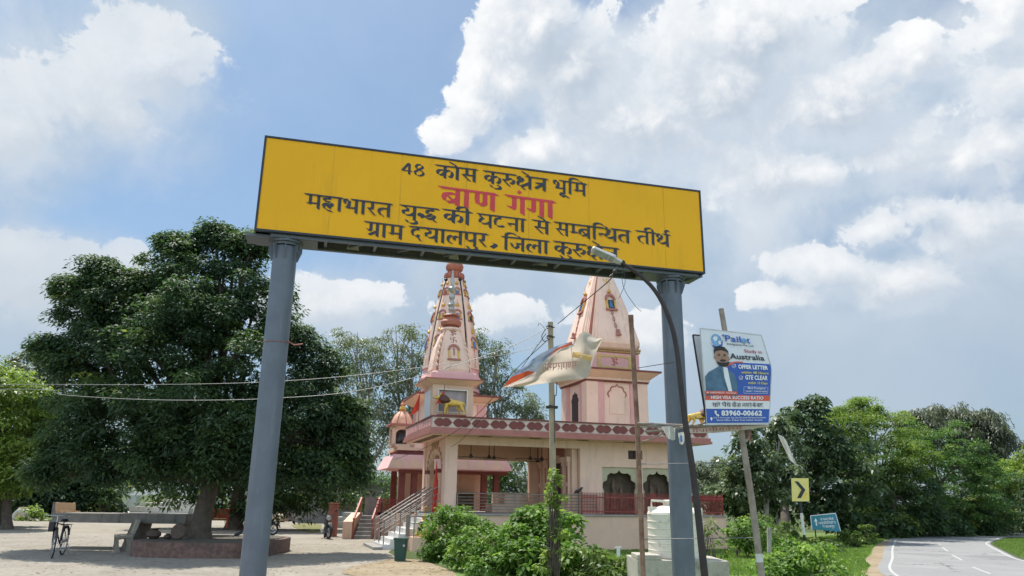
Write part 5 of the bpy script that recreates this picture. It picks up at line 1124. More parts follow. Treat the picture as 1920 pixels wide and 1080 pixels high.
# ------------------------------------------------------------------ overhead wires
wl = [([(0, 722), (70, 721), (300, 721), (500, 716), (700, 700), (960, 662), (1026, 633)], [18, 18, 18, 18, 18, 18.3, 18.3], GWIRE, .0062, 'upper grey cable running from the left edge past the big tree to the concrete pole'),
      ([(0, 730), (95, 731), (125, 741), (300, 750), (510, 747), (700, 727), (930, 660), (1026, 615)], [18, 18, 18, 18, 18, 18, 18.2, 18.3], GWIRE, .007, 'lower grey cable with a knot running from the left edge past the big tree'),
      ([(1046, 607), (1100, 562), (1140, 528), (1150, 514)], [18.3, 15, 12, 10.7], WIRE, .010, 'black wire rising from the concrete pole to the street lamp'),
      ([(1196, 690), (1246, 682), (1270, 678)], [13.0, 12, 10.7], WIRE, .006, 'thin black wire from the rusty pipe to the street light pole'),
      ([(1024, 640), (960, 700), (920, 750), (868, 800), (800, 838), (740, 862)], [18.3, 20, 22, 25, 28, 34], WIRE, .009, 'thin black wire falling from the concrete pole past the roof lion to the pavilion'),
      ([(1024, 625), (985, 680), (940, 742), (870, 820), (845, 838)], [18.3, 20, 22.5, 26, 28], WIRE, .008, 'second thin black wire from the concrete pole to the hall eave')]
for pts, dep, m_, rr, lab in wl:
    P_ = smooth_path([A(x, y, d) for (x, y), d in zip(pts, dep)], 8); mb = MB(); mb.tube(P_, rr, 5); tag(obj('overhead_wire', mb, m_, smooth=True), lab, 'wire', 'overhead wires')
# ------------------------------------------------------------------ water tank
TKW = mat('white_tank_plastic', (.68, .63, .53), .5, .05, 2.0, stain=(.12, .11, .09), stain_amt=.75, stain_scale=5.0, bump=.04)
tk = A(1267, 1053, 17.2); tz = A(1267, 1046, 17.2).z
bt = thing('tank_plinth', 'stained concrete block under the water tank', 'plinth', (tk.x, tk.y, 0))
mb = MB(); mb.box(tk.x-.95, tk.y-.75, -.1, tk.x+.95, tk.y+.8, tz); mb.box(tk.x-.95, tk.y-.75, tz+.001, tk.x-.45, tk.y+.1, tz+.10); obj('block', mb, mat('stained_concrete', (.42, .385, .32), .95, .12, 3, stain=(.10, .09, .075), stain_amt=.8, stain_scale=1.6, bump=.3), bt, bevel=.015)
wt = thing('water_tank', 'white ribbed plastic water tank with black stains half hidden by the grey post', 'water tank', (tk.x, tk.y, tz))
pr2 = [(.0, 0), (.54, 0), (.555, .03)]
for k in range(6):
    z = .06+k*.185; pr2 += [(.555, z), (.555, z+.130), (.563, z+.138), (.563, z+.152), (.555, z+.160)]
pr2 += [(.555, 1.17), (.53, 1.21), (.42, 1.28), (.30, 1.34), (.22, 1.36), (.0, 1.36)]
tk.x += .02; pr2 = [(r*1.07, z*.80) for r, z in pr2]; mb = MB(); mb.lathe((tk.x, tk.y, tz+.002), pr2, 40); tb_ = obj('tank_body', mb, TKW, wt, smooth=True)
mb = MB(); mb.lathe((tk.x, tk.y, tz+1.092), [(.24, 0), (.24, .06), (.27, .062), (.27, .10), (.22, .12), (0, .125)], 28); obj('lid', mb, TKW, wt, smooth=True)
mb = MB(); mb.box(tk.x-.57, tk.y-.16, tz+.90, tk.x-.42, tk.y+.1, tz+1.06); mb.tube([(tk.x-.52, tk.y-.1, tz+1.04), (tk.x-.52, tk.y-.1, tz+1.19), (tk.x-.18, tk.y-.1, tz+1.18), (tk.x-.16, tk.y-.1, tz+1.10)], .025, 8); obj('outlet_pipe', mb, TKW, wt); mb = MB(); mb.box(tk.x+.40, tk.y-.2, tz+.92, tk.x+.57, tk.y+.1, tz+1.05); obj('lifting_lug', mb, TKW, wt)
# ------------------------------------------------------------------ road signs
CHY = mat('sign_pale_yellow', (.74, .62, .14), .45, .05, 2.0, c2=(.68, .60, .22)); CHB = flat('sign_black', (.02, .02, .02)); CHO = mat('sign_strong_yellow', (.75, .50, .05), .45)
cbs = G(1513, 1034); cy = cbs.y
cs = thing('chevron_sign', 'pale yellow road sign with a black chevron on a black and white post', 'road sign', (cbs.x, cbs.y, 0))
def CQ(x, y, d=0.0): return A(1483.5+32.5*x+ (1.6*y), 896.5+43.5*y+(.2*x), cy-.05-d)
mb = MB(); mb.ext([(0, 0), (1, 0), (1, 1), (0, 1)], lambda x, y: CQ(x, y, 0), lambda x, y: CQ(x, y, .02)); pn = obj('panel', mb, CHY, cs)
mb = MB(); mb.ext([(.18, .14), (.40, .14), (.80, .50), (.52, .86), (.30, .86), (.56, .50)], lambda x, y: CQ(x, y, .0235), lambda x, y: CQ(x, y, .027)); mb.mi = 1
mb.ext([(.36, .40), (.54, .50), (.42, .68), (.47, .52)], lambda x, y: CQ(x, y, .0205), lambda x, y: CQ(x, y, .023)); mb.ext([(.62, .80), (.84, .58), (.88, .70), (.76, .88), (.6, .88)], lambda x, y: CQ(x, y, .0205), lambda x, y: CQ(x, y, .023)); obj('chevron', mb, [CHB, CHO], pn)
for a, b, m_ in (((1497, 904), (1502.6, 962), CHB), ((1502.6, 962), (1507.5, 1003), mat('white_band_paint', (.6, .6, .6), .6)), ((1507.5, 1003), (1513, 1036), CHB)):
    mb = MB(); mb.tube([A(*a, cy), A(*b, cy)], .055, 10); obj('post', mb, m_, cs)
ny = thing('direction_board', 'teal filling station direction board with white arrow standing in weeds', 'road sign', tuple(G(1547, 1022)))
NYY = G(1547, 1022).y
def NQ(x, y, d=0.0): return A(1519+48*x+6*y*x+3*y, 966.5-5*x+26*y+5*x*y, NYY-d)
mb = MB(); mb.ext([(0, 0), (1, 0), (1, 1.15), (0, 1.0)], lambda x, y: NQ(x, y, 0), lambda x, y: NQ(x, y, .04)); nb_ = obj('panel', mb, mat('teal_board', (.02, .30, .30), .4, .3, 1.0, c2=(.03, .22, .34)), ny)
mb = MB()
for q in ([(0, 0), (1, 0), (1, .05), (0, .05)], [(0, .0501), (.025, .0501), (.025, 1), (0, 1)], [(.975, .0501), (1, .0501), (1, 1.1), (.975, 1.1)]): mb.ext(q, lambda x, y: NQ(x, y, .0405), lambda x, y: NQ(x, y, .05))
mb.ext([(.165, .75), (.165, .45), (.12, .45), (.19, .22), (.25, .45), (.215, .45), (.215, .75)], lambda x, y: NQ(x, y, .0405), lambda x, y: NQ(x, y, .05)); obj('border_and_arrow', mb, PWH, nb_)
mb = MB(); latin(mb, 'NAYARA', lambda a, b: NQ(.48+.38*a, .40-.15*b, .05), .02); hindi(mb, ['la', 'gha', 'u', 'pa', 'i', 'la', 'i', 'ga', 'sa', 'tta', 'e', 'na'], lambda x, y, l: NQ(.27+.62*x, .66-.15*y, .05+l), 1.1); hindi(mb, ['da', 'ya', 'aa', 'la', 'pa', 'u', 'ra'], lambda x, y, l: NQ(.40+.42*x, .90-.14*y, .05+l), 1.1); obj('lettering', mb, PWH, nb_)
poly2 = MB(); poly2.add([NQ(x, y, .05) for x, y in circ(.40, .32, .05, .1)], [tuple(range(20))]); obj('round_emblem', poly2, mat('pale_teal', (.3, .5, .55), .5), nb_)
mb = MB(); 
for x in (.12, .88): a = NQ(x, 1.0, -.02); mb.tube([a, (a.x, a.y, -.05)], .03, 8); 
obj('leg', mb, DKRUST, ny)
FPO = mat('old_post_stone', (.30, .28, .25), .95, .15, 4, stain=(.15, .14, .1), stain_amt=.5)
for (x, y0, y1, w, lab) in ((1443, 990, 1052, .075, 'taller grey stone fence post in the weeds, front of the row'), (1458, 964, 1012, .07, 'slender grey fence post behind the front stone post'), (1468, 972, 1015, .06, 'thin leaning fence post farthest along the row')):
    b = G(x, y1); t = A(x-1, y0, b.y); mb = MB(); mb.bar((b.x, b.y, -.05), t, w*1.6); tag(obj('fence_post', mb, FPO, bevel=.01), lab, 'post', 'stone fence posts')
b = G(1160, 1047); mb = MB(); mb.bar((b.x, b.y, -.02), A(1159, 1025, b.y), .11, .06); mb.bar(A(1158, 1027, b.y)-Vector((.09, 0, 0)), A(1160, 1026, b.y)+Vector((.09, 0, 0)), .05); tag(obj('marker_stake', mb, flat('white_enamel', (.7, .7, .68))), 'small white marker stake in the lawn before the plinth wall', 'stake')
# ------------------------------------------------------------------ bicycle and motorcycles
TYRE = flat('tyre_rubber', (.018, .018, .019), .8); CHR = mat('worn_chrome', (.42, .42, .43), .3, .1, 9, metal=.8); BLK = mat('black_enamel', (.014, .015, .018), .35)
def torus(mb, c, Rm, r, axis='y', n=28, m=6):
    vs = []
    for i in range(n):
        a = 2*math.pi*i/n
        for j in range(m):
            b = 2*math.pi*j/m; rr = Rm+r*math.cos(b); vs.append((c[0]+rr*math.cos(a), c[1]+r*math.sin(b), c[2]+rr*math.sin(a)))
    mb.add(vs, [(i*m+j, ((i+1) % n)*m+j, ((i+1) % n)*m+(j+1) % m, i*m+(j+1) % m) for i in range(n) for j in range(m)])
def rotz(mb, ang, piv):
    c, s = math.cos(ang), math.sin(ang); mb.v = [(piv[0]+c*(x-piv[0])-s*(y-piv[1]), piv[1]+s*(x-piv[0])+c*(y-piv[1]), z) for x, y, z in mb.v]
def wheel(parent, x, R_, rt, spokes, ang=0.0, piv=(0, 0), hub=.03):
    mb = MB(); torus(mb, (x, 0, R_), R_-rt, rt); rotz(mb, ang, piv); w = obj('wheel', mb, TYRE, parent, smooth=True, world=False)
    mb = MB(); torus(mb, (x, 0, R_), R_-rt*2.2, rt*.5, n=28, m=5)
    for k in range(spokes):
        a = 2*math.pi*k/spokes; mb.tube([(x, (.02 if k % 2 else -.02), R_), (x+(R_-rt*2.2)*math.cos(a), 0, R_+(R_-rt*2.2)*math.sin(a))], .0022 if spokes > 8 else .018, 4)
    mb.tube([(x, -.05, R_), (x, .05, R_)], hub, 10); rotz(mb, ang, piv); obj('rim', mb, CHR, w, world=False)
bk = thing('bicycle', 'black roadster bicycle parked on its stand at the edge of the tree shade', 'bicycle', tuple(G(106, 1046)))
ANG = .32; PIV = (.44, 0)
wheel(bk, -.55, .35, .018, 20); wheel(bk, .55, .35, .018, 20, ANG, PIV)
mb = MB()
for a, b, r_ in (((-.55, .05, .35), (-.12, .0, .30), .011), ((-.55, -.05, .35), (-.12, 0, .30), .011), ((-.12, 0, .30), (-.22, 0, .80), .015), ((-.21, 0, .76), (.38, 0, .80), .015), ((-.12, 0, .30), (.40, 0, .70), .016), ((-.55, .05, .35), (-.21, .01, .76), .01), ((-.55, -.05, .35), (-.21, -.01, .76), .01), ((.37, 0, .84), (.41, 0, .66), .019)): mb.tube([a, b], r_, 8)
obj('frame', mb, BLK, bk, world=False)
mb = MB(); mb.tube([(.55, .045, .35), (.42, .045, .68), (.42, -.045, .68), (.55, -.045, .35)], .011, 7); rotz(mb, ANG, PIV); obj('fork', mb, BLK, bk, world=False)
mb = MB(); mb.tube([(.37, 0, .80), (.35, 0, .98)], .012, 8); mb.tube(smooth_path([(.16, .27, .97), (.30, .25, 1.0), (.36, .1, .99), (.36, -.1, .99), (.30, -.25, 1.0), (.16, -.27, .97)], 4), .011, 8); mb.tube([(.16, .27, .97), (.06, .27, .955)], .016, 8); mb.tube([(.16, -.27, .97), (.06, -.27, .955)], .016, 8); rotz(mb, ANG, PIV); obj('handlebar', mb, CHR, bk, world=False)
mb = MB(); mb.ell((-.26, 0, .86), (.14, .10, .04), 12, 6); mb.ell((-.14, 0, .865), (.12, .035, .03), 10, 6); mb.tube([(-.22, 0, .78), (-.24, 0, .86)], .013, 6); obj('saddle', mb, BLK, bk, smooth=True, world=False)
mb = MB()
for y in (-.07, 0, .07): mb.tube([(-.30, y, .74), (-.82, y, .75)], .007, 6)
for x in (-.34, -.58, -.80): mb.tube([(x, -.07, .745), (x, .07, .745)], .007, 6)
for y in (-.07, .07): mb.tube([(-.72, y, .745), (-.55, y, .36)], .007, 6)
obj('carrier', mb, BLK, bk, world=False)
for (x, ang) in ((-.55, 0), (.55, ANG)):
    mb = MB(); vs = [(x+.375*math.cos(a), y, .35+.375*math.sin(a)) for a in [R(20 if x > 0 else 10)+R(150)*i/16 for i in range(17)] for y in (-.03, .03)]; mb.add(vs, [(2*i, 2*i+1, 2*i+3, 2*i+2) for i in range(16)]); rotz(mb, ang, PIV); obj('mudguard', mb, BLK, bk, world=False)
mb = MB(); mb.lathe((0, 0, 0), [(.09, -.004), (.09, .004)], 20); mb.v = [(-.12+x, .045+z, .30+y) for x, y, z in mb.v]; mb.tube([(-.12, .05, .30), (-.02, .06, .16)], .01, 6); mb.box(-.06, .06, .15, .02, .16, .17); mb.tube([(-.12, -.05, .30), (-.22, -.06, .44)], .01, 6); mb.box(-.26, -.16, .43, -.18, -.06, .45); mb.tube([(-.14, .045, .385), (-.55, .045, .40)], .006, 4); mb.tube([(-.50, -.08, .33), (-.44, -.2, .0)], .01, 6); mb.tube([(-.50, .08, .33), (-.56, .2, .0)], .01, 6); obj('crank_and_stand', mb, CHR, bk, world=False)
mb = MB(); mb.box(.42, -.13, .62, .62, -.02, .84); obj('hanging_bag', mb, flat('dark_bag', (.03, .03, .035), .8), bk, world=False)
bk.rotation_euler = (0, 0, R(-90+29.6)+R(-13)); bk.location = G(105, 1044); bk.scale = (1.2, 1.2, 1.2)
def motorcycle():
    r = thing('motorcycle', 'x', 'motorcycle', (0, 0, 0), 'motorcycles parked in the shade')
    wheel(r, -.62, .29, .055, 6, hub=.05); wheel(r, .64, .29, .045, 6, .25, (.40, 0), hub=.05)
    mb = MB(); mb.ell((.12, 0, .82), (.26, .14, .13)); mb.ell((.02, 0, .42), (.22, .14, .17)); mb.ell((-.38, 0, .62), (.30, .10, .10)); mb.tube([(.34, 0, .90), (.1, 0, .6), (-.1, 0, .32), (-.62, 0, .30)], .035, 8); obj('body', mb, BLK, r, smooth=True, world=False)
    mb = MB(); mb.ell((-.30, 0, .80), (.38, .13, .055)); mb.ell((-.78, 0, .72), (.12, .07, .05)); obj('seat', mb, flat('black_seat', (.02, .02, .02), .7), r, smooth=True, world=False)
    mb = MB()
    for s in (-1, 1): mb.tube([(.64, s*.075, .29), (.40, s*.075, .95)], .022, 8)
    mb.tube(smooth_path([(.22, .36, .98), (.36, .3, 1.03), (.40, .1, 1.0), (.40, -.1, 1.0), (.36, -.3, 1.03), (.22, -.36, .98)], 4), .016, 8); rotz(mb, .25, (.40, 0)); obj('fork_and_handlebar', mb, BLK, r, smooth=True, world=False)
    for s in (-1, 1):
        mb = MB(); mb.tube([(.32, s*.27, 1.02), (.30, s*.36, 1.2)], .008, 6); mb.ell((.29, s*.38, 1.22), (.02, .07, .045), 10, 6); rotz(mb, .25, (.40, 0)); obj('mirror', mb, BLK, r, smooth=True, world=False)
    mb = MB(); mb.ell((.49, 0, .90), (.07, .11, .11), 14, 8); rotz(mb, .25, (.40, 0)); h = obj('headlight', mb, mat('headlight_glass', (.35, .36, .37), .15), r, smooth=True, world=False)
    mb = MB(); vs = [(.64+.36*math.cos(a), y, .29+.36*math.sin(a)) for a in [R(10)+R(130)*i/12 for i in range(13)] for y in (-.065, .065)]; mb.add(vs, [(2*i, 2*i+1, 2*i+3, 2*i+2) for i in range(12)]); rotz(mb, .25, (.40, 0)); obj('mudguard', mb, BLK, r, world=False)
    mb = MB(); mb.tube([(.0, -.15, .34), (-.3, -.17, .28), (-.75, -.19, .36)], [.03, .04, .05], 8); mb.tube([(-.05, .12, .25), (-.05, .28, .03)], .014, 6); obj('exhaust', mb, CHR, r, smooth=True, world=False)
    mb = MB(); mb.box(.70, -.08, .62, .71, .08, .72); rotz(mb, .25, (.40, 0)); obj('number_plate', mb, flat('plate_white', (.6, .6, .58)), r, world=False)
    return r
m0 = motorcycle(); m0.location = G(611, 1010); m0.rotation_euler = (.0, .0, R(-72)); m0['label'] = 'dark motorcycle facing the viewer beside the brick red pillar'
m1 = copy_tree(m0); m1.location = G(490, 1003); m1.rotation_euler = (0, 0, R(-25)); m1['label'] = 'dark motorcycle half hidden behind the left grey sign post'
# ------------------------------------------------------------------ litter bin, yard furniture
b = G(750, 1052); bn = thing('litter_bin', 'dark green plastic litter bin with a round white mark standing by the steps', 'bin', tuple(b))
BIN = mat('dark_green_plastic', (.012, .06, .045), .45, .1, 4)
mb = MB(); w0, w1, h = .15, .195, .66
loft(mb, (b.x, b.y), [(w0, .01), (w1-.01, h-.05)], four([(1, -.9), (1, .9), (.9, 1)])); body = obj('bin_body', mb, BIN, bn)
mb = MB(); loft(mb, (b.x, b.y), [(w1+.012, h-.05), (w1+.016, h)], four([(1, -.9), (1, .9), (.9, 1)])); obj('rim', mb, BIN, bn)
mb = MB(); mb.lathe((0, 0, 0), [(.035, 0), (.035, .004)], 16); mb.v = [(b.x+.12+x, b.y-.195-z, .45+y) for x, y, z in mb.v]; obj('round_mark', mb, flat('grey_white_print', (.4, .42, .4)), body)
# stairs with red rails in front of the far landing
s0 = G(663, 1012); s1 = G(694, 1013); sy = 35.6; xa, xb = A(664, 1000, sy).x, A(696, 1000, sy).x
fs_ = thing('concrete_stairs', 'grey concrete steps between red painted side rails left of the temple', 'stairs', ((xa+xb)/2, sy, 0))
mb = MB()
for k in range(6): mb.box(xa, sy+.28*k, -.02 if k == 0 else .165*k+.001, xb, sy+2.2, .165*(k+1))
obj('step', mb, mat('step_concrete', (.26, .25, .23), .9, .15, 4, stain=(.12, .11, .1), stain_amt=.4), fs_)
mb = MB(); mb.mi = 0
for k in range(6): mb.box(xa+.01, sy+.28*k-.012, .165*(k+1)-.03, xb-.01, sy+.28*k-.002, .165*(k+1)+.001)
obj('nosing', mb, mat('pale_nosing', (.48, .46, .42), .8), fs_)
mb = MB()
for x in (xa-.06, xb+.02): mb.bar((x, sy-.05, .85), (x, sy+1.6, 1.78), .07, .12); mb.bar((x, sy+.0, 0), (x, sy+.0, .85), .05); mb.bar((x, sy+1.6, 1), (x, sy+1.6, 1.75), .05)
obj('side_rail', mb, mat('red_rail_paint', (.40, .10, .07), .6), fs_)
mb = MB(); mb.extu([(sy-.1, -.02), (sy+2.1, -.02), (sy+2.1, 1.1), (sy+1.7, 1.1), (sy-.1, .75)], xa-.52, xa-.10); obj('side_wall', mb, PEACH, fs_)
mb = MB(); mb.box(xa-.02, sy+2.25, 0, xb+.05, sy+2.4, 1.82); obj('back_wall', mb, mat('slate_cladding', (.20, .185, .165), .9, .15, 5), fs_)
xw = A(782, 1000, sy+.2).x
yw = thing('yard_wall', 'pink plastered low wall topped by red iron grille between the two flights of steps', 'wall', ((xb+xw)/2, sy+.3, 0))
mb = MB(); mb.box(xb+.09, sy+.2, -.02, xw, sy+.4, 1.02); obj('wall_base', mb, mat('dusty_pink_plaster', (.50, .31, .26), .85, .08, 2, stain=(.33, .2, .17), stain_amt=.4, streak=True), yw)
mb = MB(); mb.box(xb+.09, sy+.27, 1.08, xw, sy+.30, 1.13); mb.box(xb+.09, sy+.27, 1.70, xw, sy+.30, 1.75)
for k in range(46): x = xb+.12+(xw-xb-.2)*k/45; mb.box(x-.009, sy+.275, 1.02, x+.009, sy+.29, 1.70)
for k in range(20):
    x = xb+.2+(xw-xb-.4)*k/19; torus(mb, (x, sy+.285, 1.42), .12, .014, n=12, m=4); mb.box(x-.09, sy+.262, 1.06, x+.09, sy+.268, 1.17)
o = obj('grille', mb, FEN, yw)
mb = MB(); c = G(622, 1006); mb.box(c.x-.20, c.y-.2, -.02, c.x+.20, c.y+.2, 1.48); mb.box(c.x-.23, c.y-.23, 1.481, c.x+.23, c.y+.23, 1.54); tag(obj('brick_pillar', mb, mat('brick_red_plaster', (.23, .085, .06), .9, .15, 5, stain=(.15, .07, .05), stain_amt=.5), bevel=.01), 'brick red square pillar beside the parked motorcycle', 'pillar')
mb = MB(); c = G(697, 1008); mb.box(c.x+.65, c.y-1.9, -.02, c.x+.72, c.y-1.82, 1.62); tag(obj('iron_post', mb, DKRUST), 'thin dark iron post in front of the pink yard wall', 'post')
mb = MB(); c = G(638, 990); mb.box(c.x-.9, c.y, -.02, c.x+.9, c.y+2.2, .35); mb.box(c.x-.5, c.y+.4, .3505, c.x+.9, c.y+2.2, .62); mb.box(c.x-.1, c.y+.8, .6205, c.x+.9, c.y+2.2, .88); tag(obj('stone_steps', mb, mat('pale_step_stone', (.36, .36, .34), .85, .1, 3)), 'pale stone steps behind the brick red pillar', 'stairs')
# circular planter platform of the big tree
PLT = mat('red_brick_planter', (.155, .095, .078), .95, .3, 7, stain=(.065, .055, .048), stain_amt=.97, stain_scale=1.2, bump=.4)
pc = Vector((-9.68, 26.1, 0)); pl_ = thing('tree_platform', 'weathered red brick platform built around the foot of the big shade tree', 'planter', tuple(pc))
def wobble(n, rx, ry, a=.03): return [(pc.x+rx*(1+a*math.sin(5*i))*math.copysign(abs(math.cos(2*math.pi*i/n))**.55, math.cos(2*math.pi*i/n)), pc.y+ry*math.copysign(abs(math.sin(2*math.pi*i/n))**.55, math.sin(2*math.pi*i/n))) for i in range(n)]
mb = MB(); rng_ = wobble(40, 2.15, 2.45, .006); mb.extz(rng_, -.05, .44); obj('brick_wall', mb, PLT, pl_)
mb = MB(); inn = [(pc.x+(x-pc.x)*.9, pc.y+(y-pc.y)*.9) for x, y in rng_]; mb.extz(inn, .3, .455); obj('soil', mb, mat('dark_soil', (.09, .075, .055), .95, .3, 4), pl_)
mb = MB(); mb.box(pc.x+1.85, pc.y-2.5, -.05, pc.x+2.10, pc.y-2.1, .60); obj('corner_post', mb, PLT, pl_)
CLAY = mat('clay', (.09, .06, .048), .85, .2, 6)
for (x, y, s, lab) in ((286, 1019, 1.0, 'squat clay pot on the tree platform edge'), (313, 1019, .55, 'small clay bowl beside the squat pot on the tree platform')):
    p = A(x, y, 25.2); mb = MB(); mb.lathe((p.x, p.y, .456), [(.10*s, 0), (.22*s, .1*s), (.22*s, .2*s), (.10*s, .28*s), (.16*s, .32*s), (.14*s, .325*s)], 16); tag(obj('clay_pot', mb, CLAY, smooth=True), lab, 'pot', 'clay pots on the tree platform')
p = A(333, 1010, 25.0); mb = MB(); mb.lathe((0, 0, 0), [(.02, -.06), (.22, -.05), (.25, 0), (.22, .05), (.02, .06)], 20); mb.v = [(p.x+x, p.y+z*1.0+y*.25, .705+y) for x, y, z in mb.v]; tag(obj('grinding_wheel', mb, CLAY, smooth=True), 'round red brown stone wheel leaning against the big tree trunk', 'stone')
# concrete canopy slab on stub pillars
SLB = mat('blackened_concrete', (.22, .20, .175), .95, .15, 3, stain=(.035, .032, .03), stain_amt=.97, stain_scale=1.3, streak=True, bump=.25)
sx0, sx1, sY = A(95, 970, 27).x, A(350, 970, 27).x, 27.0; st_ = A(200, 963, sY).z; sb_ = A(200, 980.5, sY).z
cs_ = thing('concrete_slab', 'long blackened concrete slab raised on a stout pillar beside the big tree', 'platform', ((sx0+sx1)/2, sY+.8, 0))
mb = MB(); mb.box(sx0+.5, sY, sb_, sx1, sY+1.6, st_); mb.box(sx0, sY-.05, sb_, sx0+.498, sY+1.6, sb_+.10); mb.box(sx0+.06, sY+.0, sb_+.101, sx0+.498, sY+1.6, sb_+.2); mb.box(sx0+.1, sY+.0, sb_+.201, sx0+.498, sY+1.6, st_-.002); obj('slab', mb, SLB, cs_)
mb = MB(); a = A(254, 975, sY+.4).x; mb.extv([(a-.30, -.05), (a+.16, -.05), (a+.34, sb_-.002), (a-.02, sb_-.002)], sY+.2, sY+1.0); mb.box(sx1-.5, sY+.4, -.05, sx1-.1, sY+1.2, sb_-.002); obj('stub_pillar', mb, SLB, cs_)
mb = MB(); mb.box(sx0+1.2, sY+.3, -.05, sx0+1.5, sY+1.3, sb_-.002) if False else None
# benches
def bench(label, loc, rz, m, s=1.0, grp='concrete garden benches'):
    r = thing('garden_bench', label, 'bench', (0, 0, 0), grp)
    mb = MB(); mb.box(-.62, -.24, .42, .62, .22, .49); obj('seat', mb, m, r, world=False, bevel=.012)
    mb = MB(); mb.ext([(-.62, .52), (.62, .52), (.62, .95), (-.62, .95)], lambda x, z: (x, .20+(z-.5)*.28, z), lambda x, z: (x, .26+(z-.5)*.28, z)); obj('backrest', mb, m, r, world=False, bevel=.012)
    for sx in (-1, 1):
        mb = MB(); mb.extu([(-.24, 0), (-.08, 0), (-.14, .2), (-.16, .36), (.02, .40), (.10, .2), (.06, 0), (.24, 0), (.24, .45), (.38, .96), (.30, .97), (.17, .5), (.17, .42), (-.24, .419), (-.22, .2)], sx*.52-.05, sx*.52+.05); obj('leg', mb, m, r, world=False)
    r.location = loc; r.rotation_euler = (0, 0, rz); r.scale = (s,)*3; return r
BST = mat('bench_stone', (.30, .275, .225), .9, .15, 5, stain=(.12, .11, .09), stain_amt=.6); BWH = mat('bench_white', (.50, .47, .40), .85, .1, 4); BRD = mat('bench_red', (.42, .085, .05), .7, .1, 4)
bench('grey stone bench with curved legs at the left edge of the tree platform', G(228, 1033), R(-60), BST, 1.05)
bench('off white bench beyond the concrete slab left of the big trunk', G(340, 993), R(-64), BWH, 1.1)
bench('red painted bench in the shade right of the big trunk', G(405, 993), R(188), BRD, 1.15)
bench('tan bench far behind the slab at the left', G(125, 974), R(175), mat('bench_tan', (.45, .28, .16), .8, .1, 4), 1.2)
# far low walls, ghat steps, boxes and sacks
def block(name, label, cat, x0, x1, yb, yt, dep, m, grp=None, bev=.02):
    b = G((x0+x1)/2, yb); Y = b.y; a0, a1 = A(x0, yb, Y), A(x1, yb, Y); z = A((x0+x1)/2, yt, Y).z
    mb = MB(); mb.box(a0.x, Y, -.02, a1.x, Y+dep, z); o = obj(name, mb, m, bevel=bev); return tag(o, label, cat, grp)
GHT = mat('ghat_white_stone', (.46, .44, .39), .9, .08, 1.5, stain=(.26, .24, .2), stain_amt=.4, stain_scale=1.0)
gh = thing('ghat_terrace', 'pale stone terrace with steps and low walls beyond the concrete slab', 'terrace', tuple(G(260, 975)))
Yg = G(260, 972).y+3
def gx(px): return A(px, 960, Yg).x
def gz(py): return A(250, py, Yg).z
mb = MB(); mb.box(gx(165), Yg, -.02, gx(345), Yg+8, gz(962)); mb.box(gx(220), Yg+2, gz(962)+.001, gx(345), Yg+8, gz(950)); mb.box(gx(228), Yg+3, gz(950)+.001, gx(345), Yg+8, gz(943)); mb.box(gx(262), Yg+4, gz(943)+.001, gx(345), Yg+8, gz(936)); obj('terrace_wall', mb, GHT, gh)
mb = MB()
for k in range(16): x = gx(266)+(gx(296)-gx(266))*k/15; mb.box(x-.03, Yg+1.4, gz(962)+.002, x+.03, Yg+1.5, gz(953))
mb.box(gx(264), Yg+1.38, gz(953)+.001, gx(298), Yg+1.52, gz(951)); obj('balustrade', mb, flat('white_baluster', (.55, .54, .5)), gh)
block('stone_block', 'pale stone block with a square shrine face beyond the slab', 'stone', 232, 252, 958, 928, 1.0, GHT)
FWL = mat('far_wall_plaster', (.25, .21, .18), .9, .15, .8, stain=(.11, .1, .09), stain_amt=.6, stain_scale=.6)
block('boundary_wall', 'long brown grey boundary wall behind the parked motorcycles', 'wall', 490, 660, 978, 945, .4, FWL)
block('boundary_wall', 'dark weathered boundary wall at the far left under the trees', 'wall', -60, 100, 968, 930, .4, FWL)
block('low_wall', 'low grey wall standing behind the red bench in the deep shade', 'wall', 385, 500, 972, 958, .4, FWL)
block('shop_shutter', 'grey roller shutter panel set in the far brown wall', 'shutter', 575, 600, 977, 948, .1, mat('grey_shutter', (.30, .31, .31), .6, .08, 3))
block('blue_door', 'dark green grey door beside the roller shutter in the far wall', 'door', 565, 573, 978, 950, .1, mat('green_grey_door', (.05, .075, .06), .7))
o = block('advert_board', 'small red and yellow board on the ground by the far wall', 'board', 536, 547, 977, 963, .1, mat('board_red', (.45, .06, .04), .6)); 
bq = G(541, 977); mb = MB(); mb.box(A(534, 975, bq.y).x, bq.y-.02, -.02, A(536, 975, bq.y).x, bq.y+.1, A(541, 961, bq.y).z); mb.box(A(547, 975, bq.y).x, bq.y-.02, -.02, A(549, 975, bq.y).x, bq.y+.1, A(541, 961, bq.y).z); obj('yellow_side', mb, mat('board_yellow', (.6, .42, .05), .6), o)
b = G(521, 979); vs = []; mb = MB(); mb.ell((b.x, b.y, .25), (.65, .5, .32), 12, 8); rr_ = random.Random(5); mb.v = [(x+rr_.uniform(-.06, .06), y, z+rr_.uniform(-.06, .06)) for x, y, z in mb.v]; tag(obj('boulder', mb, mat('tan_rock', (.38, .30, .21), .95, .15, 3, bump=.5)), 'tan boulder lying at the foot of the far wall', 'rock')
SACK = mat('woven_sack', (.52, .49, .43), .9, .1, 6, stain=(.3, .27, .23), stain_amt=.4)
block('tan_crate', 'tan wooden crate standing under white sacks at the far left', 'crate', 30, 44, 974, 951, .5, mat('tan_wood', (.40, .30, .18), .85, .1, 4))
b = G(38, 976); mb = MB(); s0_ = MB(); mb.tube(smooth_path([A(24, 974, b.y-.2), A(30, 963, b.y-.2), A(37, 958, b.y-.2), A(46, 962, b.y-.2), A(53, 974, b.y-.2)]), .16, 8); tag(obj('white_sack', mb, SACK, smooth=True), 'white woven sack slumped over the tan crate', 'sack')
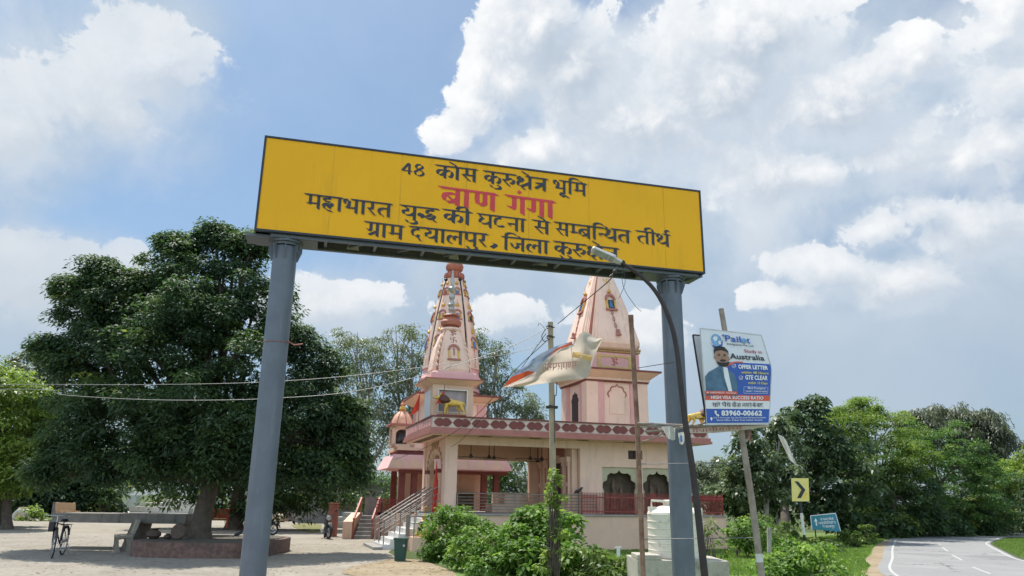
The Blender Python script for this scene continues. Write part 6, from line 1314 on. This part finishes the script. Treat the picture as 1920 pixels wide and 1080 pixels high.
b = G(205, 962); mb = MB(); mb.box(b.x-.9, b.y, 0, b.x+.7, b.y+1.2, A(205, 940, b.y).z); tag(obj('grey_planter_box', mb, mat('grey_box', (.36, .36, .35), .9, .1, 3), bevel=.03), 'square grey concrete planter box with a bush on top', 'planter')
block('stone_bust', 'rough grey stone block at the left end behind the slab', 'stone', 94, 108, 972, 941, .6, SLB)
# far buildings seen under and between the trees
bd_ = thing('rear_building', 'weathered grey flat roofed building behind the pavilion and the trees', 'building', (-9, 56, 0))
mb = MB(); x0, x1 = A(560, 900, 56).x, A(745, 900, 56).x; zt = A(700, 905, 56).z; mb.box(x0, 56, -.02, x1, 62, zt); obj('wall', mb, mat('grey_weathered_plaster', (.22, .205, .185), .9, .12, 1, stain=(.09, .085, .08), stain_amt=.7, stain_scale=.8, streak=True), bd_)
mb = MB(); mb.box(x0-.3, 55.4, zt+.002, x1+.3, 62.3, zt+.22); obj('roof_slab', mb, CONC, bd_)
for px in (655, 690): a = A(px, 940, 56).x; mb = MB(); mb.box(a-.5, 55.95, .9, a+.5, 55.998, 2.3); obj('window', mb, DARKIN, bd_)
bd2 = thing('roadside_shed', 'small brown walled shed at the far left below the trees', 'shed', (-40, 62, 0))
mb = MB(); x0, x1 = A(-80, 940, 62).x, A(14, 940, 62).x; zt = A(5, 928, 62).z; mb.box(x0, 62, -.02, x1, 66, zt); obj('wall', mb, FWL, bd2); mb = MB(); mb.box(x0-.3, 61.6, zt+.002, x1+.3, 66.4, zt+.15); obj('roof', mb, CONC, bd2)
mb = MB(); mb.box(A(-5, 940, 61.9).x, 61.9, .2, A(9, 940, 61.9).x, 61.99, 1.5); obj('bright_doorway', mb, mat('whitewash', (.7, .7, .68), .8), bd2)

# ------------------------------------------------------------------ vegetation
def leafmesh(name, P, Dr, Nn, ln, wd, tint, m, parent=None, droop=.25, kite=.45):
    """one quad leaf for every point: P base, Dr direction, Nn normal, ln length, wd width"""
    n = len(P); S = np.cross(Dr, Nn); S /= np.linalg.norm(S, axis=1, keepdims=True)+1e-9
    ln = ln[:, None]; wd = wd[:, None]; down = np.zeros_like(P); down[:, 2] = -1
    tip = P+Dr*ln+down*ln*droop; mid = P+Dr*ln*kite
    V = np.empty((n*4, 3)); V[0::4] = P; V[1::4] = mid+S*wd; V[2::4] = tip; V[3::4] = mid-S*wd
    off = np.array(wloc(parent)) if parent is not None else np.zeros(3)
    me = bpy.data.meshes.new(name); me.vertices.add(n*4); me.vertices.foreach_set('co', (V-off).astype(np.float32).ravel())
    me.loops.add(n*4); me.loops.foreach_set('vertex_index', np.arange(n*4, dtype=np.int32)); me.polygons.add(n); me.polygons.foreach_set('loop_start', np.arange(0, n*4, 4, dtype=np.int32)); 
    me.update(calc_edges=True)
    at = me.attributes.new('tint', 'FLOAT', 'FACE'); at.data.foreach_set('value', tint.astype(np.float32)); me.materials.append(m)
    o = bpy.data.objects.new(name, me); COL.objects.link(o); o.parent = parent; return o
def unit(v): return v/(np.linalg.norm(v, axis=1, keepdims=True)+1e-9)
def clump_points(blobs, per_m2, rc, rng, inner=.72, low=-.5):
    out = []
    B = [(np.array(c), np.array(r)) for c, r in blobs]
    for c, r in B:
        area = 4*math.pi*((r[0]*r[1])**1.6/3+(r[0]*r[2])**1.6/3+(r[1]*r[2])**1.6/3)**(1/1.6); k = max(4, int(area*per_m2))
        d = unit(rng.normal(size=(k, 3))); d = d[d[:, 2] > low-.5*rng.random(len(d))]; f = inner+(1.04-inner)*rng.random((len(d), 1))**.6; p = c+d*r*f
        keep = np.ones(len(p), bool)
        for c2, r2 in B:
            if c2 is c: continue
            q = np.linalg.norm((p-c2)/r2, axis=1); keep &= ~((q < .62) & (rng.random(len(p)) < .9))
        out.append(np.concatenate([p[keep], d[keep]], axis=1))
    return np.concatenate(out)
def sublobes(blobs, k, f, rng, zmin=-.45, core=.72):
    out = [(c, tuple(core*x for x in r)) for c, r in blobs]
    for c, r in blobs:
        n = max(3, int(k*(.7+.6*rng.random()))); 
        for i in range(n):
            z = zmin+(1-zmin)*(i+.5*rng.random())/n; a = i*2.39996+rng.random()*.8; h = math.sqrt(max(0, 1-z*z)); g = .74+.14*rng.random(); s = f*(.75+.5*rng.random())
            out.append(((c[0]+r[0]*g*h*math.cos(a), c[1]+r[1]*g*h*math.sin(a), c[2]+r[2]*g*z), (r[0]*s, r[1]*s, r[2]*s*.85)))
    return out
def foliage(name, blobs, m, parent=None, per_m2=1.6, rc=.55, leaves=90, leaf=(.20, .05), flat_=.62, seed=1, inner=.7, droop=.3, low=-.6, tint0=.3, tintv=.22, upt=.3, lobes=0, lobe_r=.38):
    rng = np.random.default_rng(seed)
    if lobes: blobs = sublobes(blobs, lobes, lobe_r, rng)
    C = clump_points(blobs, per_m2, rc, rng, inner, low); k = len(C)
    ct = np.clip(tint0+tintv*rng.normal(size=k)+upt*np.clip(C[:, 5], 0, 1)*rng.random(k), 0, 1); cr_ = rc*(.6+.8*rng.random(k))  # clumps facing up take a lighter tint: sunlight painted into the leaf colour
    idx = np.repeat(np.arange(k), leaves); n = len(idx)
    d = unit(rng.normal(size=(n, 3))+np.array([0, 0, .55])+.35*C[idx, 3:6]); rad = rng.random((n, 1))**.45
    P = C[idx, :3]+d*np.array([1, 1, flat_])*rad*cr_[idx][:, None]
    out = unit(d*np.array([1, 1, .35])+.7*rng.normal(size=(n, 3))); Nn = unit(np.array([0, 0, 1.0])+.55*d+.45*rng.normal(size=(n, 3)))
    Dr = unit(out-Nn*np.sum(out*Nn, axis=1, keepdims=True)); l = leaf[0]*(.65+.7*rng.random(n)); w = leaf[1]*(.7+.6*rng.random(n))
    t = np.clip(ct[idx]+.12*rng.normal(size=n), 0, 1)
    return leafmesh(name, P, Dr, Nn, l, w, t, m, parent, droop)
def BL(px, py, rpx, Y, ry=None, sq=1.0):
    c = A(px, py, Y); s = Y*1.0/FPX*math.hypot(1, (px-960)/FPX)*1.02; r = rpx*s; return (tuple(c), (r, (ry if ry else r), r*sq))
BARK = mat('grey_brown_bark', (.10, .08, .062), .95, .25, 5, stain=(.05, .04, .033), stain_amt=.6, stain_scale=3, bump=.6); PBARK = mat('pale_bark', (.26, .235, .20), .9, .2, 4, stain=(.14, .12, .1), stain_amt=.5, bump=.3)
def limbs(mb, base, top, blobs, r0, rng, sub=3, r1=.3):
    base, top = Vector(base), Vector(top); pts = [base, base.lerp(top, .35)+Vector((rng.uniform(-.1, .1), rng.uniform(-.1, .1), 0)), base.lerp(top, .7)+Vector((rng.uniform(-.15, .15), rng.uniform(-.15, .15), 0)), top]
    pts = smooth_path(pts, 4); k = len(pts); mb.tube(pts, [r0*(1.35-.35*min(1, i/2))*(1-.5*i/k) for i in range(k)], 12)
    for c, r in blobs:
        c = Vector(c); s = pts[int(k*rng.uniform(.6, .95))]; mid = s.lerp(c, .5)+Vector((rng.uniform(-.4, .4), rng.uniform(-.4, .4), rng.uniform(0, .5))); path = smooth_path([s, mid, c], 4); ra = r0*r1
        mb.tube(path, [ra*(1-.75*i/len(path)) for i in range(len(path))], 7)
        for _ in range(sub):
            d = Vector((rng.gauss(0, 1), rng.gauss(0, 1), abs(rng.gauss(0, .8)))).normalized(); e = c+Vector((d.x*r[0], d.y*r[1], d.z*r[2]))*.85; s2 = path[int(len(path)*rng.uniform(.4, .9))]; q = smooth_path([s2, s2.lerp(e, .5)+Vector((0, 0, .2)), e], 3)
            mb.tube(q, [ra*.45*(1-.8*i/len(q)) for i in range(len(q))], 5)
def tree(name, label, cat, base, top, blobs, m, bark=BARK, r0=.25, grp=None, seed=1, sub=3, r1=.3, **k):
    base = Vector(base); r = thing(name, label, cat, tuple(base), grp); mb = MB(); limbs(mb, base-Vector((0, 0, .1)), top, blobs, r0, random.Random(seed), sub, r1)
    obj('trunk', mb, bark, r, smooth=True); foliage('crown', blobs, m, r, seed=seed, **k); return r
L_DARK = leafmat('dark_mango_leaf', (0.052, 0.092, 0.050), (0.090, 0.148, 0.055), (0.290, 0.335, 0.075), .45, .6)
L_GREY = leafmat('grey_green_leaf', (0.123, 0.151, 0.095), (0.179, 0.207, 0.129), (0.258, 0.274, 0.168), .4)
L_LIME = leafmat('lime_acacia_leaf', (0.140, 0.200, 0.042), (0.235, 0.325, 0.065), (0.350, 0.430, 0.100), .5)
L_MID = leafmat('mid_green_leaf', (0.073, 0.146, 0.039), (0.123, 0.218, 0.054), (0.224, 0.325, 0.078), .45)
L_FIG = leafmat('fig_leaf', (0.056, 0.095, 0.049), (0.106, 0.157, 0.069), (0.235, 0.280, 0.134), .4, .4)
L_EUC = leafmat('eucalyptus_leaf', (0.101, 0.118, 0.078), (0.151, 0.168, 0.106), (0.213, 0.218, 0.134), .4)
L_HEDGE = leafmat('hedge_leaf', (.08, .155, .032), (.16, .28, .05), (.29, .41, .08), .5, .5)
Y0 = 27.0
big = [BL(440, 488, 46, Y0+.5), BL(345, 535, 68, Y0), BL(210, 566, 50, Y0), BL(480, 580, 72, Y0), BL(530, 645, 46, Y0), BL(180, 655, 56, Y0), BL(300, 660, 100, Y0-1), BL(455, 690, 105, Y0-1), BL(570, 750, 56, Y0), BL(158, 765, 48, Y0), BL(128, 850, 42, Y0-.5), BL(165, 590, 46, Y0), BL(250, 600, 60, Y0), BL(150, 690, 44, Y0), BL(597, 690, 42, Y0), BL(640, 785, 36, Y0), BL(390, 600, 80, Y0-1), BL(262, 548, 30, Y0),
       BL(230, 780, 92, Y0-1.5), BL(390, 785, 100, Y0-2), BL(530, 795, 88, Y0-1), BL(615, 855, 48, Y0), BL(330, 800, 85, Y0+2), BL(185, 872, 42, Y0-1.5), BL(480, 878, 42, Y0-2), BL(585, 886, 36, Y0-1), BL(280, 876, 40, Y0-2), BL(240, 820, 70, Y0-1.5), BL(420, 830, 80, Y0-2), BL(118, 690, 26, Y0), BL(405, 448, 24, Y0+.5), BL(470, 462, 26, Y0+.5), BL(190, 516, 26, Y0), BL(330, 472, 30, Y0), BL(78, 890, 20, Y0-.5), BL(650, 890, 26, Y0), BL(390, 872, 36, Y0-2), BL(655, 845, 30, Y0), BL(625, 795, 34, Y0), BL(130, 545, 14, Y0), BL(90, 655, 13, Y0)]
bt0 = A(374, 1015, 26.1); 
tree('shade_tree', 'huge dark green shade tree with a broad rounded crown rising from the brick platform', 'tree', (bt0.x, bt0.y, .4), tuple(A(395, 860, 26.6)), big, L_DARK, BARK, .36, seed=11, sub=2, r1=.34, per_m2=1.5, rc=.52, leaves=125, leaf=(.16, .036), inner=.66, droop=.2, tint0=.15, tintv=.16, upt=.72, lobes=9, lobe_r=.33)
t2 = G(438, 993); tree('shade_tree', 'second dark tree behind the red bench, its trunk black in the shade', 'tree', tuple(t2), tuple(A(450, 900, t2.y)), [BL(440, 860, 95, t2.y), BL(530, 880, 80, t2.y), BL(360, 870, 80, t2.y), BL(600, 900, 55, t2.y)], L_DARK, BARK, .5, seed=12, per_m2=1.2, rc=.8, leaves=60, leaf=(.3, .07))
t3 = A(20, 960, 40); tree('acacia_tree', 'bright yellow green tree at the left edge of the yard', 'tree', (t3.x, 40, 0), tuple(A(15, 860, 40)), [BL(10, 760, 55, 40), BL(-50, 740, 60, 40), BL(45, 790, 36, 40), BL(0, 830, 62, 40), BL(40, 845, 40, 40), BL(-40, 850, 60, 40), BL(20, 882, 34, 39.5), BL(-30, 890, 40, 39.5)], L_LIME, BARK, .25, seed=13, per_m2=1.5, rc=.7, leaves=90, leaf=(.22, .06), tint0=.2)
for i, (px, py, rr, Y, lab) in enumerate(((40, 725, 48, 62, 'grey green tree rising behind the bright left tree'), (-20, 880, 60, 58, 'dark bushy tree under the bright left tree'), (70, 900, 52, 60, 'dark bushy tree behind the white sacks'), (160, 905, 48, 62, 'dark bushy tree behind the tan bench'), (560, 915, 45, 64, 'dark bushy tree above the far brown wall'), (8, 902, 34, 43, 'dark low tree just behind the trunk of the bright left tree'))):
    tree('background_tree', lab, 'tree', tuple(G(px, 0)[:2]) + (0,) if False else (A(px, 900, Y).x, Y, 0), tuple(A(px, py+20, Y)), [BL(px, py, rr, Y), BL(px-rr*.7, py+rr*.4, rr*.7, Y), BL(px+rr*.7, py+rr*.35, rr*.7, Y), BL(px, py+rr*.7, rr*.8, Y)], L_GREY if i == 0 else L_DARK, BARK, .3, 'trees behind the yard', 30+i, per_m2=.5, rc=1.1, leaves=110, leaf=(.34, .10))
def airy(label, px, pb, Y, lobes, seed, m=L_GREY, **k):
    kw = dict(per_m2=.42, rc=.75, leaves=52, leaf=(.22, .05), inner=.35, droop=.4, tint0=.4, lobes=5, lobe_r=.42); kw.update(k)
    tree('airy_tree', label, 'tree', (A(px, pb, Y).x, Y, 0), tuple(A(px, 860, Y)), [BL(x, y, r, Y+dy) for x, y, r, dy in lobes], m, PBARK, .36, 'tall airy trees behind the temple', seed, 5, .42, **kw)
airy('tall airy grey green tree between the big shade tree and the spires', 690, 980, 58, [(665, 660, 46, 0), (700, 690, 52, 1), (650, 730, 55, 0), (690, 780, 62, -1), (640, 800, 50, 1), (720, 830, 62, 0), (660, 860, 55, 0)], 21)
airy('tall airy tree just left of the ribbed spire', 770, 980, 60, [(745, 645, 40, 0), (775, 655, 44, 0), (765, 700, 55, 1), (735, 730, 45, 0), (790, 740, 60, 0), (765, 790, 62, 0)], 22)
airy('airy tree right of the ribbed spire with drooping branches', 930, 980, 60, [(880, 650, 34, 0), (905, 665, 42, 0), (925, 700, 44, 0), (890, 720, 48, 1), (945, 745, 46, 0), (985, 765, 34, 0), (920, 770, 50, 0), (1000, 785, 24, 0)], 23)
for i, (px, py, rr, lab) in enumerate(((900, 890, 60, 'leafy tree seen through the open hall left of the altar'), (985, 900, 64, 'bare twigged tree seen through the open hall behind the altar'), (720, 930, 45, 'dark shrub behind the red grille wall'))):
    tree('background_tree', lab, 'tree', (A(px, 950, 52).x, 52, 0), tuple(A(px, py+10, 52)), [BL(px, py, rr, 52), BL(px+rr*.6, py+rr*.3, rr*.6, 52), BL(px-rr*.6, py+rr*.3, rr*.6, 52)], (L_MID, L_GREY, L_MID)[i], PBARK, .2, 'trees behind the yard', 40+i, 7, .5, per_m2=.5, rc=.9, leaves=80, leaf=(.26, .07))
# hedges and shrubs
def shrub(name, lab, lobes, m, seed, grp='shrubs in front of the temple', **k):
    kw = dict(per_m2=7, rc=.26, leaves=46, leaf=(.115, .036), inner=.6, droop=.2, tint0=.35, tintv=.2, upt=.5, low=-.9); kw.update(k)
    bl = []
    for (x, y, r, Yp) in lobes: bl.append(BL(x, y, r, Yp))
    c = bl[0][0]; rt = thing(name, lab, 'shrub', (c[0], c[1], 0), grp); rng = random.Random(seed); mb = MB()
    for (cc, r) in bl:
        for _ in range(5):
            e = Vector(cc)+Vector((rng.uniform(-.6, .6)*r[0], rng.uniform(-.6, .6)*r[1], rng.uniform(-.1, .7)*r[2])); b_ = Vector((cc[0]+rng.uniform(-.05, .05)*r[0], cc[1]+rng.uniform(-.05, .05)*r[1], -.02)); mb.tube([b_, b_.lerp(e, .5)+Vector((rng.uniform(-.1, .1), 0, 0)), e], [.016, .012, .005], 5)
    for (ca, ra), (cb_, rb_) in zip(bl, bl[1:]): mb.tube([(ca[0], ca[1], .01), ((ca[0]+cb_[0])/2, (ca[1]+cb_[1])/2, .015), (cb_[0], cb_[1], .01)], .014, 5)     # runners along the ground
    obj('stem', mb, BARK, rt); foliage('leaves', bl, m, rt, seed=seed, **kw)
L_WEED = leafmat('weed_leaf', (.07, .12, .03), (.13, .20, .045), (.23, .29, .075), .45)
# right side
YR = 40.0
tree('fig_tree', 'dark leathery leaved fig tree behind the chevron sign', 'tree', tuple(G(1470, 1018)[:2])+(0,), tuple(A(1480, 900, YR)), [BL(1500, 830, 62, YR), BL(1548, 845, 55, YR), BL(1565, 905, 65, YR), BL(1500, 900, 80, YR), BL(1510, 945, 60, YR+1), BL(1590, 965, 50, YR), BL(1522, 772, 26, YR)], L_FIG, BARK, .26, seed=51, per_m2=1.0, rc=.5, leaves=50, leaf=(.22, .08), inner=.6, droop=.3, tint0=.25, tintv=.2, upt=.5, lobes=7, lobe_r=.40)
L_PIP = leafmat('pale_pipal_leaf', (0.078, 0.118, 0.062), (0.140, 0.185, 0.095), (0.291, 0.325, 0.202), .38, .35)
tree('pipal_tree', 'paler broad leaved tree behind the leaning poster pole, left of the dark fig tree', 'tree', (A(1430, 960, 36).x, 36, 0), tuple(A(1435, 890, 36)), [BL(1440, 848, 52, 36), BL(1425, 915, 48, 36), BL(1392, 893, 30, 35.5), BL(1400, 835, 20, 36), BL(1465, 895, 40, 35.5), BL(1460, 805, 24, 36), BL(1372, 930, 26, 35.5)], L_PIP, PBARK, .16, seed=50, per_m2=1.1, rc=.42, leaves=42, leaf=(.19, .075), inner=.5, droop=.35, tint0=.35, tintv=.25, upt=.5, lobes=6, lobe_r=.4)
def rtree(name, lab, px, Y, lobes, m, seed, **k):
    kw = dict(per_m2=.55, rc=.65, leaves=80, leaf=(.24, .055), inner=.6, tint0=.25, upt=.5, lobes=6, lobe_r=.42); kw.update(k)
    tree(name, lab, 'tree', (A(px, 960, Y).x, Y, 0), tuple(A(px, 900, Y)), [BL(*l, Y+random.Random(l[0]).uniform(-1.5, 1.5)) for l in lobes], m, BARK, .25, 'trees along the road bend', seed, **kw)
rtree('acacia_tree', 'bright lime green acacia right of the dark fig tree', 1640, 46, [(1600, 800, 40), (1640, 810, 50), (1590, 835, 45), (1670, 835, 56), (1650, 870, 62), (1600, 880, 55), (1700, 875, 40), (1620, 770, 22), (1560, 800, 26), (1580, 785, 22)], L_LIME, 52, leaf=(.15, .04), leaves=130, flat_=.4, droop=.1)
rtree('acacia_tree', 'mid green flat crowned acacia above the middle of the road bend', 1760, 50, [(1710, 830, 34), (1760, 845, 46), (1720, 875, 54), (1800, 872, 44), (1770, 900, 65), (1830, 890, 46), (1690, 920, 60), (1740, 950, 55), (1820, 940, 60)], L_MID, 53, leaf=(.16, .042), leaves=120, flat_=.4, droop=.1)
rtree('eucalyptus_tree', 'tall grey green eucalyptus standing behind the flat crowned acacia', 1790, 60, [(1755, 805, 26), (1785, 795, 28), (1775, 825, 36), (1725, 800, 22), (1700, 795, 12)], L_EUC, 54, per_m2=.7, leaf=(.26, .05), flat_=.9, droop=.8)
rtree('eucalyptus_tree', 'grey green eucalyptus leaning right at the end of the tree line', 1850, 60, [(1835, 805, 28), (1858, 820, 28), (1848, 850, 40), (1868, 880, 36), (1862, 915, 42), (1848, 795, 18)], L_EUC, 55, per_m2=.7, leaf=(.26, .05), flat_=.9, droop=.8)
rtree('roadside_tree', 'yellow green tree cut by the right edge beyond the bend', 1920, 56, [(1915, 890, 30), (1935, 930, 50), (1960, 880, 50)], L_LIME, 56, tint0=.1)
rtree('roadside_tree', 'dark tree hugging the far side of the road bend', 1860, 54, [(1860, 945, 50), (1910, 960, 45), (1800, 970, 40), (1950, 960, 45), (1760, 975, 35)], L_DARK, 57)
rtree('roadside_tree', 'dark bushy tree between the direction board and the road', 1670, 46, [(1660, 930, 60), (1620, 950, 50), (1700, 960, 48), (1660, 975, 35)], L_DARK, 58)
for i, (x0, lab) in enumerate(((1640, 'dark undergrowth along the outer road edge nearest the direction board'), (1740, 'dark undergrowth below the flat crowned acacia'), (1840, 'dark undergrowth below the leaning eucalyptus'))):
    shrub('undergrowth', lab, [(x0-40, 992, 22, 44+i*3), (x0, 987, 26, 44+i*3), (x0+40, 988, 24, 45+i*3), (x0+10, 965, 26, 45+i*3), (x0-25, 970, 24, 45+i*3)], L_DARK, 80+i, 'undergrowth along the road', per_m2=1.6, rc=.5, leaf=(.24, .07), leaves=60)
rtree('background_tree', 'hazy grey green tree far behind the water tank', 1345, 62, [(1340, 890, 30), (1310, 905, 30), (1375, 905, 32), (1330, 930, 40)], L_GREY, 59, per_m2=.6)
rtree('background_tree', 'leafy tree just right of the temple plinth', 1390, 44, [(1390, 930, 40), (1350, 945, 30), (1420, 950, 40)], L_FIG, 60)
shrub('hedge_shrub', 'rounded clipped bush at the left end of the hedge by the steps', [(845, 990, 40, 24.5), (825, 1012, 34, 24), (868, 1005, 36, 24.3), (850, 975, 24, 24.8), (830, 1030, 26, 23.8)], L_HEDGE, 61)
shrub('hedge_shrub', 'leafy bush in the middle of the hedge before the plinth', [(905, 1025, 40, 21), (940, 1040, 42, 20.5), (880, 1045, 34, 21), (965, 1020, 36, 21.5), (920, 1065, 36, 20)], L_HEDGE, 62, tint0=.42)
shrub('hedge_shrub', 'bright broad leaved bush left of the concrete pole', [(1000, 1000, 42, 20.5), (975, 1030, 40, 20), (1020, 1035, 40, 19.6), (985, 1062, 40, 19.2), (1020, 975, 22, 20.6)], L_HEDGE, 63, leaf=(.15, .05), leaves=36)
shrub('hedge_shrub', 'bright broad leaved bush right of the concrete pole', [(1060, 995, 28, 20.5), (1058, 1030, 36, 20), (1075, 1060, 34, 19.4)], L_HEDGE, 64, leaf=(.15, .05), leaves=36, tint0=.45)
shrub('creeper', 'yellowing creeper climbing the lower part of the concrete pole', [(1040, 1060, 26, 18.2), (1030, 1040, 14, 18.2), (1042, 1030, 10, 18.2), (1043, 930, 7, 18.2), (1040, 905, 7, 18.25), (1031, 925, 6, 18.2), (1041, 890, 5, 18.2), (1032, 945, 6, 18.2), (1046, 1000, 8, 18.2)], L_LIME, 65, per_m2=9, rc=.16, leaves=16, leaf=(.10, .04), low=-2)
shrub('low_shrub', 'low yellow green vine covered shrub in front between the pole and the rusty pipe', [(1100, 1065, 30, 18.5), (1145, 1070, 26, 18.2), (1180, 1072, 24, 18.2), (1125, 1048, 18, 19)], L_WEED, 66, tint0=.5)
shrub('low_shrub', 'small bright bush right of the leaning wooden pole', [(1400, 1000, 26, 27), (1420, 1005, 24, 27), (1380, 1010, 20, 27)], L_HEDGE, 67)
shrub('low_shrub', 'large leafy bush below the chevron sign at the bottom edge', [(1500, 1064, 36, 19.5), (1540, 1070, 34, 19), (1465, 1074, 36, 18.5), (1520, 1080, 40, 18.3), (1440, 1085, 30, 18)], L_HEDGE, 68, tint0=.42)
shrub('low_shrub', 'straggly dry weeds standing right of the water tank', [(1330, 1010, 20, 19.5), (1340, 1040, 22, 19), (1325, 990, 12, 19.5)], L_WEED, 69, per_m2=5, leaves=14, rc=.2, tint0=.6)
shrub('low_shrub', 'weedy bushes wrapped around the stone fence posts', [(1440, 1000, 16, 30), (1470, 1002, 17, 30), (1420, 985, 18, 31), (1455, 1003, 16, 28)], L_WEED, 70, per_m2=6, rc=.2, leaf=(.13, .04))
shrub('low_shrub', 'pale weeds in front of the teal direction board', [(1530, 1020, 9, 31), (1562, 1018, 10, 31), (1598, 1008, 16, 34), (1500, 1018, 8, 31), (1622, 1004, 14, 36), (1480, 1012, 14, 34)], L_WEED, 71, per_m2=7, rc=.17, leaf=(.13, .04))
shrub('low_shrub', 'bright little bush at the far left by the sacks', [(66, 968, 14, 52), (78, 972, 10, 52), (50, 970, 8, 52)], L_LIME, 72, 'shrubs in the yard', per_m2=2, rc=.4, leaf=(.2, .07))
shrub('low_shrub', 'dark green shrub at the extreme left edge of the yard', [(0, 972, 14, 48), (-14, 970, 20, 48)], L_MID, 73, 'shrubs in the yard', per_m2=2, rc=.4, leaf=(.2, .07))
shrub('low_shrub', 'clipped bush in the square grey planter box', [(198, 932, 14, 60), (190, 936, 10, 60)], L_MID, 74, 'shrubs in the yard', per_m2=1.2, rc=.5, leaf=(.25, .08), low=0)
# grass
def grass(name, polys, n, h, m, seed):
    rng = np.random.default_rng(seed); P = []
    for poly_, k in polys:
        xs = np.array([p[0] for p in poly_]); ys = np.array([p[1] for p in poly_]); q = np.stack([rng.uniform(xs.min(), xs.max(), k*3), rng.uniform(ys.min(), ys.max(), k*3)], 1)
        ins = np.zeros(len(q), bool); j = len(xs)-1
        for i in range(len(xs)):
            c = ((ys[i] > q[:, 1]) != (ys[j] > q[:, 1])) & (q[:, 0] < (xs[j]-xs[i])*(q[:, 1]-ys[i])/(ys[j]-ys[i]+1e-12)+xs[i]); ins ^= c; j = i
        P.append(q[ins][:k])
    q = np.concatenate(P); n = len(q); base = np.concatenate([q, np.zeros((n, 1))+.005], 1); d = unit(np.stack([rng.normal(size=n)*.45, rng.normal(size=n)*.45, np.ones(n)], 1)); nn = unit(rng.normal(size=(n, 3))*np.array([1, 1, .1]))
    nn = unit(nn-d*np.sum(nn*d, axis=1, keepdims=True)); l = h*(.4+rng.random(n)); patch = .3+.25*np.sin(q[:, 0]*1.1+np.sin(q[:, 1]*.9)*1.5)*np.sin(q[:, 1]*.8)
    o = leafmesh(name, base, d, nn, l, l*.0+.012+.008*rng.random(n), np.clip(patch+.2*rng.normal(size=n), 0, 1), m, None, .15, .35); o['kind'] = 'stuff'; tag(o, 'short green grass of the lawn and the road verge', 'grass'); return o
LG = leafmat('grass_blade', (.15, .235, .05), (.23, .33, .08), (.36, .40, .15), .45)
g1 = [(p.x, p.y) for p in (G(870, 1079), G(1090, 1079), G(1250, 1079), G(1622, 1079), G(1632, 1062), G(1620, 1050), G(1632, 1040), G(1635, 1030), G(1644, 1020), G(1660, 1012), G(1560, 1006), G(1400, 1018), G(1080, 1026), G(860, 1040))]
g2 = [(p.x, p.y) for p in (G(1922, 1048), G(1884, 1032), G(1866, 1024), G(1862, 1019), G(1876, 1013.5), G(1922, 1008))]
g3 = [(p[0], p[1]) for p in ((0.5, 12), (7.8, 12), tuple(G(1620, 1079))[:2], tuple(G(900, 1079))[:2])]
grass('grass', [(g1, 90000), (g2, 16000), (g3, 9000)], 0, .09, LG, 5)
# scattered leaves and stones on the plaza
rng = np.random.default_rng(9); mb = MB()
for _ in range(620):
    p = G(rng.uniform(480, 850), rng.uniform(1018, 1079)) if rng.random() < .6 else G(rng.uniform(0, 470), rng.uniform(1000, 1079)); s = rng.uniform(.02, .07); a = rng.uniform(0, 6.28)
    mb.add([(p.x+s*math.cos(a), p.y+s*math.sin(a), .016), (p.x-s*.4*math.sin(a), p.y+s*.4*math.cos(a), .024), (p.x-s*math.cos(a), p.y-s*math.sin(a), .018), (p.x+s*.4*math.sin(a), p.y-s*.4*math.cos(a), .020)], [(0, 1, 2, 3)])
o = obj('fallen_leaves', mb, mat('dry_leaf', (.16, .10, .05), .9, .5, 30)); o['kind'] = 'stuff'; tag(o, 'scattered dry fallen leaves on the plaza', 'leaves')
